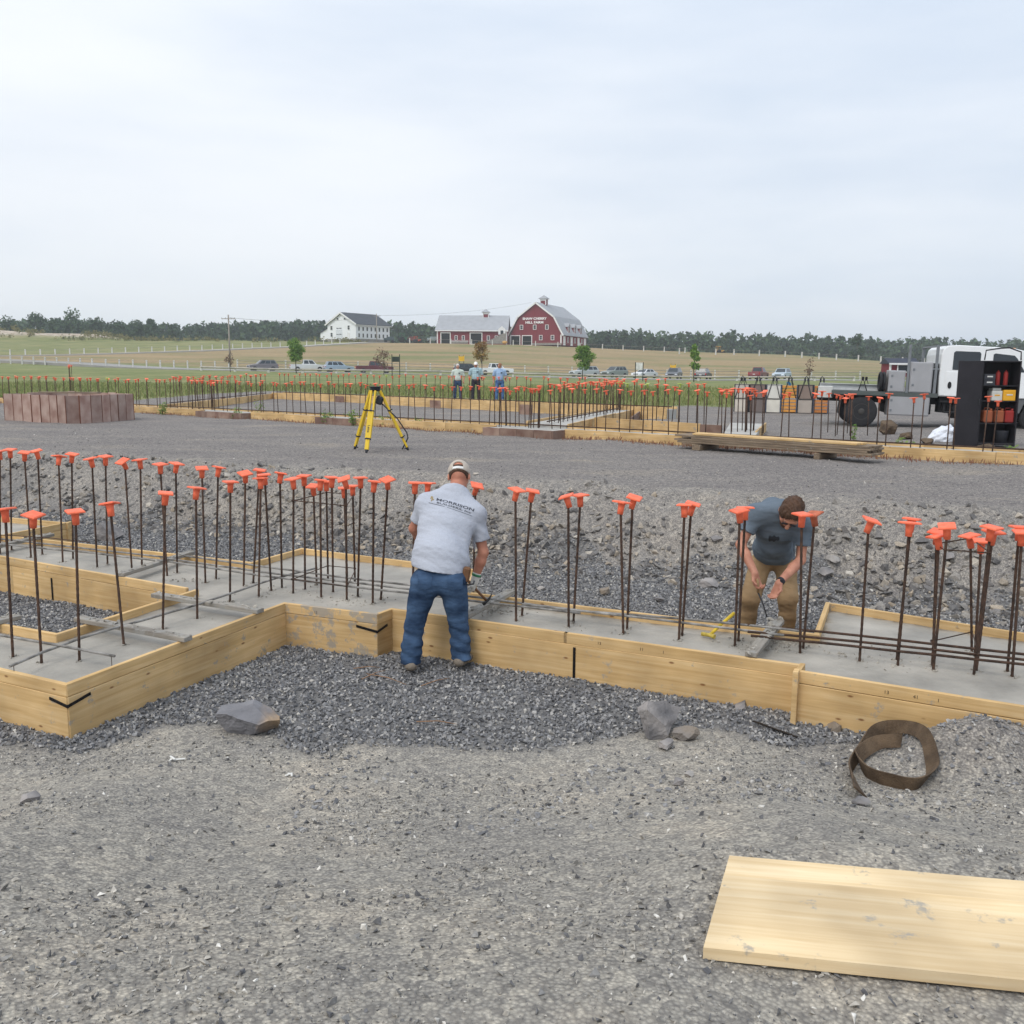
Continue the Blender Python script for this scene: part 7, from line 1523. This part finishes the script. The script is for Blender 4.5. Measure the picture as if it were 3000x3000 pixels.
T.cone(lerp(sL, chest, .35), J(1247, 1640, 7.74), .095, .115, .06, flat=(back_ax, .8)); T.cone(lerp(sR, chest, .40), J(1332, 1645, 7.74), .095, .115, .06, flat=(back_ax, .8)); T.wrinkle(.034, 11, up_t, 4, .5); T.wrinkle(.017, 26, up_t + np.array([.5, 0, 0]), 9)
for s_, e_ in ((sL, eL), (sR, eR)):
    # sleeve hem
    ax = (e_ - s_) / np.linalg.norm(e_ - s_); p = lerp(s_, e_, .68); g = [T.lo[k] + np.arange(T.n[k]) * T.h for k in range(3)]; X, Y, Z = np.meshgrid(*g, indexing='ij', sparse=True); d = (X - p[0]) * ax[0] + (Y - p[1]) * ax[1] + (Z - p[2]) * ax[2]; rad2 = (X - p[0]) ** 2 + (Y - p[1]) ** 2 + (Z - p[2]) ** 2 - d * d; xm = (chest[0] + s_[0]) / 2; side = (X < sL[0] - .02) if s_ is sL else (X > sR[0] + .005); m = (rad2 < .15 ** 2) & side; T.D = np.where(m, np.maximum(T.D, d), T.D).astype(np.float32)
T.cut(nb_ + up_t * .015, up_t * .9 + f1 * .1); hemp = lerp(pel, wst, .24); T.cut(hemp, np.array([-.16, -.1, -1.0]))
shirt1 = T.mesh('t_shirt', m_grey_tee, man1, o1)
P_ = Field(lo, hi, .0075); P_.cone(pel + [0, 0, -.01], lerp(pel, wst, .95), .138, .142, .05, flat=(back_ax, .80), inflate=.008)
P_.ball(lerp(hL, pel, .15) + [0, -.03, -.01], (.105, .11, .12), .04); P_.ball(lerp(hR, pel, .15) + [0, -.03, -.01], (.105, .11, .12), .04)
for h_, k_, a_ in ((hL, kL, aL), (hR, kR, aR)): P_.cone(h_, k_, .118, .082, .045); P_.cone(k_, lerp(k_, a_, .55), .080, .080, .03); P_.cone(lerp(k_, a_, .55), a_ + [0, 0, -.03], .080, .084, .03)
P_.wrinkle(.020, 12, (0, 0, 1), 2, .6); P_.wrinkle(.006, 34, (.3, 0, 1), 7)
for a_ in (aL, aR):    # stacked folds at the ankle
    m = np.abs(P_.D) < .05; I = np.nonzero(m); Q = P_.lo + np.stack(I, -1) * P_.h; dz = Q[:, 2] - (a_[2] + .10); near = (np.abs(Q[:, 0] - a_[0]) < .12) & (np.abs(dz) < .16); P_.D[I] += (np.where(near, 0.0045 * np.sin(dz * 75 + Q[:, 0] * 30), 0)).astype(np.float32)
P_.cut((0, 0, zf + .06), (0, 0, -1)); P_.cut(lerp(pel, wst, 1.0), up_t); jeans1 = P_.mesh('jeans', m_jean, man1, o1)
for a_, fw in ((aL, (-.25, 1)), (aR, (.35, 1))): shoe(man1, a_ + np.array([0, -.01, 0]), fw, o1, zf)
bv = BVHTree.FromObject(jeans1, bpy.context.evaluated_depsgraph_get()) if False else None
def bvh_of(o): me = o.data; return BVHTree.FromPolygons([v.co.copy() for v in me.vertices], [tuple(p.vertices) for p in me.polygons])
def on_surface(bvh, me, mtx, d, off=.0025):
    """lay a flat mesh on a surface: points are placed by mtx and dropped along d"""
    bm = bmesh.new(); bm.from_mesh(me)
    for _ in range(1):
        bmesh.ops.subdivide_edges(bm, edges=[e for e in bm.edges if (mtx.to_3x3() @ (e.verts[0].co - e.verts[1].co)).length > .012], cuts=2)
    bmesh.ops.triangulate(bm, faces=bm.faces)
    for v in bm.verts:
        p = mtx @ v.co; h = bvh.ray_cast(p - d * .3, d, .8)
        v.co = (h[0] - d * off) if h[0] is not None else p
    bm.to_mesh(me); bm.free(); return me
def text_mesh(s, size, bold=.0, al='LEFT'):
    cu = bpy.data.curves.new('print', 'FONT'); cu.body = s; cu.size = size; cu.align_x = al; cu.offset = bold; cu.resolution_u = 3; ob = bpy.data.objects.new('print', cu); me = bpy.data.meshes.new_from_object(ob); bpy.data.objects.remove(ob); return me
bs = bvh_of(shirt1); m_print = M_('dark_print', srgb(70, 72, 80), .9); m_gold = M_('gold_print', srgb(158, 136, 84), .9)
pl = J(1262, 1445, 7.75) - o1; pr = J(1392, 1487, 7.75) - o1; xd = Vector(pr - pl); wdt = xd.length; xd.normalize(); nd_ = Vector((0, -.93, .36)).normalized(); yd = nd_.cross(xd).normalized(); nd_ = xd.cross(yd).normalized(); ddir = -nd_
def put(me, x, y, nm, mat, sx=1.0):
    p = Vector(pl) + xd * x + yd * y; M4 = Matrix(((xd.x * sx, yd.x, nd_.x, p.x), (xd.y * sx, yd.y, nd_.y, p.y), (xd.z * sx, yd.z, nd_.z, p.z), (0, 0, 0, 1))); link(nm, on_surface(bs, me, M4, ddir), shirt1, mat)
def fitx(me, w):
    co = np.empty(len(me.vertices) * 3); me.vertices.foreach_get('co', co); co = co.reshape(-1, 3); co[:, 0] = (co[:, 0] - co[:, 0].min()) * w / (co[:, 0].max() - co[:, 0].min()); me.vertices.foreach_set('co', co.ravel()); return me
put(fitx(text_mesh('P', .040, .0015), .020), .002, -.006, 'logo_print', m_gold); put(fitx(text_mesh('P', .040, .0015), .020), .014, -.024, 'logo_print', m_gold)
put(fitx(text_mesh('MORRISON', .036, .0008), wdt - .055), .055, -.004, 'lettering_print', m_print); put(fitx(text_mesh('BUILDERS, Inc', .024, .0002), wdt - .085), .066, -.031, 'lettering_print', m_print)
def line_print(x0, x1, y): mb = MB(); mb.add([(x0, y, 0), (x1, y, 0), (x1, y + .0035, 0), (x0, y + .0035, 0)], [(0, 1, 2, 3)]); o = mb.build('x', m_print); me = o.data.copy(); bpy.data.objects.remove(o); return me
lm = line_print(0, wdt * .36, -.045); put(lm, 0.0, 0, 'line_print', m_print); lm = line_print(wdt * .42, wdt, -.047); put(lm, 0, 0, 'line_print', m_print)
# cap: crown with rear opening and adjuster strap
C_ = Field(hd_ - .2, hd_ + .25, .006); Mx = np.stack([r1, f1, u1], -1); C_.ball(hd_ + u1 * .035 - f1 * .008, (.100, .120, .112), .01, M=Mx); C_.cut(hd_ + u1 * .005, -u1); C_.ball(hd_ - f1 * .128 + u1 * .050, (.047, .066, .038), .004, sub=True, M=Mx); C_.wrinkle(.003, 20, u1, 1); cp = C_.mesh('cap', m_cap_c, man1, o1)
C2 = Field(hd_ - .25, hd_ + .3, .006); C2.ball(hd_ + f1 * .145 + u1 * .018, (.078, .075, .010), .01, M=Mx); C2.mesh('visor', m_cap_c, cp, (0, 0, 0))
mb = MB(); pts = [hd_ + u1 * .022 - f1 * (.008 + .119 * math.cos(t)) + r1 * .099 * math.sin(t) - o1 for t in np.linspace(-.5, .5, 9)]
vs_ = []; 
for p in pts: vs_ += [Vector(p - u1 * .010), Vector(p + u1 * .010)]
mb.add(vs_, [(i * 2, i * 2 + 2, i * 2 + 3, i * 2 + 1) for i in range(8)], True); mb.build('adjuster_strap', M_('pale_strap', srgb(224, 224, 222), .7), cp)
HB = Field(hd_ - .2, hd_ + .2, .006); HB.ball(hd_ + u1 * .020 - f1 * .013, (.090, .110, .109), .01, M=Mx); HB.cut(hd_ + u1 * .06, u1); HB.cut(hd_ - u1 * .045, -u1 - f1 * .3); HB.cut(hd_ - f1 * .02, f1); HB.mesh('hair', m_hair_d, man1, o1); eyes(man1, hd_, f1, u1, r1, o1)
# glove on the right hand
GL = Field(wR - .25, wR + .25, .005); hand_into(GL, wR, dR * .6 + np.array([-.05, .25, -.6]), (-1, .1, 0), -1, 1.15, 1.03, .0035); GL.cone(wR - dR * .035, wR + dR * .03, .039, .036, .02); gl = GL.mesh('glove', m_glove, man1, o1)
mb = MB(); mb.tube([Vector(wR - dR * .042 - o1), Vector(wR - dR * .022 - o1)], .0415, 14); mb.build('cuff', m_gcuff, gl)
# pockets and belt loop
bj = bvh_of(jeans1)
def pocket(cx, cy, w_, h_):
    c = Vector(J(cx, cy, 7.3) - o1); mb = MB(); n = 7; vs_ = []; fs = []
    for j in range(n):
        for i in range(n): vs_.append((c.x + (i / (n - 1) - .5) * w_, c.y, c.z + (.5 - j / (n - 1)) * h_ * (1 + .25 * (1 - abs(i / (n - 1) - .5) * 2) * (j / (n - 1)))))
    fs = [(j * n + i, j * n + i + 1, (j + 1) * n + i + 1, (j + 1) * n + i) for j in range(n - 1) for i in range(n - 1)]; mb.add(vs_, fs, True); o = mb.build('pocket', m_jean, jeans1)
    for v in o.data.vertices:
        h = bj.ray_cast(v.co, Vector((0, 1, 0)), 2); v.co = h[0] - Vector((0, .004, 0)) if h[0] is not None else bj.find_nearest(v.co)[0]
pocket(1238, 1716, .115, .12); pocket(1330, 1722, .115, .12)
# hammer in the gloved hand, leather holder and tape on the hip
hp = wR + dR * .075; hdv = J(1418, 1752, 8.02) - hp; hdir = Vector(hdv).normalized(); HM = empty('hammer', Vector(hp), 0, 'claw hammer gripped in the stooping man\'s white glove', 'hammer'); mb = MB(); mb.tube([-hdir * .07, hdir * .10, hdir * .17], [.014, .012, .011], 8); mb.build('handle', m_leather, HM); q = hdir * .18; sdv = hdir.cross(Vector((0, 1, .2))).normalized(); mb = MB(); mb.tube([q - sdv * .045, q, q + sdv * .02, q + sdv * .075 - hdir * .02], [.016, .014, .012, .005], 8); mb.build('head', m_dk, HM)
c = Vector(J(1366, 1690, 7.62)); tb = empty('tool_pouch', c, 0, 'brown leather hammer holder on the stooping man\'s right hip', 'pouch'); mb = MB(); mb.cbox((0, 0, .02), (.065, .06, .13), .015, Matrix.Rotation(.2, 3, 'Y')); mb.build('pouch', m_leather, tb); mb = MB(); mb.tube([(-.03, -.02, -.045), (.02, -.03, -.06), (.06, -.02, -.055), (.065, .02, -.04)], .008, 6); mb.build('ring', m_dk, tb)

# ---------------------------------------------------------------- the man in tan trousers behind the footing (faces the camera)
zg2 = Z_FLOOR + .02
aL2 = J(2186, 1872, 8.45); aR2 = J(2303, 1878, 8.42); aL2[2] = aR2[2] = zg2 + .09
kL2, kR2 = J(2198, 1752, 8.30), J(2308, 1752, 8.28); hL2, hR2 = J(2228, 1652, 8.48), J(2302, 1652, 8.46); pel2 = (hL2 + hR2) / 2 + [0, .02, .06]
wst2 = J(2264, 1606, 8.36); ch2 = J(2272, 1545, 8.12); nk2 = J(2292, 1494, 7.95); hd2 = J(2316, 1502, 7.80); sL2, sR2 = J(2212, 1508, 8.02), J(2354, 1540, 7.98)
eL2, eR2 = J(2170, 1596, 7.98), J(2346, 1640, 7.95); wL2, wR2 = J(2212, 1680, 7.80), J(2282, 1708, 7.74)
o2 = V3(((aL2 + aR2) / 2)[:2].tolist() + [zg2]); man2 = empty('person', o2, 0, 'bare-headed man in slate T-shirt and tan trousers bending behind the footing', 'person')
lo2, hi2 = bounds([aL2, aR2, kL2, hd2, sL2, sR2, eL2, eR2, wL2, wR2], .24); up2_ = (nk2 - pel2) / np.linalg.norm(nk2 - pel2); ba2 = np.cross(sR2 - sL2, up2_)
def torso2(F, inf, k=.06):
    F.cone(pel2, wst2, .125, .128, k, flat=(ba2, .78), inflate=inf); F.cone(wst2, ch2, .130, .150, k, flat=(ba2, .74), inflate=inf); F.cone(ch2, lerp(ch2, nk2, .6), .148, .105, k, flat=(ba2, .74), inflate=inf)
    F.ball(J(2262, 1496, 8.10), .10, .06, inflate=inf)
    for s_ in (sL2, sR2): F.cone(lerp(ch2, s_, .25), lerp(s_, nk2, .12), .11, .074, k, flat=(ba2, .85), inflate=inf); F.cone(s_, nk2, .062, .058, k, inflate=inf)
B = Field(lo2, hi2, .0075); torso2(B, -.006)
for h_, k_, a_ in ((hL2, kL2, aL2), (hR2, kR2, aR2)): B.cone(h_, k_, .08, .053, .04); B.cone(k_, a_, .053, .04, .03)
for s_, e_, w_ in ((sL2, eL2, wL2), (sR2, eR2, wR2)): B.cone(s_, e_, .052, .041, .03); B.cone(e_, lerp(e_, w_, .35), .042, .043, .02); B.cone(lerp(e_, w_, .35), w_, .043, .028, .02)
fw2 = np.array([-.24, -.42, -.87]); B.cone(nk2 - up2_ * .03, hd2 + [0, .02, .0], .06, .058, .03); f2, u2, r2 = head_into(B, hd2, fw2, (.10, -.62, .78), 1.1)
hand_into(B, wL2, (.22, -.1, -1), (.5, -.8, 0), 1, 1.0); hand_into(B, wR2, (-.32, -.1, -1), (-.6, -.5, .2), -1, .75); B.mesh('body', m_skin2, man2, o2)
T = Field(lo2, hi2, .0075); torso2(T, .018); T.cone(wst2, lerp(pel2, wst2, .35), .14, .15, .05, flat=(ba2, .8), inflate=.012); T.ball(lerp(wst2, ch2, .4) + [0, -.06, -.05], (.12, .09, .09), .06)
for s_, e_ in ((sL2, eL2), (sR2, eR2)): T.cone(s_, lerp(s_, e_, .95), .070, .072, .05)
T.wrinkle(.028, 12, up2_, 14, .6); T.wrinkle(.008, 32, up2_, 3)
for s_, e_ in ((sL2, eL2), (sR2, eR2)):
    ax = (e_ - s_) / np.linalg.norm(e_ - s_); p = lerp(s_, e_, .58); g = [T.lo[k] + np.arange(T.n[k]) * T.h for k in range(3)]; X, Y, Z = np.meshgrid(*g, indexing='ij', sparse=True); d = (X - p[0]) * ax[0] + (Y - p[1]) * ax[1] + (Z - p[2]) * ax[2]; rad2 = (X - p[0]) ** 2 + (Y - p[1]) ** 2 + (Z - p[2]) ** 2 - d * d; side = (X < sL2[0] + .0) if s_ is sL2 else (X > sR2[0] - .07); m = (rad2 < .12 ** 2) & side & (d > 0); T.D = np.where(m, np.maximum(T.D, d), T.D).astype(np.float32)
T.ball(lerp(nk2, hd2, .62), .068, .01, sub=True); T.cut(lerp(pel2, wst2, -.12) + [0, 0, -.05], (0, -.1, -1)); sh2 = T.mesh('t_shirt', m_slate_tee, man2, o2)
P_ = Field(lo2, hi2, .0075); P_.cone(pel2, lerp(pel2, wst2, .6), .128, .13, .05, flat=(ba2, .82), inflate=.008)
for h_, k_, a_ in ((hL2, kL2, aL2), (hR2, kR2, aR2)): P_.cone(h_, k_, .105, .084, .045); P_.cone(k_, a_ + [0, 0, -.03], .084, .08, .03)
P_.wrinkle(.024, 11, (0, .2, 1), 22, .6); P_.wrinkle(.008, 30, (.4, 0, 1), 5); P_.cut((0, 0, zg2 + .035), (0, 0, -1)); P_.cut(lerp(pel2, wst2, .7), up2_); P_.mesh('trousers', m_tan, man2, o2)
for a_ in (aL2, aR2): shoe(man2, a_, (0, -1), o2, zg2)
HB = Field(hd2 - .2, hd2 + .22, .006); Mx2 = np.stack([r2, f2, u2], -1); HB.ball(hd2 + u2 * .040 - f2 * .015, (.097, .116, .112), .01, M=Mx2); HB.cut(hd2 + f2 * .045 - u2 * .0, f2 * .85 - u2 * .62); HB.cut(hd2 - u2 * .06, -u2); HB.wrinkle(.05, 32, f2 + r2, 8, 2.0); HB.wrinkle(.02, 70, r2, 3, 2.0); HB.mesh('hair', m_hair_d, man2, o2); eyes(man2, hd2, f2, u2, r2, o2)
mb = MB()
for sg in (-1, 1): mb.cbox(tuple(hd2 + f2 * .110 + u2 * .008 + r2 * sg * .033 - o2), (.05, .006, .032), .006, Matrix(np.stack([r2, f2, u2], -1).tolist()))
mb.build('sunglasses', m_blk, man2); BR = Field(hd2 - .2, hd2 + .2, .006); BR.ball(hd2 - u2 * .086 + f2 * .060, (.057, .057, .048), .02, M=Mx2); BR.cut(hd2 - u2 * .055, u2); BR.wrinkle(.006, 60, u2, 2); BR.mesh('beard', m_hair_d, man2, o2)
dW = (wR2 - eR2) / np.linalg.norm(wR2 - eR2); wt_ = MB(); q = wR2 - dW * .03 - o2; wt_.tube([Vector(q - dW * .012), Vector(q + dW * .012)], .036, 14); wt_.cbox(Vector(q + np.array([.0, -.036, .008])), (.035, .014, .035), .004); tag(wt_.build('watch', m_blk, man2), None)
mb = MB(); mb.lathe([(.05, 0), (.07, .012), (.07, .02), (.02, .024)], n=10)
bm_me = bmesh.new(); bmesh.ops.create_grid(bm_me, x_segments=14, y_segments=14, size=.055); bmesh.ops.delete(bm_me, geom=[v for v in bm_me.verts if v.co.length > .056 * (1 + .2 * math.sin(v.co.x * 160))], context='VERTS'); me = bpy.data.meshes.new('chest_print'); bm_me.to_mesh(me); bm_me.free(); c = Vector(J(2265, 1578, 7.6) - o2); vd = (Vector(J(2265, 1578, 7.6)) - Vector((0, 0, CAM_H))).normalized(); link('chest_print', on_surface(bvh_of(sh2), me, Matrix.Translation(c) @ Matrix.Rotation(R(90), 4, 'X') @ Matrix.Diagonal((1.0, .5, 1, 1)), vd, .006), sh2, M_('faded_black_print', srgb(50, 54, 60), .9))
tp0 = Vector(wL2 + np.array([.015, -.03, -.09])); tw = empty('wire_twister', tp0, 0, 'wire twisting tool in the tan-trousered man\'s right hand', 'hand tool'); mb = MB(); mb.tube([(0, 0, .05), (.012, 0, -.07)], .012, 8); mb.build('handle', m_tan, tw); q = J(2247, 1808, 7.72) - V3(tp0); mb = MB(); mb.tube([(.012, 0, -.07), tuple(q * .6), tuple(q)], [.007, .006, .005], 6); mb.build('shaft', m_dk, tw)
# yellow-handled hammer left leaning on the far board
a = W(2078, 1862, Z_CONC + .03); b = WY(2150, 1797, a.y + .28); th_ = empty('hammer', a, 0, 'yellow-handled hammer leaning on the rear board left of the tan-trousered man', 'hammer'); d = b - a; mb = MB(); mb.tube([Vector((0, 0, 0)), d * .5 + Vector((0, 0, .005)), d], [.014, .013, .016], 8); mb.build('handle', M_('yellow_handle', srgb(216, 184, 52), .5), th_); dn = d.normalized(); sv = dn.cross(Vector((0, 0, 1))).normalized(); mb = MB(); mb.tube([-sv * .07 + Vector((0, 0, .0)), Vector((0, 0, .004)), sv * .05], [.018, .016, .02], 8); mb.build('head', M_('yellow_worn_steel', srgb(186, 164, 74), .5, .3, 20), th_)
# ---------------------------------------------------------------- three men watching in the distance
def bystander(px, topy, d, lab, shirtm, trm, hairm, cap=False, turn=0.0, belly=1.0, seed=0):
    p = WY(px, 1100, d); z0 = hz(p.x, d); hgt = WY(px, topy, d).z - z0; s = hgt / 1.78; o = np.array([p.x, d, z0]); e = empty('person', o, 0, lab, 'person', 'men standing beyond the distant footing')
    Q = lambda x, y, z: o + np.array([x * 1.14, y, z]) * s
    hl, hr, kl, kr, al, ar = Q(-.1, 0, .92), Q(.1, 0, .92), Q(-.12, -.02, .5), Q(.12, -.02, .5), Q(-.13, .02, .09), Q(.13, .02, .09); ws, chs, nk, hd = Q(0, -.02, 1.08), Q(0, 0, 1.32), Q(0, .01, 1.52), Q(0, -.03, 1.66); sl, sr, el, er, wl, wr = Q(-.19, .0, 1.41), Q(.19, 0, 1.41), Q(-.27, .04, 1.16), Q(.27, .04, 1.16), Q(-.25, -.06, .90), Q(.24, -.16, 1.02 if seed != 1 else .92)
    lo, hi = o + np.array([-.5, -.45, -.05]) * s, o + np.array([.5, .45, 1.95]) * s; up = (0, 0, 1); ax = (0, 1, 0); h = .014
    def tors(F, inf): F.cone(Q(0, 0, .96), ws, .135 * s, .14 * s, .05, flat=(ax, .8), inflate=inf); F.cone(ws, chs, .145 * s * belly, .16 * s, .06, flat=(ax, .78), inflate=inf); F.cone(chs, Q(0, 0, 1.45), .155 * s, .1 * s, .05, flat=(ax, .75), inflate=inf); F.cone(sl, Q(0, 0, 1.48), .062 * s, .06 * s, .05, inflate=inf); F.cone(sr, Q(0, 0, 1.48), .062 * s, .06 * s, .05, inflate=inf)
    B = Field(lo, hi, h); tors(B, 0); [(B.cone(a, b, .08 * s, .055 * s, .03), B.cone(b, c, .055 * s, .04 * s, .03)) for a, b, c in ((hl, kl, al), (hr, kr, ar))]; [(B.cone(a, b, .052 * s, .042 * s, .03), B.cone(b, c, .042 * s, .03 * s, .02)) for a, b, c in ((sl, el, wl), (sr, er, wr))]
    B.cone(nk, hd, .06 * s, .06 * s, .03); fw = np.array([math.sin(turn), -math.cos(turn), -.15]); f, u, r = head_into(B, hd, fw, (0, 0, 1), s); [hand_into(B, w_, (0, -.2, -1) if w_ is wl else (0, -.8, -.4), (-sg, 0, 0), sg, .8, s, .002) for w_, sg in ((wl, 1), (wr, -1))]; B.mesh('body', m_skin2, e, o)
    T = Field(lo, hi, h); tors(T, .02 * s); [T.cone(a, lerp(a, b, .7), .072 * s, .075 * s, .04) for a, b in ((sl, el), (sr, er))]; T.wrinkle(.02, 9, up, seed); T.cut(Q(0, 0, .99), (0, 0, -1)); T.cut(Q(0, 0, 1.54), (0, 0, 1)); T.mesh('shirt', shirtm, e, o)
    P_ = Field(lo, hi, h); P_.cone(Q(0, 0, .9), Q(0, 0, 1.02), .14 * s, .14 * s, .04, flat=(ax, .82), inflate=.01); [(P_.cone(a, b, .1 * s, .08 * s, .03), P_.cone(b, c - [0, 0, .03], .08 * s, .075 * s, .03)) for a, b, c in ((hl, kl, al), (hr, kr, ar))]; P_.wrinkle(.016, 9, up, seed + 3); P_.cut(Q(0, 0, .03), (0, 0, -1)); P_.cut(Q(0, 0, 1.02), (0, 0, 1)); P_.mesh('trousers', trm, e, o)
    Mx = np.stack([r, f, u], -1); Hh = Field(hd - .25, hd + .25, .011); Hh.ball(hd + u * .03 * s - f * .012 * s, np.array((.086, .104, .102)) * s, .01, M=Mx); Hh.cut(hd + f * .05 * s, f - u * .5); Hh.cut(hd - u * .03 * s, -u); Hh.mesh('hair', hairm, e, o)
    if cap: Cc = Field(hd - .25, hd + .3, .011); Cc.ball(hd + u * .045 * s, np.array((.094, .110, .10)) * s, .01, M=Mx); Cc.cut(hd + u * .03 * s, -u); Cc.ball(hd + f * .13 * s + u * .038 * s, np.array((.075, .07, .014)) * s, .01, M=Mx); Cc.mesh('cap', M_('white_cap_cloth', srgb(232, 230, 226), .9), e, o)
    mb = MB(); mb.cbox((.09 * s, -.17 * s, 1.33 * s), (.09, .02, .05), .005); mb.build('pocket', m_blk, e)
    for a_ in (al, ar): shoe(e, a_, (0, -1), o, z0, mat=m_boot)
    eyes(e, hd, f, u, r, o, s); return e, wr
def plaid(name, c0, c1, c2):
    m = bpy.data.materials.new(name); m.use_nodes = True; t = m.node_tree; b = t.nodes['Principled BSDF']; N = t.nodes.new; L = t.links.new; b.inputs['Roughness'].default_value = .9; b.inputs['Base Color'].default_value = c0; tc = N('ShaderNodeTexCoord'); prev = None
    for i, (axis, sc_, c) in enumerate((('X', 11, c1), ('Z', 11, c1), ('X', 22, c2), ('Z', 22, c2))):
        w_ = N('ShaderNodeTexWave'); w_.bands_direction = axis; w_.inputs['Scale'].default_value = sc_ * .31; L(tc.outputs['Object'], w_.inputs[0]); r = N('ShaderNodeMapRange'); r.inputs['From Min'].default_value = .6; r.inputs['From Max'].default_value = .8; r.inputs['To Max'].default_value = .45; L(w_.outputs['Fac'], r.inputs[0]); x = N('ShaderNodeMix'); x.data_type = 'RGBA'; L(r.outputs[0], x.inputs[0]); x.inputs[7].default_value = c
        if prev is None: x.inputs[6].default_value = c0
        else: L(prev, x.inputs[6])
        prev = x.outputs[2]
    L(prev, b.inputs['Base Color']); return m
bys = [bystander(1341, 1066, 46.5, 'grey-haired man in pale shirt and blue jeans, left of the three onlookers', M_('pale_sage_cotton', srgb(196, 206, 196), .9, .05, 10), m_jean, m_hair_g, False, .25, 1.08, 1), bystander(1394, 1061, 46.5, 'man in white cap and plaid shirt, middle of the three onlookers', plaid('blue_plaid', srgb(148, 184, 192), srgb(66, 106, 128), srgb(214, 226, 226)), M_('charcoal_trousers', srgb(52, 50, 56), .9, .1, 8), m_hair_g, True, .0, 1.06, 2), bystander(1464, 1064, 46.5, 'sandy-haired man in light blue shirt, right of the three onlookers', plaid('light_blue_check', srgb(142, 172, 206), srgb(116, 148, 188), srgb(190, 208, 226)), denim('mid_denim', srgb(60, 92, 140), srgb(96, 130, 176)), m_hair_b, False, -.9, 1.02, 3)]
for i in (1, 2):
    e, wr_ = bys[i]; mb = MB(); mb.lathe([(.032, 0), (.045, .12), (.047, .125)], n=12); o = tag(mb.build('paper_cup', M_('red_white_cup', srgb(210, 90, 84), .6), loc=Vector(wr_) + Vector((.0, -.10, -.02))), ['', 'red cup held by the man in the white cap', 'red and white cup held by the sandy-haired man'][i], 'cup'); mb = MB(); mb.lathe([(.048, .125), (.048, .135), (.03, .14)], n=12); mb.build('lid', m_trim, o)
# ================================================================== HAZE (thin damp air over the whole place)
mb = MB(); mb.box((0, 420, 18), (2600, 1000, 46)); hz_o = mb.build('haze', None); hz_o['kind'] = 'stuff'; hz_o['label'] = 'thin pale haze over the whole place'
hm = bpy.data.materials.new('haze_air'); hm.use_nodes = True; t = hm.node_tree; t.nodes.clear(); o = t.nodes.new('ShaderNodeOutputMaterial'); v = t.nodes.new('ShaderNodeVolumePrincipled'); v.inputs['Color'].default_value = (.86, .92, 1, 1); v.inputs['Density'].default_value = .00042; v.inputs['Anisotropy'].default_value = .2; t.links.new(v.outputs[0], o.inputs['Volume']); hz_o.data.materials.append(hm)
SC.cycles.volume_bounces = 1
